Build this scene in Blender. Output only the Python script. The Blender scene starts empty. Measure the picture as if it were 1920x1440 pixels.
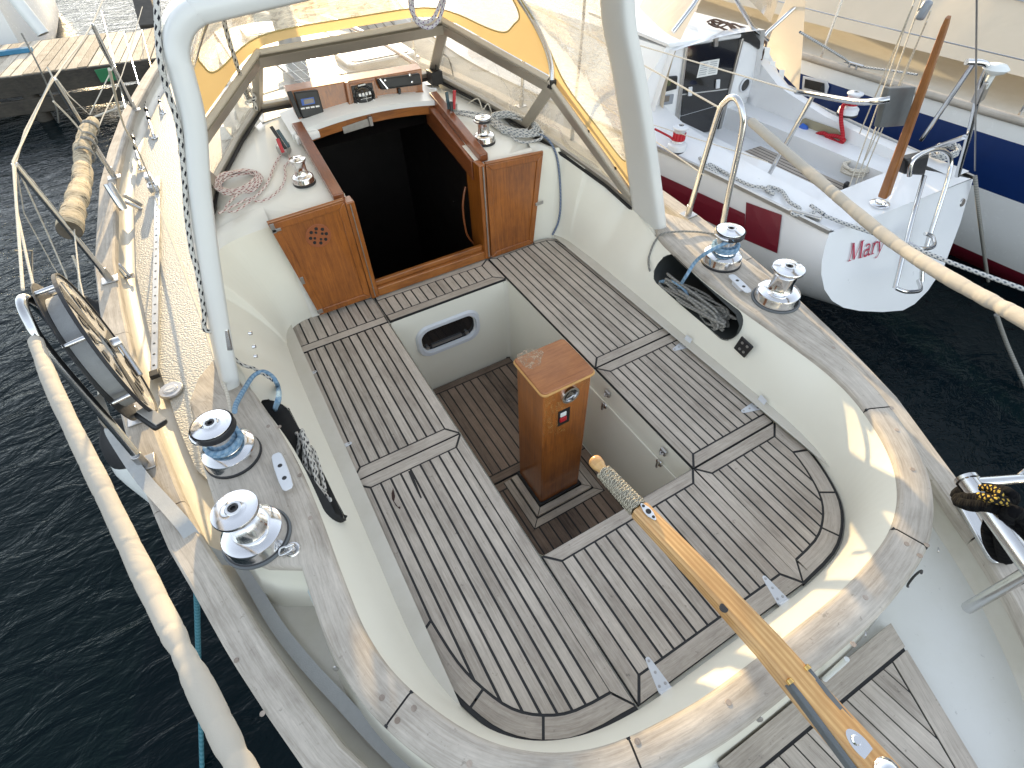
import bpy, bmesh, math, random
from mathutils import Vector, Matrix
from mathutils.bvhtree import BVHTree
from mathutils.geometry import interpolate_bezier
random.seed(7)
R_ = math.radians
scene = bpy.context.scene
col = scene.collection
V = Vector

# ---------------------------------------------------------------- camera
FPX = 978.42
CAM = V((-0.39395, -1.88059, 1.54719))
cd = bpy.data.cameras.new("camera"); cam = bpy.data.objects.new("camera", cd); col.objects.link(cam)
cam.location = CAM; cam.rotation_mode = 'XYZ'
cam.rotation_euler = (0.7443073, 0.0264898, -0.5250891)
cd.sensor_fit = 'HORIZONTAL'; cd.sensor_width = 36.0; cd.lens = 36.0 * FPX / 1920.0
cd.clip_start = 0.02; cd.clip_end = 2000
scene.camera = cam
RM = cam.rotation_euler.to_matrix()

# ---------------------------------------------------------------- world, sun
SUN_AZ, SUN_EL = R_(11.0), R_(10.5)            # azimuth measured from the bow (+Y) towards starboard (+X)
world = bpy.data.worlds.new("World"); scene.world = world; world.use_nodes = True
wn = world.node_tree.nodes; wl = world.node_tree.links
sky = wn.new('ShaderNodeTexSky'); sky.sky_type = 'NISHITA'; sky.sun_disc = False
sky.sun_elevation = SUN_EL; sky.sun_rotation = SUN_AZ
sky.air_density = 1.0; sky.dust_density = 0.4; sky.ozone_density = 1.2
hs = wn.new('ShaderNodeHueSaturation'); hs.inputs['Saturation'].default_value = 0.42; hs.inputs['Value'].default_value = 1.0
wl.new(sky.outputs[0], hs.inputs['Color']); wl.new(hs.outputs[0], wn['Background'].inputs[0]); wn['Background'].inputs[1].default_value = 0.15
sd = bpy.data.lights.new("sun", 'SUN'); sd.energy = 2.3; sd.angle = R_(0.5); sd.color = (1.0, 0.74, 0.40)
so = bpy.data.objects.new("sun", sd); col.objects.link(so)
sdir = V((math.sin(SUN_AZ) * math.cos(SUN_EL), math.cos(SUN_AZ) * math.cos(SUN_EL), math.sin(SUN_EL)))
so.rotation_euler = sdir.to_track_quat('Z', 'Y').to_euler(); so.location = (2, 20, 8)
vs = scene.view_settings; vs.view_transform = 'Standard'; vs.look = 'None'; vs.gamma = 1.0
vs.exposure = 2.12

# ---------------------------------------------------------------- pixel -> point on a plane (photo is 1920 x 1440)
def ray(u, v):
    return (RM @ V(((u - 960) / FPX, -(v - 720) / FPX, -1.0)))
def P(u, v, z=None, x=None, y=None, n=None, o=None):
    d = ray(u, v)
    if z is not None: t = (z - CAM.z) / d.z
    elif x is not None: t = (x - CAM.x) / d.x
    elif y is not None: t = (y - CAM.y) / d.y
    else: t = (V(o) - CAM).dot(V(n)) / d.dot(V(n))
    return CAM + d * t
CX = 0.307                                     # centreline of the yacht
def mir(p): return V((2 * CX - p[0], p[1], p[2]))

# ---------------------------------------------------------------- objects
def tag(o, label=None, cat=None, group=None, kind=None):
    if label: o['label'] = label
    if cat: o['category'] = cat
    if group: o['group'] = group
    if kind: o['kind'] = kind
    return o
def thing(name, label, cat, loc=(0, 0, 0), group=None):
    o = bpy.data.objects.new(name, None); o.empty_display_size = 0.05; col.objects.link(o)
    o.location = loc
    return tag(o, label, cat, group)

class MB:
    """collects polygons; every polygon carries uv, a colour value and a material slot"""
    def __init__(s): s.v = []; s.f = []; s.uv = []; s.c = []; s.m = []
    def poly(s, pts, uv=None, c=0.5, m=0):
        i = len(s.v); s.v += [tuple(p) for p in pts]; s.f.append(tuple(range(i, i + len(pts))))
        s.uv.append(uv if uv else [(0, 0)] * len(pts)); s.c.append(c); s.m.append(m)
    def raw(s, verts, faces, c=0.5, m=0, uvs=None):
        i = len(s.v); s.v += [tuple(p) for p in verts]
        for k, f in enumerate(faces):
            s.f.append(tuple(a + i for a in f)); s.uv.append(uvs[k] if uvs else [(0, 0)] * len(f)); s.c.append(c); s.m.append(m)
    def box(s, c0, c1, m=0, c=0.5, M=None):
        x0, y0, z0 = c0; x1, y1, z1 = c1
        vs_ = [V(p) for p in ((x0,y0,z0),(x1,y0,z0),(x1,y1,z0),(x0,y1,z0),(x0,y0,z1),(x1,y0,z1),(x1,y1,z1),(x0,y1,z1))]
        if M is not None: vs_ = [M @ p for p in vs_]
        s.raw(vs_, [(0,3,2,1),(4,5,6,7),(0,1,5,4),(1,2,6,5),(2,3,7,6),(3,0,4,7)], c, m)
    def hexa(s, a, b, m=0, c=0.5):
        """two matching loops of points joined into a closed solid"""
        n = len(a); f = [tuple(range(n))[::-1], tuple(range(n, 2 * n))]
        f += [(i, (i + 1) % n, n + (i + 1) % n, n + i) for i in range(n)]
        s.raw(list(a) + list(b), f, c, m)
    def prism(s, pts, z0, z1, c=0.5, m=0, uvdir=None):
        n = len(pts); top = [(p[0], p[1], z1) for p in pts]; bot = [(p[0], p[1], z0) for p in pts]
        uvt = None
        if uvdir is not None:
            d = V((uvdir[0], uvdir[1])).normalized(); q = V((-d.y, d.x)); ou, ov = random.uniform(0, 50), random.uniform(0, 50)
            uvt = [(d.x * p[0] + d.y * p[1] + ou, q.x * p[0] + q.y * p[1] + ov) for p in pts]
        s.poly(top, uvt, c, m)
        for i in range(n):
            j = (i + 1) % n
            s.poly([bot[i], bot[j], top[j], top[i]], [uvt[i], uvt[j], uvt[j], uvt[i]] if uvt else None, c, m)
    def grid(s, fn, nu, nv, m=0, c=0.5, closeu=False, flip=False, uvs=1.0):
        i0 = len(s.v)
        for a in range(nu + (0 if closeu else 1)):
            for b in range(nv + 1): s.v.append(tuple(fn(a / nu, b / nv)))
        for a in range(nu):
            for b in range(nv):
                a2 = (a + 1) % nu if closeu else a + 1
                q = [i0 + a * (nv + 1) + b, i0 + a2 * (nv + 1) + b, i0 + a2 * (nv + 1) + b + 1, i0 + a * (nv + 1) + b + 1]
                w = [(a / nu, b / nv), ((a + 1) / nu, b / nv), ((a + 1) / nu, (b + 1) / nv), (a / nu, (b + 1) / nv)]
                if flip: q = q[::-1]; w = w[::-1]
                s.f.append(tuple(q)); s.uv.append(w); s.c.append(c); s.m.append(m)
    def tube(s, path, r, n=10, m=0, c=0.5, caps=True, uvk=1.0, ru=None, rb=None):
        P_ = [V(p) for p in path]; N = len(P_)
        if N < 2: return
        T = [((P_[min(i + 1, N - 1)] - P_[max(i - 1, 0)]).normalized()) for i in range(N)]
        up = V((0, 0, 1)) if abs(T[0].z) < 0.9 else V((0, 1, 0))
        nrm = (up - T[0] * up.dot(T[0])).normalized(); i0 = len(s.v); L = 0; Ls = []
        for i in range(N):
            if i: L += (P_[i] - P_[i - 1]).length
            Ls.append(L)
            nrm = (nrm - T[i] * nrm.dot(T[i])).normalized(); b = T[i].cross(nrm)
            rr = r[i] if isinstance(r, (list, tuple)) else (r(i / (N - 1)) if callable(r) else r)
            for k in range(n):
                a = 2 * math.pi * k / n
                s.v.append(tuple(P_[i] + (nrm * math.cos(a) + b * math.sin(a)) * rr))
        for i in range(N - 1):
            for k in range(n):
                k2 = (k + 1) % n
                s.f.append((i0 + i * n + k, i0 + i * n + k2, i0 + (i + 1) * n + k2, i0 + (i + 1) * n + k))
                s.uv.append([(Ls[i], k / n), (Ls[i], (k + 1) / n), (Ls[i + 1], (k + 1) / n), (Ls[i + 1], k / n)]); s.c.append(c); s.m.append(m)
        if caps:
            s.f.append(tuple(i0 + k for k in range(n))[::-1]); s.uv.append([(0, 0)] * n); s.c.append(c); s.m.append(m)
            s.f.append(tuple(i0 + (N - 1) * n + k for k in range(n))); s.uv.append([(0, 0)] * n); s.c.append(c); s.m.append(m)
    def lathe(s, prof, o=(0, 0, 0), ax=(0, 0, 1), n=28, m=0, c=0.5):
        ax = V(ax).normalized(); up = V((1, 0, 0)) if abs(ax.x) < 0.9 else V((0, 1, 0))
        e1 = (up - ax * up.dot(ax)).normalized(); e2 = ax.cross(e1); o = V(o); i0 = len(s.v)
        for (r, z) in prof:
            for k in range(n):
                a = 2 * math.pi * k / n; s.v.append(tuple(o + ax * z + (e1 * math.cos(a) + e2 * math.sin(a)) * max(r, 1e-4)))
        for i in range(len(prof) - 1):
            for k in range(n):
                k2 = (k + 1) % n
                s.f.append((i0 + i * n + k, i0 + i * n + k2, i0 + (i + 1) * n + k2, i0 + (i + 1) * n + k)); s.uv.append([(k / n, i)] * 4); s.c.append(c); s.m.append(m)
    def split(s, name, mat, parent=None, **k):
        """one object for every loose piece"""
        par = list(range(len(s.v)))
        def fd(a):
            while par[a] != a: par[a] = par[par[a]]; a = par[a]
            return a
        key = {}
        for i, p in enumerate(s.v):
            q = tuple(round(x, 5) for x in p)
            if q in key: par[fd(i)] = fd(key[q])
            else: key[q] = i
        for f in s.f:
            for a in f[1:]: par[fd(a)] = fd(f[0])
        grp = {}
        for k_, f in enumerate(s.f): grp.setdefault(fd(f[0]), []).append(k_)
        out = []
        for ks in grp.values():
            m = MB()
            for k_ in ks: m.poly([s.v[a] for a in s.f[k_]], s.uv[k_], s.c[k_], s.m[k_])
            out.append(m.build(name, mat, parent, **k))
        return out
    def build(s, name, mat, parent=None, smooth=None, bevel=0, label=None, seg=2):
        me = bpy.data.meshes.new(name); me.from_pydata(s.v, [], s.f); 
        mats = mat if isinstance(mat, (list, tuple)) else [mat]
        for m_ in mats: me.materials.append(m_)
        uvl = me.uv_layers.new(name="UVMap"); ca = me.color_attributes.new("pc", 'FLOAT_COLOR', 'CORNER')
        k = 0
        uvd = []; cdt = []
        for fi, f in enumerate(s.f):
            for j in range(len(f)):
                uvd += s.uv[fi][j]; cc = s.c[fi]; cdt += (cc, cc, cc, 1.0)
        me.uv_layers["UVMap"].data.foreach_set('uv', uvd); me.color_attributes["pc"].data.foreach_set('color', cdt)
        me.polygons.foreach_set('material_index', s.m)
        bm = bmesh.new(); bm.from_mesh(me)
        bmesh.ops.remove_doubles(bm, verts=bm.verts, dist=1e-5)
        bmesh.ops.recalc_face_normals(bm, faces=bm.faces)
        bm.to_mesh(me); bm.free()
        if smooth is not None:
            me.polygons.foreach_set('use_smooth', [True] * len(me.polygons))
            me.set_sharp_from_angle(angle=R_(smooth))
        me.update()
        o = bpy.data.objects.new(name, me); col.objects.link(o)
        if parent is not None:
            o.parent = parent
            if parent.type == 'EMPTY': o.matrix_parent_inverse = Matrix.Translation(-V(parent.location))
        if bevel:
            b = o.modifiers.new('bevel', 'BEVEL'); b.width = bevel; b.segments = seg; b.limit_method = 'ANGLE'; b.angle_limit = R_(35)
            b.harden_normals = False
            if smooth is None:
                me.polygons.foreach_set('use_smooth', [True] * len(me.polygons)); me.set_sharp_from_angle(angle=R_(35))
        if label: o['label'] = label
        return o

def spline(pts, n=8, closed=False):
    pts = [V(p) for p in pts]; out = []; N = len(pts)
    for i in range(N if closed else N - 1):
        g = lambda k: pts[k % N] if closed else pts[max(0, min(N - 1, k))]
        p0, p1, p2, p3 = g(i - 1), g(i), g(i + 1), g(i + 2)
        for k in range(n):
            t = k / n
            out.append(0.5 * ((2 * p1) + (p2 - p0) * t + (2 * p0 - 5 * p1 + 4 * p2 - p3) * t * t + (-p0 + 3 * p1 - 3 * p2 + p3) * t ** 3))
    if not closed: out.append(pts[-1])
    return out
def lerp(a, b, t): return a + (b - a) * t
def tab(T, y):
    if y <= T[0][0]: return T[0][1]
    for (a, b), (c, d) in zip(T, T[1:]):
        if y <= c: return b + (d - b) * (y - a) / (c - a)
    return T[-1][1]
def clip(poly, a, b, c):
    """keep a*x+b*y+c >= 0 of a 2D polygon"""
    out = []
    for i in range(len(poly)):
        p, q = poly[i], poly[(i + 1) % len(poly)]
        dp, dq = a * p[0] + b * p[1] + c, a * q[0] + b * q[1] + c
        if dp >= 0: out.append(p)
        if (dp > 0 and dq < 0) or (dp < 0 and dq > 0):
            t = dp / (dp - dq); out.append((p[0] + (q[0] - p[0]) * t, p[1] + (q[1] - p[1]) * t))
    return out
def clip_poly(poly, conv):
    """clip by a convex counter-clockwise polygon"""
    for i in range(len(conv)):
        p, q = conv[i], conv[(i + 1) % len(conv)]
        ex, ey = q[0] - p[0], q[1] - p[1]
        if abs(ex) + abs(ey) < 1e-9: continue
        poly = clip(poly, -ey, ex, ey * p[0] - ex * p[1])
        if len(poly) < 3: return []
    return poly
def offset(conv, ds):
    """inset each edge of a CCW convex polygon by ds[i]; same vertex count"""
    n = len(conv); L = []
    for i in range(n):
        p, q = V(conv[i][:2]), V(conv[(i + 1) % n][:2]); e = (q - p).normalized(); nn = V((-e.y, e.x))
        L.append((p + nn * ds[i], e))
    out = []
    for i in range(n):
        (p, e), (q, g) = L[i - 1], L[i]
        den = e.x * g.y - e.y * g.x
        if abs(den) < 1e-4: out.append(tuple(q)); continue
        t = ((q.x - p.x) * g.y - (q.y - p.y) * g.x) / den
        out.append(tuple(p + e * t))
    return out

# ---------------------------------------------------------------- materials
MATS = {}
def nt(name):
    m = bpy.data.materials.new(name); m.use_nodes = True; MATS[name] = m
    n = m.node_tree.nodes; l = m.node_tree.links
    return m, n, l, n['Principled BSDF']
def node(n, typ, **kw):
    o = n.new(typ)
    for k, v in kw.items():
        if isinstance(k, str) and k in o.inputs.keys(): o.inputs[k].default_value = v
        else: setattr(o, k, v)
    return o
def mapping(n, l, src='Object', scale=(1, 1, 1), rot=(0, 0, 0)):
    tc = n.new('ShaderNodeTexCoord'); mp = n.new('ShaderNodeMapping'); mp.inputs['Scale'].default_value = scale; mp.inputs['Rotation'].default_value = rot
    l.new(tc.outputs[src], mp.inputs[0]); return mp.outputs[0]
def noise(n, l, vec, scale=5, detail=4, rough=0.55, dist=0.0):
    t = n.new('ShaderNodeTexNoise'); t.inputs['Scale'].default_value = scale; t.inputs['Detail'].default_value = detail
    t.inputs['Roughness'].default_value = rough; t.inputs['Distortion'].default_value = dist
    l.new(vec, t.inputs['Vector']); return t.outputs['Fac']
def ramp(n, l, fac, stops):
    r = n.new('ShaderNodeValToRGB'); e = r.color_ramp.elements
    while len(e) < len(stops): e.new(0.5)
    for k, (p, c) in enumerate(stops): e[k].position = p; e[k].color = (*c, 1) if len(c) == 3 else c
    l.new(fac, r.inputs[0]); return r.outputs[0]
def mixc(n, l, fac, a, b, mode='MIX'):
    x = n.new('ShaderNodeMix'); x.data_type = 'RGBA'; x.blend_type = mode
    for s_, v in ((0, fac), (6, a), (7, b)):
        if isinstance(v, (int, float)): x.inputs[s_].default_value = v
        elif isinstance(v, tuple): x.inputs[s_].default_value = (*v, 1) if len(v) == 3 else v
        else: l.new(v, x.inputs[s_])
    return x.outputs[2]
def math_(n, l, op, a, b=None, c=None):
    x = n.new('ShaderNodeMath'); x.operation = op
    for k, v in enumerate((a, b, c)):
        if v is None: continue
        if isinstance(v, (int, float)): x.inputs[k].default_value = v
        else: l.new(v, x.inputs[k])
    return x.outputs[0]
def bump(n, l, bs, h, strength=0.3, dist=0.002):
    b = n.new('ShaderNodeBump'); b.inputs['Strength'].default_value = strength; b.inputs['Distance'].default_value = dist
    l.new(h, b.inputs['Height']); l.new(b.outputs[0], bs.inputs['Normal'])

def simple(name, c, rough=0.5, metal=0.0, coat=0.0, var=0.0, vs_=12, bmp=0.0, bs_=60, spec=None):
    m, n, l, b = nt(name); b.inputs['Roughness'].default_value = rough; b.inputs['Metallic'].default_value = metal
    b.inputs['Coat Weight'].default_value = coat; b.inputs['Base Color'].default_value = (*c, 1)
    vec = mapping(n, l)
    if var:
        f = noise(n, l, vec, vs_, 6, 0.6)
        l.new(mixc(n, l, f, tuple(x * (1 - var) for x in c), tuple(min(1, x * (1 + var)) for x in c)), b.inputs['Base Color'])
        f2 = noise(n, l, vec, vs_ * 3, 3); l.new(math_(n, l, 'MULTIPLY_ADD', f2, 0.25, max(0.02, rough - 0.12)), b.inputs['Roughness'])
    if bmp: bump(n, l, b, noise(n, l, vec, bs_, 4), bmp, 0.002)
    return m

def wood(name, dark, light, rough=0.7, coat=0.0, grain=1.0, var=0.35, src='UV', sc=(3, 60, 1), bmp=0.35, speck=0.0, ring=0.0, rot=(0,0,0), green=None):
    m, n, l, b = nt(name)
    vec = mapping(n, l, src, sc, rot)
    g1 = noise(n, l, vec, 2.2, 6, 0.7, 0.6)
    vec2 = mapping(n, l, src, tuple(s * 3 for s in sc), rot); g2 = noise(n, l, vec2, 3.0, 4, 0.65)
    vec3 = mapping(n, l, 'Object', (1, 1, 1)); g3 = noise(n, l, vec3, 6.0, 5, 0.65)
    g = math_(n, l, 'ADD', math_(n, l, 'MULTIPLY', g1, 0.62 * grain), math_(n, l, 'MULTIPLY', g2, 0.38 * grain))
    g = math_(n, l, 'ADD', g, math_(n, l, 'MULTIPLY_ADD', g3, 0.5, -0.25))
    at = n.new('ShaderNodeAttribute'); at.attribute_name = 'pc'
    g = math_(n, l, 'ADD', g, math_(n, l, 'MULTIPLY_ADD', at.outputs['Fac'], var, -var / 2))
    c = ramp(n, l, g, [(0.25, dark), (0.78, light)])
    if ring:
        w = n.new('ShaderNodeTexWave'); w.wave_type = 'BANDS'; w.bands_direction = 'Y'; w.inputs['Scale'].default_value = ring; w.inputs['Distortion'].default_value = 3.5
        w.inputs['Detail'].default_value = 3; w.inputs['Detail Scale'].default_value = 0.6
        l.new(mapping(n, l, src, (sc[0] / 30, 1, 1), rot), w.inputs['Vector'])
        c = mixc(n, l, math_(n, l, 'MULTIPLY', w.outputs['Fac'], 0.7), c, dark)
    if green:
        gg = noise(n, l, vec3, 3.0, 3); c = mixc(n, l, ramp(n, l, gg, [(0.55, (0, 0, 0)), (0.75, (1, 1, 1))]), c, green)
    if speck:
        s = noise(n, l, mapping(n, l, 'Object', (1, 1, 1)), 38.0, 3, 0.8)
        c = mixc(n, l, ramp(n, l, s, [(0.64, (0, 0, 0)), (0.72, (speck, speck, speck))]), c, tuple(x * 0.45 for x in dark))
    l.new(c, b.inputs['Base Color'])
    l.new(math_(n, l, 'MULTIPLY_ADD', g2, 0.3, rough - 0.15), b.inputs['Roughness'])
    b.inputs['Coat Weight'].default_value = coat; b.inputs['Coat Roughness'].default_value = 0.12
    if bmp: bump(n, l, b, g, bmp, 0.0015)
    return m

wood('teak_grey', (0.23, 0.195, 0.16), (0.62, 0.555, 0.475), 0.8, speck=0.5, var=0.16)
wood('teak_sole', (0.07, 0.048, 0.036), (0.30, 0.22, 0.165), 0.75, speck=0.5, var=0.35)
wood('teak_cap', (0.22, 0.19, 0.155), (0.63, 0.575, 0.50), 0.8, var=0.12, speck=0.4, sc=(2.0, 30, 1), bmp=.6)
wood('varnish', (0.11, 0.028, 0.005), (0.43, 0.140, 0.020), 0.35, coat=0.6, src='Object', sc=(40, 40, 2.0), bmp=0.1, var=0.0)
wood('varnish_x', (0.12, 0.032, 0.006), (0.44, 0.16, 0.030), 0.35, coat=0.6, src='Object', sc=(2.5, 45, 45), bmp=0.1, var=0.0)
wood('varnish_y', (0.10, 0.028, 0.009), (0.30, 0.095, 0.030), 0.35, coat=0.7, src='Object', sc=(50, 2.5, 50), bmp=0.1, var=0.0)
wood('tiller_wood', (0.42, 0.20, 0.055), (0.82, 0.54, 0.22), 0.35, coat=0.7, src='UV', sc=(2.5, 50, 1), ring=26, bmp=0.1, var=0.1)
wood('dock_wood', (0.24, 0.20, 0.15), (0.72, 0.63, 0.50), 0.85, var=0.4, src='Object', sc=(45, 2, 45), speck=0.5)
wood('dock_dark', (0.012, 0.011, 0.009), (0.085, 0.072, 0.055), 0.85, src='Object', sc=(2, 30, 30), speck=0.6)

def gel(name, c, rough=0.3, dirt=0.10, sc=3.0, tint=(0.6, 0.55, 0.42), th=.70):
    m, n, l, b = nt(name); vec = mapping(n, l)
    f = noise(n, l, vec, sc, 6, 0.65); f2 = noise(n, l, vec, sc * 12, 5, 0.75)
    k = ramp(n, l, f, [(0.42, (0, 0, 0)), (0.8, (dirt, dirt, dirt))])
    cc = mixc(n, l, k, c, tuple(a * b_ for a, b_ in zip(c, tint)))
    k2 = ramp(n, l, f2, [(th, (0, 0, 0)), (th + .08, (0.35 + (.70 - th) * 4,) * 3)])
    cc = mixc(n, l, k2, cc, tuple(x * 0.55 for x in c))
    l.new(cc, b.inputs['Base Color']); l.new(math_(n, l, 'MULTIPLY_ADD', f2, 0.22, rough - 0.08), b.inputs['Roughness'])
    b.inputs['Coat Weight'].default_value = 0.25; b.inputs['Coat Roughness'].default_value = 0.15
    bump(n, l, b, f, 0.08, 0.004)
    return m
gel('gel_cream', (0.78, 0.755, 0.65)); gel('gel_white', (0.80, 0.81, 0.80), 0.28, 0.06)
gel('arch_white', (0.68, 0.68, 0.65), 0.38, 0.06); gel('gel_deck', (0.58, 0.55, 0.48), 0.45, 0.35, 5)
gel('hull_white', (0.82, 0.82, 0.80), 0.22, 0.12, 2); simple('mary_white', (0.74, 0.75, 0.76), 0.32, coat=.25, var=.03, vs_=3)
gel('grimy_deck', (0.70, 0.70, 0.66), 0.5, 0.30, 4, (0.72, 0.70, 0.58), .64)
def nonskid(name, c, sc=170, st=0.9):
    m, n, l, b = nt(name); vec = mapping(n, l, 'Object', (1, 1, 1), (0, 0, R_(35)))
    w1 = n.new('ShaderNodeTexVoronoi'); w1.inputs['Scale'].default_value = sc; w1.inputs['Randomness'].default_value = 0.75; l.new(vec, w1.inputs['Vector'])
    f = noise(n, l, vec, 4, 5)
    d = w1.outputs['Distance']
    cc = mixc(n, l, f, tuple(x * 0.82 for x in c), c)
    cc = mixc(n, l, ramp(n, l, d, [(0.3, (0, 0, 0)), (0.75, (0.35,) * 3)]), cc, tuple(x * 0.7 for x in c))
    l.new(cc, b.inputs['Base Color']); b.inputs['Roughness'].default_value = 0.55
    inv = math_(n, l, 'SUBTRACT', 1.0, d); bump(n, l, b, inv, st, 0.003)
    return m
nonskid('nonskid', (0.52, 0.51, 0.47), 110)
simple('caulk', (0.012, 0.012, 0.013), 0.6)
simple('black', (0.012, 0.012, 0.013), 0.45, var=0.2); simple('black_gloss', (0.01, 0.01, 0.011), 0.12, coat=0.6)
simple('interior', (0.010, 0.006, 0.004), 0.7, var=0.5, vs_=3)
simple('chrome', (0.80, 0.80, 0.81), 0.09, 1.0, var=0.04, vs_=30); simple('steel', (0.62, 0.62, 0.62), 0.18, 1.0, var=0.1, vs_=25, bmp=0.05)
simple('steel_dull', (0.45, 0.44, 0.43), 0.38, 1.0, var=0.2, vs_=40); simple('alu', (0.50, 0.49, 0.47), 0.35, 1.0, var=0.15, vs_=20)
simple('alu_frame', (0.48, 0.44, 0.375), 0.42, 0.7, var=0.12, vs_=15); simple('white_alu', (0.62, 0.64, 0.67), 0.4, 0.1, var=0.06)
simple('brass', (0.75, 0.50, 0.18), 0.25, 1.0, var=0.15, vs_=40)
simple('plastic_grey', (0.22, 0.24, 0.27), 0.4, var=0.1); simple('lcd', (0.16, 0.14, 0.12), 0.2); simple('blue_plastic', (0.02, 0.10, 0.45), 0.35)
simple('red', (0.42, 0.012, 0.02), 0.4, var=0.15); simple('maroon', (0.16, 0.010, 0.022), 0.35, var=0.12, coat=0.3); simple('navy', (0.008, 0.028, 0.12), 0.2, coat=0.5, var=0.15)
simple('dark_teal', (0.03, 0.07, 0.09), 0.4); simple('white_print', (0.8, 0.8, 0.78), 0.5); simple('rubber', (0.02, 0.02, 0.022), 0.6, var=0.3)
simple('fender_white', (0.72, 0.74, 0.72), 0.35, var=0.1, vs_=6); simple('green_bottle', (0.02, 0.12, 0.05), 0.15, coat=0.4, var=0.3)
simple('solar', (0.012, 0.016, 0.035), 0.15, coat=0.7); simple('webbing', (0.42, 0.43, 0.43), 0.8, var=0.1, vs_=60, bmp=0.5, bs_=400)
simple('red_hull', (0.50, 0.10, 0.05), 0.35, var=0.15); simple('paper', (0.65, 0.66, 0.64), 0.7, var=0.15, vs_=90); simple('reel_face', (0.36, 0.345, 0.32), 0.5, var=0.15, vs_=25)
simple('green_patch', (0.02, 0.16, 0.06), 0.6, var=0.3); simple('lead_grey', (0.12, 0.13, 0.135), 0.6, 0.2, var=0.25, vs_=14)

def cloth(name, c, trans=0.0, rough=0.85, bs_=18, bd=0.012, bst=0.4, fine=500):
    m, n, l, b = nt(name); vec = mapping(n, l)
    f = noise(n, l, vec, bs_, 3, 0.5, 0.8); f2 = noise(n, l, vec, fine, 2)
    l.new(mixc(n, l, noise(n, l, vec, 5, 5), tuple(x * 0.86 for x in c), c), b.inputs['Base Color'])
    b.inputs['Roughness'].default_value = rough
    bump(n, l, b, math_(n, l, 'ADD', f, math_(n, l, 'MULTIPLY', f2, 0.05)), bst, bd)
    if trans:
        t = n.new('ShaderNodeBsdfTranslucent'); t.inputs[0].default_value = (*c, 1); mx = n.new('ShaderNodeMixShader'); mx.inputs[0].default_value = trans
        l.new(b.outputs[0], mx.inputs[1]); l.new(t.outputs[0], mx.inputs[2]); l.new(mx.outputs[0], n['Material Output'].inputs['Surface'])
    return m
cloth('canvas', (0.60, 0.44, 0.21), 0.42, bs_=5, bd=0.01); cloth('canvas_far', (0.74, 0.64, 0.50), 0.25, bs_=2.0, bd=0.05)
cloth('sleeve', (0.46, 0.42, 0.355), 0.0, bs_=16, bd=0.006, bst=0.5); cloth('canvas_edge', (0.62, 0.52, 0.25), 0.3)

def vinyl(name, c, haze=0.25, rough=0.06, wob=0.25, gloss=0.9):
    m, n, l, b = nt(name); vec = mapping(n, l)
    tr = n.new('ShaderNodeBsdfTransparent'); tr.inputs[0].default_value = (0.97, 0.94, 0.88, 1)
    df = n.new('ShaderNodeBsdfDiffuse'); df.inputs[0].default_value = (*c, 1)
    tl = n.new('ShaderNodeBsdfTranslucent'); tl.inputs[0].default_value = (*c, 1)
    gl = n.new('ShaderNodeBsdfGlossy'); gl.inputs['Roughness'].default_value = rough
    bp = n.new('ShaderNodeBump'); bp.inputs['Strength'].default_value = wob; bp.inputs['Distance'].default_value = 0.02
    l.new(noise(n, l, vec, 7, 3, 0.5, 1.5), bp.inputs['Height']); l.new(bp.outputs[0], gl.inputs['Normal'])
    fz = n.new('ShaderNodeFresnel'); fz.inputs[0].default_value = 1.45; l.new(bp.outputs[0], fz.inputs['Normal'])
    sc_ = noise(n, l, mapping(n, l, 'Object', (3, 3, 14)), 6, 6, 0.75, 1.0)
    hz = math_(n, l, 'MULTIPLY', ramp(n, l, sc_, [(0.35, (0.45,) * 3), (0.75, (1.9,) * 3)]), haze)
    m1 = n.new('ShaderNodeMixShader'); m1.inputs[0].default_value = 0.65; l.new(df.outputs[0], m1.inputs[1]); l.new(tl.outputs[0], m1.inputs[2])
    m2 = n.new('ShaderNodeMixShader'); l.new(hz, m2.inputs[0]); l.new(tr.outputs[0], m2.inputs[1]); l.new(m1.outputs[0], m2.inputs[2])
    m3 = n.new('ShaderNodeMixShader'); l.new(math_(n, l, 'MULTIPLY', fz.outputs[0], gloss), m3.inputs[0]); l.new(m2.outputs[0], m3.inputs[1]); l.new(gl.outputs[0], m3.inputs[2])
    l.new(m3.outputs[0], n['Material Output'].inputs['Surface']); n.remove(b)
    return m
vinyl('vinyl', (0.88, 0.80, 0.64), 0.42, 0.10, 0.15, 0.35); vinyl('glass', (0.80, 0.76, 0.66), 0.17, 0.03, 0.02, 0.4); vinyl('vinyl_far', (0.6, 0.52, 0.4), 0.5, 0.2)

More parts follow.
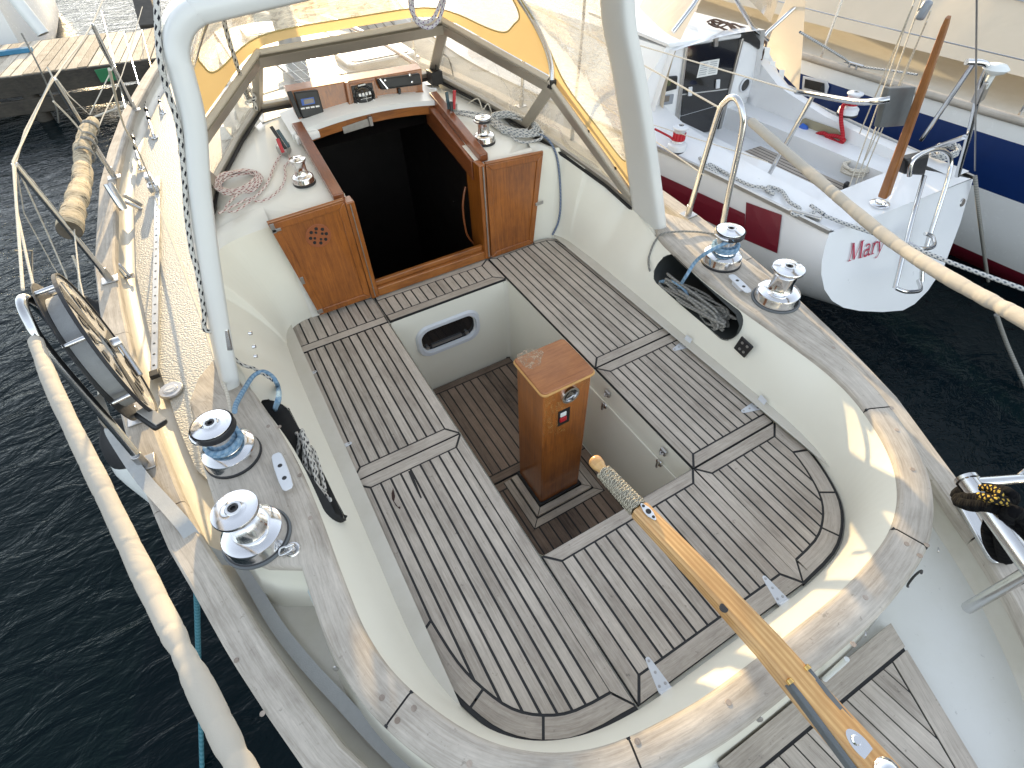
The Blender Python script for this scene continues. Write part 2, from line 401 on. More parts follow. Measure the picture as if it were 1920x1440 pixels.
def ropemat(name, a, b_, twist=1.0, freq=55, duty=0.5, fleck=False):
    m, n, l, b = nt(name)
    tc = n.new('ShaderNodeTexCoord'); sx = n.new('ShaderNodeSeparateXYZ'); l.new(tc.outputs['UV'], sx.inputs[0])
    u, v = sx.outputs[0], sx.outputs[1]
    ph = math_(n, l, 'ADD', math_(n, l, 'MULTIPLY', u, freq), math_(n, l, 'MULTIPLY', v, twist))
    fr = math_(n, l, 'FRACT', ph)
    k = math_(n, l, 'LESS_THAN', fr, duty)
    if fleck:
        ph2 = math_(n, l, 'SUBTRACT', math_(n, l, 'MULTIPLY', u, freq), math_(n, l, 'MULTIPLY', v, twist * 2))
        k = math_(n, l, 'MULTIPLY', k, math_(n, l, 'LESS_THAN', math_(n, l, 'FRACT', ph2), 0.5))
    l.new(mixc(n, l, k, a, b_), b.inputs['Base Color']); b.inputs['Roughness'].default_value = 0.9; b.inputs['Specular IOR Level'].default_value = 0.08
    s1 = math_(n, l, 'SINE', math_(n, l, 'MULTIPLY', math_(n, l, 'ADD', math_(n, l, 'MULTIPLY', u, 160), math_(n, l, 'MULTIPLY', v, 3.0)), 6.2832))
    s2 = math_(n, l, 'SINE', math_(n, l, 'MULTIPLY', math_(n, l, 'SUBTRACT', math_(n, l, 'MULTIPLY', u, 160), math_(n, l, 'MULTIPLY', v, 3.0)), 6.2832))
    bump(n, l, b, math_(n, l, 'MAXIMUM', s1, s2), 0.6, 0.001)
    return m
ropemat('rope_bw', (0.60, 0.58, 0.53), (0.03, 0.03, 0.035), 2, 28, 0.5, True); ropemat('rope_pink', (0.70, 0.62, 0.58), (0.26, 0.06, 0.06), 2, 34, 0.4, True)
ropemat('rope_grey', (0.55, 0.55, 0.53), (0.12, 0.14, 0.17), 2, 36, 0.5, True); ropemat('rope_blue', (0.17, 0.29, 0.42), (0.26, 0.38, 0.50), 1, 50, 0.5)
ropemat('rope_teal', (0.05, 0.16, 0.20), (0.09, 0.22, 0.26), 1, 50, 0.5); ropemat('rope_white', (0.66, 0.62, 0.54), (0.58, 0.54, 0.46), 1, 60, 0.5)
ropemat('rope_old', (0.30, 0.29, 0.26), (0.22, 0.215, 0.20), 1, 60, 0.5); ropemat('rope_black', (0.005, 0.005, 0.006), (0.010, 0.010, 0.010), 1, 50, 0.5)
ropemat('rope_gold', (0.012, 0.012, 0.013), (0.45, 0.30, 0.06), 2, 90, 0.5, True); ropemat('rope_red', (0.36, 0.02, 0.03), (0.45, 0.05, 0.06), 1, 60, 0.4)
ropemat('rope_navyfleck', (0.13, 0.17, 0.25), (0.40, 0.42, 0.46), 2, 60, 0.3, True); ropemat('rope_purple', (0.62, 0.60, 0.62), (0.18, 0.08, 0.22), 2, 60, 0.3, True)
ropemat('cord', (0.50, 0.46, 0.36), (0.16, 0.14, 0.11), 4, 70, 0.45)

def birch():
    m, n, l, b = nt('birch'); vec = mapping(n, l, 'UV', (1, 1, 1))
    a = noise(n, l, mapping(n, l, 'UV', (45, 1.6, 1)), 2, 7, 0.75, 1.6); c = noise(n, l, mapping(n, l, 'UV', (3, 2, 1)), 2.5, 4, 0.6)
    cc = ramp(n, l, a, [(0.40, (0.035, 0.028, 0.02)), (0.47, (0.46, 0.37, 0.24)), (0.8, (0.72, 0.64, 0.50))])
    cc = mixc(n, l, ramp(n, l, c, [(0.60, (0, 0, 0)), (0.68, (1, 1, 1))]), cc, (0.06, 0.05, 0.04))
    l.new(cc, b.inputs['Base Color']); b.inputs['Roughness'].default_value = 0.85; bump(n, l, b, a, 0.8, 0.006)
birch()
def water():
    m, n, l, b = nt('water')
    b.inputs['Base Color'].default_value = (0.0015, 0.006, 0.008, 1); b.inputs['Roughness'].default_value = 0.04; b.inputs['IOR'].default_value = 1.33; b.inputs['Specular IOR Level'].default_value = 0.16
    v1 = mapping(n, l, 'Object', (1.0, 1.9, 1), (0, 0, R_(-38))); a = noise(n, l, v1, 3.4, 4, 0.55, 0.9)
    v2 = mapping(n, l, 'Object', (1.4, 2.6, 1), (0, 0, R_(-25))); c = noise(n, l, v2, 9.0, 3, 0.5, 0.6)
    f = noise(n, l, mapping(n, l), 0.35, 3)
    h = math_(n, l, 'ADD', math_(n, l, 'MULTIPLY', a, 1.0), math_(n, l, 'MULTIPLY', c, 0.30))
    h = math_(n, l, 'ADD', h, math_(n, l, 'MULTIPLY', noise(n, l, v1, 0.9, 2), 1.6))
    bump(n, l, b, h, 1.0, 0.024)
water()
M_ = MATS
# ================================================================ water
wb = MB(); wb.poly([(-600, -600, -0.95), (600, -600, -0.95), (600, 600, -0.95), (-600, 600, -0.95)])
tag(wb.build('water', M_['water']), kind='structure')

# wooded shore added out of frame so that its reflection darkens the water
b = MB(); rs = random.Random(4); NSH = 160
def shore(i, j):
    k = int(round(i * NSH)); a = R_(lerp(-170, 120, i)); r = 75 + 4 * math.sin(k * .7); h = (7.0 if a > R_(-28) and a < R_(35) else 13.0) * (.75 + .25 * math.sin(k * 1.3) * math.sin(k * .37))
    return (math.sin(a) * (r + j * 6), math.cos(a) * (r + j * 6), -1.2 + (h + 1.2) * math.sin(j * math.pi / 2))
b.grid(shore, NSH, 6); tag(b.build('unseen_shore', simple('unseen_trees', (.035, .05, .03), .9, var=.5, vs_=.4), smooth=60), kind='structure')

# ================================================================ the yacht we stand on
yacht = thing('sailing_yacht', 'cream sailing yacht in the foreground with a teak cockpit, wooden tiller and white roll bar', 'sailing yacht', (CX, 0, 0))
HBT = [(-2.62, .02), (-2.52, .2), (-2.4, .42), (-2.25, .6), (-2.09, .73), (-1.96, .81), (-1.84, .87), (-1.72, .93), (-1.495, 1.045), (-1.345, 1.095), (-1.165, 1.15),
       (-.93, 1.21), (-.77, 1.253), (-.57, 1.29), (-.2, 1.34), (.2, 1.375), (.56, 1.395), (1.02, 1.41), (1.96, 1.36), (2.5, 1.29), (3.17, 1.17), (3.94, .97), (4.52, .79), (5.3, .48), (6.0, .18), (6.35, .01)]
HB = lambda y: tab(HBT, y)
SH = lambda y: 0.0 if y < 1 else 0.05 * ((y - 1) / 5) ** 1.5
YS = [t[0] for t in HBT]
def ysub(a, b, n): return [lerp(a, b, k / n) for k in range(n + 1)]
YF = ysub(-2.6, 6.34, 90)
# hull
b = MB()
def hullp(i, j):
    y = YF[int(round(i * 90))]; h = HB(y); z = SH(y)
    sec = [(1.0, .085 + z), (0.995, -.1), (.97, -.4), (.90, -.8), (.78, -.97), (.3, -1.2)]
    k, zz = sec[int(round(j * 5))]; return h * k, y, zz
for s in (-1, 1):
    b.grid(lambda i, j: (lambda q: (CX + s * q[0], q[1], q[2]))(hullp(i, j)), 90, 5, flip=(s < 0))
b.build('hull', M_['hull_white'], yacht, smooth=50)
# toe rail (teak), scarf joints between lengths
def railstrip(mb, s, y0, y1, n, w=.078, z0=.085, z1=.125, c=.5):
    ys = ysub(y0, y1, n); off = random.uniform(0, 40)
    def pt(y, a, z): return V((CX + s * max(0.0, HB(y) + a), y, z + SH(y)))
    ring = lambda y: [pt(y, .012, z0), pt(y, .012, z1 - .008), pt(y, .004, z1), pt(y, -w + .008, z1), pt(y, -w, z1 - .008), pt(y, -w, z0 - .0)]
    rings = [ring(y) for y in ys]; acc = off
    for a in range(len(ys) - 1):
        L = (rings[a][2] - rings[a + 1][2]).length
        for k in range(5):
            q = [rings[a][k], rings[a][k + 1], rings[a + 1][k + 1], rings[a + 1][k]]
            u = [(acc, k * .02), (acc, k * .02 + .03), (acc + L, k * .02 + .03), (acc + L, k * .02)]
            if k == 2: u = [(acc, .04), (acc, .11), (acc + L, .11), (acc + L, .04)]
            mb.poly(q, u, c)
        acc += L
    mb.poly(rings[0], None, c); mb.poly(rings[-1][::-1], None, c)
b = MB()
joints = [-2.45, -1.93, -.62, .38, 2.1, 3.6, 6.3]
for s in (-1, 1):
    for a, e in zip(joints, joints[1:]): railstrip(b, s, a + .002, e - .002, max(4, int((e - a) / .07)), c=random.uniform(.3, .9))
b.build('toe_rail', M_['teak_cap'], yacht, smooth=40)
# bulwark + waterway + deck
b = MB()
def inner_hole(y): return 0.0 if (y < -1.86 or y > 2.6) else .70
for s in (-1, 1):
    def dk(i, j):
        y = lerp(-2.5, 6.2, i); h = max(.0, HB(y) - .055)
        xs = [h, h - .008, h - .03, h - .06, lerp(h - .06, inner_hole(y), .5), inner_hole(y)]; zs = [.088, .03, .006, 0.0, 0.012, 0.02]
        k = int(round(j * 5)); return (CX + s * max(0, xs[k]), y, zs[k] + SH(y))
    b.grid(dk, 120, 5, flip=(s > 0))
b.build('side_deck', M_['gel_deck'], yacht, smooth=50)
# non-skid panels
b = MB()
for s in (-1, 1):
    def nsk(i, j):
        y = lerp(-.78, 5.6, i); o = max(.02, HB(y) - .125 - (.16 * max(0, (-.45 - y) / .33)) ** 1.0)
        inn = tab([(-.78, .86), (-.3, .965), (0, .975), (.3, .925), (.62, .815), (.9, .65), (1.2, .55), (3.6, .46), (4.2, .02), (6, 0)], y)
        if y > -.3: pass
        return (CX + s * lerp(max(o, inn + .004), inn, j), y, .019 + SH(y) + .006 * (j * (1 - j)))
    b.grid(nsk, 70, 4, flip=(s > 0))
b.build('non_slip_panel', M_['nonskid'], yacht, smooth=50)

# ---------------------------------------------------------------- cockpit seats
TK, CK = M_['teak_grey'], M_['caulk']
def clip_in(poly, conv, d):
    for i in range(len(conv)):
        p, q = conv[i], conv[(i + 1) % len(conv)]; ex, ey = q[0] - p[0], q[1] - p[1]; L = math.hypot(ex, ey)
        if L < 1e-6: continue
        poly = clip(poly, -ey / L, ex / L, (ey * p[0] - ex * p[1]) / L - d)
        if len(poly) < 3: return []
    return poly
def hull2(pts):
    P_ = sorted(set((round(x, 5), round(y, 5)) for x, y in pts)); cr = lambda o, a, c: (a[0] - o[0]) * (c[1] - o[1]) - (a[1] - o[1]) * (c[0] - o[0])
    def half(ps):
        h = []
        for p in ps:
            while len(h) > 1 and cr(h[-2], h[-1], p) <= 1e-7: h.pop()
            h.append(p)
        return h[:-1]
    return half(P_) + half(P_[::-1])
def panel(name, outline, margins, boards, w, z=0.0, th=.006, gap=.0074, mat=None, x_off=0.0, parent=yacht, label=None, seal=.0008):
    """planked panel: mitred margin boards round a field of fore-and-aft planks over black caulking"""
    mat = mat or TK
    t = MB(); g = MB()
    inner = offset(outline, margins)
    g.prism(offset(outline, [seal if (seal > 0 or m_e >= .055) else .0008 for m_e in margins]), z - th - .016, z - .0018)
    for (i, j) in boards:
        idx = list(range(i, j + 1)); o_ = [outline[k % len(outline)] for k in idx]; n_ = [inner[k % len(inner)] for k in idx]
        d = (o_[-1][0] - o_[0][0], o_[-1][1] - o_[0][1]); ou, ov = random.uniform(0, 50), random.uniform(0, 50); c = random.uniform(0, 1)
        # straight or curved board, split in quads, shrunk by the caulk gap
        m_ = gap / 2
        def sh(p, q, d_):
            v = V(q) - V(p); L = v.length; return V(p) + v * min(.45, d_ / max(L, 1e-6))
        top_o = [sh(o_[k], n_[k], m_) for k in range(len(idx))]; top_n = [sh(n_[k], o_[k], m_) for k in range(len(idx))]
        if len(idx) == 2:
            e = V(d).normalized() * m_ * 1.6
            top_o[0] = top_o[0] + e; top_n[0] = top_n[0] + e; top_o[1] = top_o[1] - e; top_n[1] = top_n[1] - e
        else:
            e = (V(o_[1]) - V(o_[0])).normalized() * m_; top_o[0] = top_o[0] + e; top_n[0] = top_n[0] + e
            e = (V(o_[-1]) - V(o_[-2])).normalized() * m_; top_o[-1] = top_o[-1] - e; top_n[-1] = top_n[-1] - e
        acc = 0
        for k in range(len(idx) - 1):
            L = (top_o[k + 1] - top_o[k]).length; q = [top_o[k], top_o[k + 1], top_n[k + 1], top_n[k]]
            uvq = [(ou + acc, ov), (ou + acc + L, ov), (ou + acc + L, ov + .045), (ou + acc, ov + .045)]
            t.poly([(p[0], p[1], z) for p in q], uvq, c)
            for a_, b_ in ((top_o[k], top_o[k + 1]), (top_n[k + 1], top_n[k])):
                t.poly([(a_[0], a_[1], z - th), (b_[0], b_[1], z - th), (b_[0], b_[1], z), (a_[0], a_[1], z)], None, c)
            acc += L
        for a_, b_ in ((top_n[0], top_o[0]), (top_o[-1], top_n[-1])):
            t.poly([(a_[0], a_[1], z - th), (b_[0], b_[1], z - th), (b_[0], b_[1], z), (a_[0], a_[1], z)], None, c)
    xs = [p[0] for p in inner]; x0, x1 = min(xs), max(xs); n = max(1, round((x1 - x0) / w)); w = (x1 - x0) / n
    y0, y1 = min(p[1] for p in inner) - 1, max(p[1] for p in inner) + 1
    fld = hull2(inner)
    for k in range(n):
        a = x0 + k * w + (gap / 2 if k else 0); e = x0 + (k + 1) * w - (gap / 2 if k < n - 1 else 0)
        pl = clip_in([(a, y0), (e, y0), (e, y1), (a, y1)], fld, gap / 2)
        if len(pl) >= 3: t.prism(pl, z - th, z, c=random.uniform(0, 1), uvdir=(0, 1))
    o = t.build(name, mat, parent, label=label)
    g.build('caulking', CK, o)
    return o
SX0, SX1, WX0, WX1 = -.425, 1.037, 0.0, 0.62
H = .0022
# forward panels (bridge deck)
panel('bridge_deck', [(WX0 + .003, .006), (WX1 - .003, .006), (WX1 - .003, .205), (WX0 + .003, .218)], [.045, .05, .04, .0], [(0, 1), (1, 2), (2, 3)], .043, label='teak planked bridge deck across the cockpit')
panel('cockpit_seat', [(SX0 + .0, .006), (WX0 - .002, .006), (WX0 - .002, .235), (-.26, .262), (-.33, .262), (-.40, .235), (-.425, .18)], [.045, .0, .022, .022, .022, .022, .022],
      [(0, 1), (2, 3), (3, 6), (6, 7)], .043, label='short port seat end beside the open door')
# port forward seat
panel('cockpit_seat', [(SX0, -.7405), (WX0 - .004, -.7405), (WX0 - .004, .003), (SX0, .003)], [.048, .040, .0, .048], [(0, 1), (1, 2), (3, 4)], .0385, label='port fore seat of grey teak planks')
# port aft seat with rounded end
arcp0 = [(-.425, -1.33), (-.408, -1.45), (-.375, -1.55), (-.325, -1.64), (-.25, -1.705), (-.155, -1.745), (-.004, -1.762)]
arcp = [tuple(p.xy) for p in spline([V((x, y, 0)) for x, y in arcp0], 3)]
panel('cockpit_seat', arcp + [(WX0 - .004, -.7425), (SX0, -.7425)], [.0551] * 18 + [.040, .048, .052], [(0, 6), (6, 12), (12, 18), (18, 19), (19, 20), (20, 21)], .0385, seal=-.008, label='long port aft seat with rounded end and a split plank')
# starboard seats
panel('cockpit_seat', [(WX1 + .004, -.728), (SX1, -.728), (1.045, .10), (1.035, .16), (.99, .205), (.90, .215), (WX1 + .004, .205)], [.045, .0, .022, .022, .022, .022, .040],
      [(0, 1), (2, 5), (5, 6), (6, 7)], .0385, label='long starboard fore seat')
panel('locker_lid', [(WX1 + .004, -1.300), (1.022, -1.300), (1.032, -.7305), (WX1 + .004, -.7305)], [.045, .0, .045, .040], [(0, 1), (2, 3), (3, 4)], .0385, label='starboard hinged locker lid in the seat')
arcs = [(2 * CX - x, y) for x, y in arcp][::-1]
panel('cockpit_seat', arcs[:-3] + [(1.022, -1.3025), (WX1 + .004, -1.3025)], [.0551] * 15 + [.052, .045, .040],
      [(0, 5), (5, 10), (10, 15), (15, 16), (16, 17), (17, 18)], .0385, seal=-.006, label='starboard aft seat with rounded end')
panel('locker_lid', [(WX0, -1.765), (WX1, -1.765), (WX1, -1.300), (WX0, -1.300)], [.055, .040, .045, .045], [(0, 1), (1, 2), (2, 3), (3, 4)], .041, z=.003, label='aft hinged locker lid under the tiller')
# wear: the two dark slivers on the port aft seat
b = MB()
b.poly([P(*p, z=.0016) for p in [(737, 915), (741, 930), (739, 940), (746, 950), (751, 950), (750, 955), (742, 948), (735, 936), (734, 925)]])
b.build('split_scar', simple('scar', (.035, .014, .010), .8), yacht)
b = MB()
b.poly([P(*p, z=.0016) for p in [(765, 884), (770, 882), (777, 898), (784, 915), (791, 933), (789, 935), (782, 922), (774, 905)]])
b.build('split_scar', M_['caulk'], yacht)
# sole
SZ = -.524
panel('cockpit_sole', [(.012, -.70), (.608, -.70), (.608, -.012), (.012, -.012)], [.045, .0, .045, .0], [(0, 1), (2, 3)], .046, z=SZ, mat=M_['teak_sole'], label='forward cockpit floor of brown teak planks')
panel('cockpit_sole', [(.012, -1.293), (.608, -1.293), (.608, -.7045), (.012, -.7045)], [.0, .0, .045, .0], [(2, 3)], .046, z=SZ, mat=M_['teak_sole'], label='aft cockpit floor of brown teak planks')
# mitred collar round the pedestal
px0, px1, py0, py1 = .258, .458, -.901, -.716
b = MB(); g = MB()
for k, (e0, e1) in enumerate(((.012, .046), (.050, .085))):
    O = [(px0 - e1, py0 - e1), (px1 + e1, py0 - e1), (px1 + e1, py1 + .0), (px0 - e1, py1 + .0)]
    I = [(px0 - e0, py0 - e0), (px1 + e0, py0 - e0), (px1 + e0, py1 + .0), (px0 - e0, py1 + .0)]
    for a in ((0, 1), (1, 2), (3, 0)):
        q = [O[a[0]], O[a[1]], I[a[1]], I[a[0]]]; q = offset(q, [.002] * 4); b.prism(q, SZ, SZ + (.012 if k == 0 else .003), c=random.random(), uvdir=(O[a[1]][0] - O[a[0]][0], O[a[1]][1] - O[a[0]][1]))
g.prism([(px0 - .087, py0 - .087), (px1 + .087, py0 - .087), (px1 + .087, py1 - .001), (px0 - .087, py1 - .001)], SZ, SZ + .001)
o = b.build('floor_collar', M_['teak_grey'], yacht); g.build('caulking', CK, o)

# ---------------------------------------------------------------- cockpit well
GC, GW = M_['gel_cream'], M_['gel_white']
def rrect(x0, x1, y0, y1, r, n=6):
    out = []
    for cx_, cy_, a0 in ((x1 - r, y0 + r, -90), (x1 - r, y1 - r, 0), (x0 + r, y1 - r, 90), (x0 + r, y0 + r, 180)):
        for k in range(n + 1):
            a = R_(a0 + 90 * k / n); out.append((cx_ + r * math.cos(a), cy_ + r * math.sin(a)))
    return out
def ring_face(mb, outer, inner, fn, flip=False, c=.5, m=0):
    n = len(outer)
    for k in range(n):
        k2 = (k + 1) % n; q = [fn(*outer[k]), fn(*outer[k2]), fn(*inner[k2]), fn(*inner[k])]
        mb.poly(q[::-1] if flip else q, None, c, m)
def outer_match(inner, x0, x1, y0, y1):
    cx_, cy_ = (min(p[0] for p in inner) + max(p[0] for p in inner)) / 2, (min(p[1] for p in inner) + max(p[1] for p in inner)) / 2
    out = []
    hx, hy = (max(p[0] for p in inner) - cx_), (max(p[1] for p in inner) - cy_)
    for p in inner:
        dx, dy = (p[0] - cx_) / hx, (p[1] - cy_) / hy; k = max(abs(dx), abs(dy)); dx, dy = dx / k, dy / k
        out.append((x1 if dx > .999 else x0 if dx < -.999 else cx_ + dx * (x1 - cx_ if dx > 0 else cx_ - x0), y1 if dy > .999 else y0 if dy < -.999 else cy_ + dy * (y1 - cy_ if dy > 0 else cy_ - y0)))
    return out
WT = -.009   # wall tops just under the teak
b = MB()
ov = rrect(.13, .42, -.265, -.130, .055)          # port light opening in the forward wall (x, z)
ring_face(b, outer_match(ov, WX0, WX1, SZ - .02, WT), ov, lambda x, z: (x, 0, z))
b.poly([(WX0, 0, WT), (WX0, -1.30, WT), (WX0, -1.30, SZ - .02), (WX0, 0, SZ - .02)])
b.poly([(WX1, 0, WT), (WX1, -1.30, WT), (WX1, -1.30, SZ - .02), (WX1, 0, SZ - .02)])
b.poly([(WX0, -1.30, WT), (WX1, -1.30, WT), (WX1, -1.30, SZ - .02), (WX0, -1.30, SZ - .02)])
b.poly([(WX0, -1.30, SZ - .02), (WX1, -1.30, SZ - .02), (WX1, 0, SZ - .02), (WX0, 0, SZ - .02)])
# support under seats
for (x0, x1) in ((SX0 - .03, WX0), (WX1, SX1 + .03)):
    b.poly([(x0, -1.80, -.014), (x1, -1.80, -.014), (x1, .26, -.014), (x0, .26, -.014)])
b.poly([(WX0, 0, -.014), (WX1, 0, -.014), (WX1, .26, -.014), (WX0, .26, -.014)])
b.poly([(WX0, -1.80, -.014), (WX1, -1.80, -.014), (WX1, -1.30, -.014), (WX0, -1.30, -.014)])
# rounded fillets in the well corners
for (x, y, sx, sy) in ((WX0, 0, 1, -1), (WX1, 0, -1, -1), (WX0, -1.3, 1, 1), (WX1, -1.3, -1, 1)):
    r = .02
    b.grid(lambda i, j: (x + sx * r * (1 - math.sin(i * math.pi / 2)), y + sy * r * (1 - math.cos(i * math.pi / 2)), lerp(WT, SZ - .01, j)), 5, 1)
b.build('cockpit_well', GC, yacht, smooth=30)
# locker front on the starboard side of the well: proud panel with latches
b = MB(); b.box((WX1 - .008, -1.292, -.46), (WX1 - .0005, -.40, -.115)); b.build('locker_front', GC, yacht, bevel=.003)
def latch(u, v, u2, v2):
    p = P(u, v, x=WX1 - .012); q = P(u2, v2, x=WX1 - .012); b = MB(); lt2 = MB()
    lt2.box((WX1 - .018, p.y - .014, p.z - .012), (WX1 - .008, p.y + .014, p.z + .012)); lt2.tube([(WX1 - .018, p.y - .008, p.z), (WX1 - .026, p.y, p.z - .006), (WX1 - .018, p.y + .008, p.z)], .004, 6)
    b.lathe([(0.001, 0), (.012, 0), (.017, .004), (.014, .008), (.006, .010), (0.001, .010)], (WX1 - .008, q.y, q.z), (-1, 0, 0), 16)
    b.tube([(WX1 - .02, q.y, q.z + .024), (WX1 - .022, q.y, q.z), (WX1 - .02, q.y, q.z - .020)], .0055, 8)
    lt_ = b.build('latch', M_['steel'], yacht, smooth=40, bevel=.001); lt2.build('latch_catch', M_['steel_dull'], lt_, bevel=.001)
latch(1139, 738, 1133, 760); latch(1244, 847, 1236, 868)
# port light
b = MB(); of = rrect(.10, .45, -.295, -.100, .07)
for (a, e, y0, y1) in ((of, rrect(.108, .442, -.287, -.108, .064), -.001, -.014), (rrect(.108, .442, -.287, -.108, .064), rrect(.124, .426, -.271, -.124, .055), -.014, -.014), (rrect(.124, .426, -.271, -.124, .055), ov, -.014, .008)):
    n = len(a)
    for k in range(n):
        k2 = (k + 1) % n; b.poly([(a[k][0], y0, a[k][1]), (a[k2][0], y0, a[k2][1]), (e[k2][0], y1, e[k2][1]), (e[k][0], y1, e[k][1])])
o = b.build('port_light', M_['white_alu'], yacht, smooth=30)
b = MB(); b.poly([(x, .012, z) for x, z in ov]); b.build('pane', M_['black_gloss'], o)
b = MB()
for x in (.155, .375): b.lathe([(0.001, 0), (.010, 0), (.010, .012), (0.001, .014)], (x, .011, -.245), (0, -1, 0), 14)
b.box((.18, .004, -.252), (.345, .010, -.238)); b.build('inner_latch', M_['steel_dull'], o, smooth=40)

# ---------------------------------------------------------------- pedestal
pz = .212; b = MB()
W_ = .200
b.box((px0, py0, SZ), (px1, py1, pz)); ped = b.build('tiller_pedestal', M_['varnish'], yacht, bevel=.006, label='varnished wooden box pedestal with worn corner')
b = MB(); e = .009
rr = rrect(px0 - e, px1 + e, py0 - e, py1 + e, .018)
b.prism(rr, pz, pz + .016); b.build('pedestal_cap', None or wood('varnish_cap', (0.18, 0.05, 0.012), (0.44, 0.17, 0.05), .4, .4, src='Object', sc=(4, 45, 45), rot=(0, 0, R_(0)), bmp=.1, var=0), ped, bevel=.004)
b = MB(); b.tube([(x, y, pz + .004) for x, y in rr + rr[:1]], .0055, 8); b.build('cap_edging', simple('edge_ply', (.50, .27, .085), .4, var=.3, vs_=30), ped, smooth=60)
b = MB(); b.box((px0 - .012, py0 - .010, SZ + .002), (px1 + .012, py1 + .004, SZ + .022)); b.build('sealant', M_['caulk'], ped, bevel=.004)
# scuff on the cap
b = MB(); sp = [P(*p, z=pz + .0175) for p in [(970, 664), (985, 656), (1000, 654), (1012, 655), (1020, 661), (1015, 672), (1014, 684), (1000, 692), (985, 689), (974, 679), (969, 670)]]
m, n, l, bs = nt('scuff'); bs.inputs['Base Color'].default_value = (.50, .36, .24, 1); bs.inputs['Roughness'].default_value = .6
tr = n.new('ShaderNodeBsdfTransparent'); mx = n.new('ShaderNodeMixShader'); f = noise(n, l, mapping(n, l), 45, 5, .75, 2.0); l.new(ramp(n, l, f, [(.42, (0, 0, 0)), (.62, (.8,) * 3)]), mx.inputs[0]); l.new(tr.outputs[0], mx.inputs[1]); l.new(bs.outputs[0], mx.inputs[2]); l.new(mx.outputs[0], n['Material Output'].inputs['Surface'])
b.poly(sp); b.build('scuff_mark', M_['scuff'], ped)
b = MB()
for (x0, x1, z0, z1) in ((px0 + .003, px0 + .045, -.02, pz - .01), (px0 + .09, px1 - .01, pz - .05, pz - .006), (px0 + .05, px0 + .10, -.05, pz - .07)):
    b.poly([(x0, py0 - .0012, z0), (x1, py0 - .0012, z0), (x1, py0 - .0012, z1), (x0, py0 - .0012, z1)])
m, n, l, bs = nt('wear'); bs.inputs['Base Color'].default_value = (.50, .27, .09, 1); bs.inputs['Roughness'].default_value = .55
tr = n.new('ShaderNodeBsdfTransparent'); mx = n.new('ShaderNodeMixShader'); f = noise(n, l, mapping(n, l, 'Object', (1, 1, .6)), 70, 5, .8, 2.0); l.new(ramp(n, l, f, [(.52, (0, 0, 0)), (.62, (.9,) * 3)]), mx.inputs[0]); l.new(tr.outputs[0], mx.inputs[1]); l.new(bs.outputs[0], mx.inputs[2]); l.new(mx.outputs[0], n['Material Output'].inputs['Surface'])
b.build('wear_mark', M_['wear'], ped)
gc = P(1067, 738, y=py0); gr = .036
b = MB(); b.lathe([(gr - .010, .003), (gr - .008, .012), (gr, .012), (gr + .002, .004), (gr + .002, 0)], gc, (0, -1, 0), 36); go = b.build('round_badge', M_['chrome'], ped, smooth=40)
b = MB(); b.lathe([(.0, .004), (gr - .008, .004)], gc, (0, -1, 0), 36); b.build('badge_face', M_['black_gloss'], go)
b = MB(); yb_ = gc.y - .0052
for T_ in ([(-.017, -.010), (.002, .019), (.004, -.006)], [(.006, .014), (.017, -.006), (.006, -.008)], [(-.019, -.013), (.018, -.012), (.010, -.020), (-.010, -.020)]):
    b.poly([(gc.x + x, yb_, gc.z + z) for x, z in T_])
b.build('badge_sail_mark', M_['steel'], go)
sc_ = P(1057, 781, y=py0); b = MB(); x0, x1, z0, z1 = sc_.x - .026, sc_.x + .026, sc_.z - .043, sc_.z + .043
b.box((x0, py0 - .0015, z0), (x1, py0 + .001, z1)); so_ = b.build('switch_recess', M_['black'], ped)
b = MB(); b.box((x0 + .008, py0 - .006, z1 - .034), (x1 - .018, py0 - .001, z1 - .012)); b.build('rocker_switch', M_['fender_white'], so_, bevel=.003)
b = MB(); b.box((x0 + .006, py0 - .008, z1 - .062), (x1 - .016, py0 - .001, z1 - .038)); b.build('rocker_switch', M_['red'], so_, bevel=.003, label='red rocker switch')

# ---------------------------------------------------------------- coaming: inner liner, teak cap, outer wall
seat_path = [(-.29, .228), (-.36, .214), (-.408, .175), (-.431, .10), (-.433, .0), (-.433, -.40), (-.432, -.8), (-.432, -1.1), (-.431, -1.32), (-.416, -1.45), (-.383, -1.555), (-.332, -1.648), (-.256, -1.714), (-.158, -1.755), (-.014, -1.773), (.15, -1.775)]
cap_path = [(-.31, .262), (-.40, .250), (-.50, .215), (-.57, .13), (-.62, .0), (-.600, -.36), (-.548, -.66), (-.530, -.9), (-.528, -1.18), (-.520, -1.34), (-.484, -1.48), (-.40, -1.635), (-.30, -1.735), (-.17, -1.80), (.0, -1.832), (.15, -1.842)]
def sym_path(p): return p + [(2 * CX - x, y) for x, y in p[::-1]]
S_in = spline([V((x, y, -.012)) for x, y in sym_path(seat_path)], 5)
C_in = spline([V((x, y, .222)) for x, y in sym_path(cap_path)], 5)
NP = len(S_in)
RX = {1: [(-.34, .905), (-.14, .935), (.0, .885), (.2, .79), (.42, .678), (.96, .442)], -1: [(-.34, .905), (-.14, .94), (.0, .935), (.3, .865), (.56, .745), (.835, .572), (.99, .44)]}
def railx2(y, s): return tab(RX[1 if s > 0 else -1], y)
def wall_top(y):      # height of the wall under the windscreen
    return tab([(-.34, .222), (-.30, .235), (-.14, .265), (.0, .33), (.2, .42), (.42, .515)], y)
railx = lambda y: tab([(-.34, .905), (-.14, .935), (.0, .885), (.2, .79), (.42, .678), (.96, .442)], y)
cub = {}
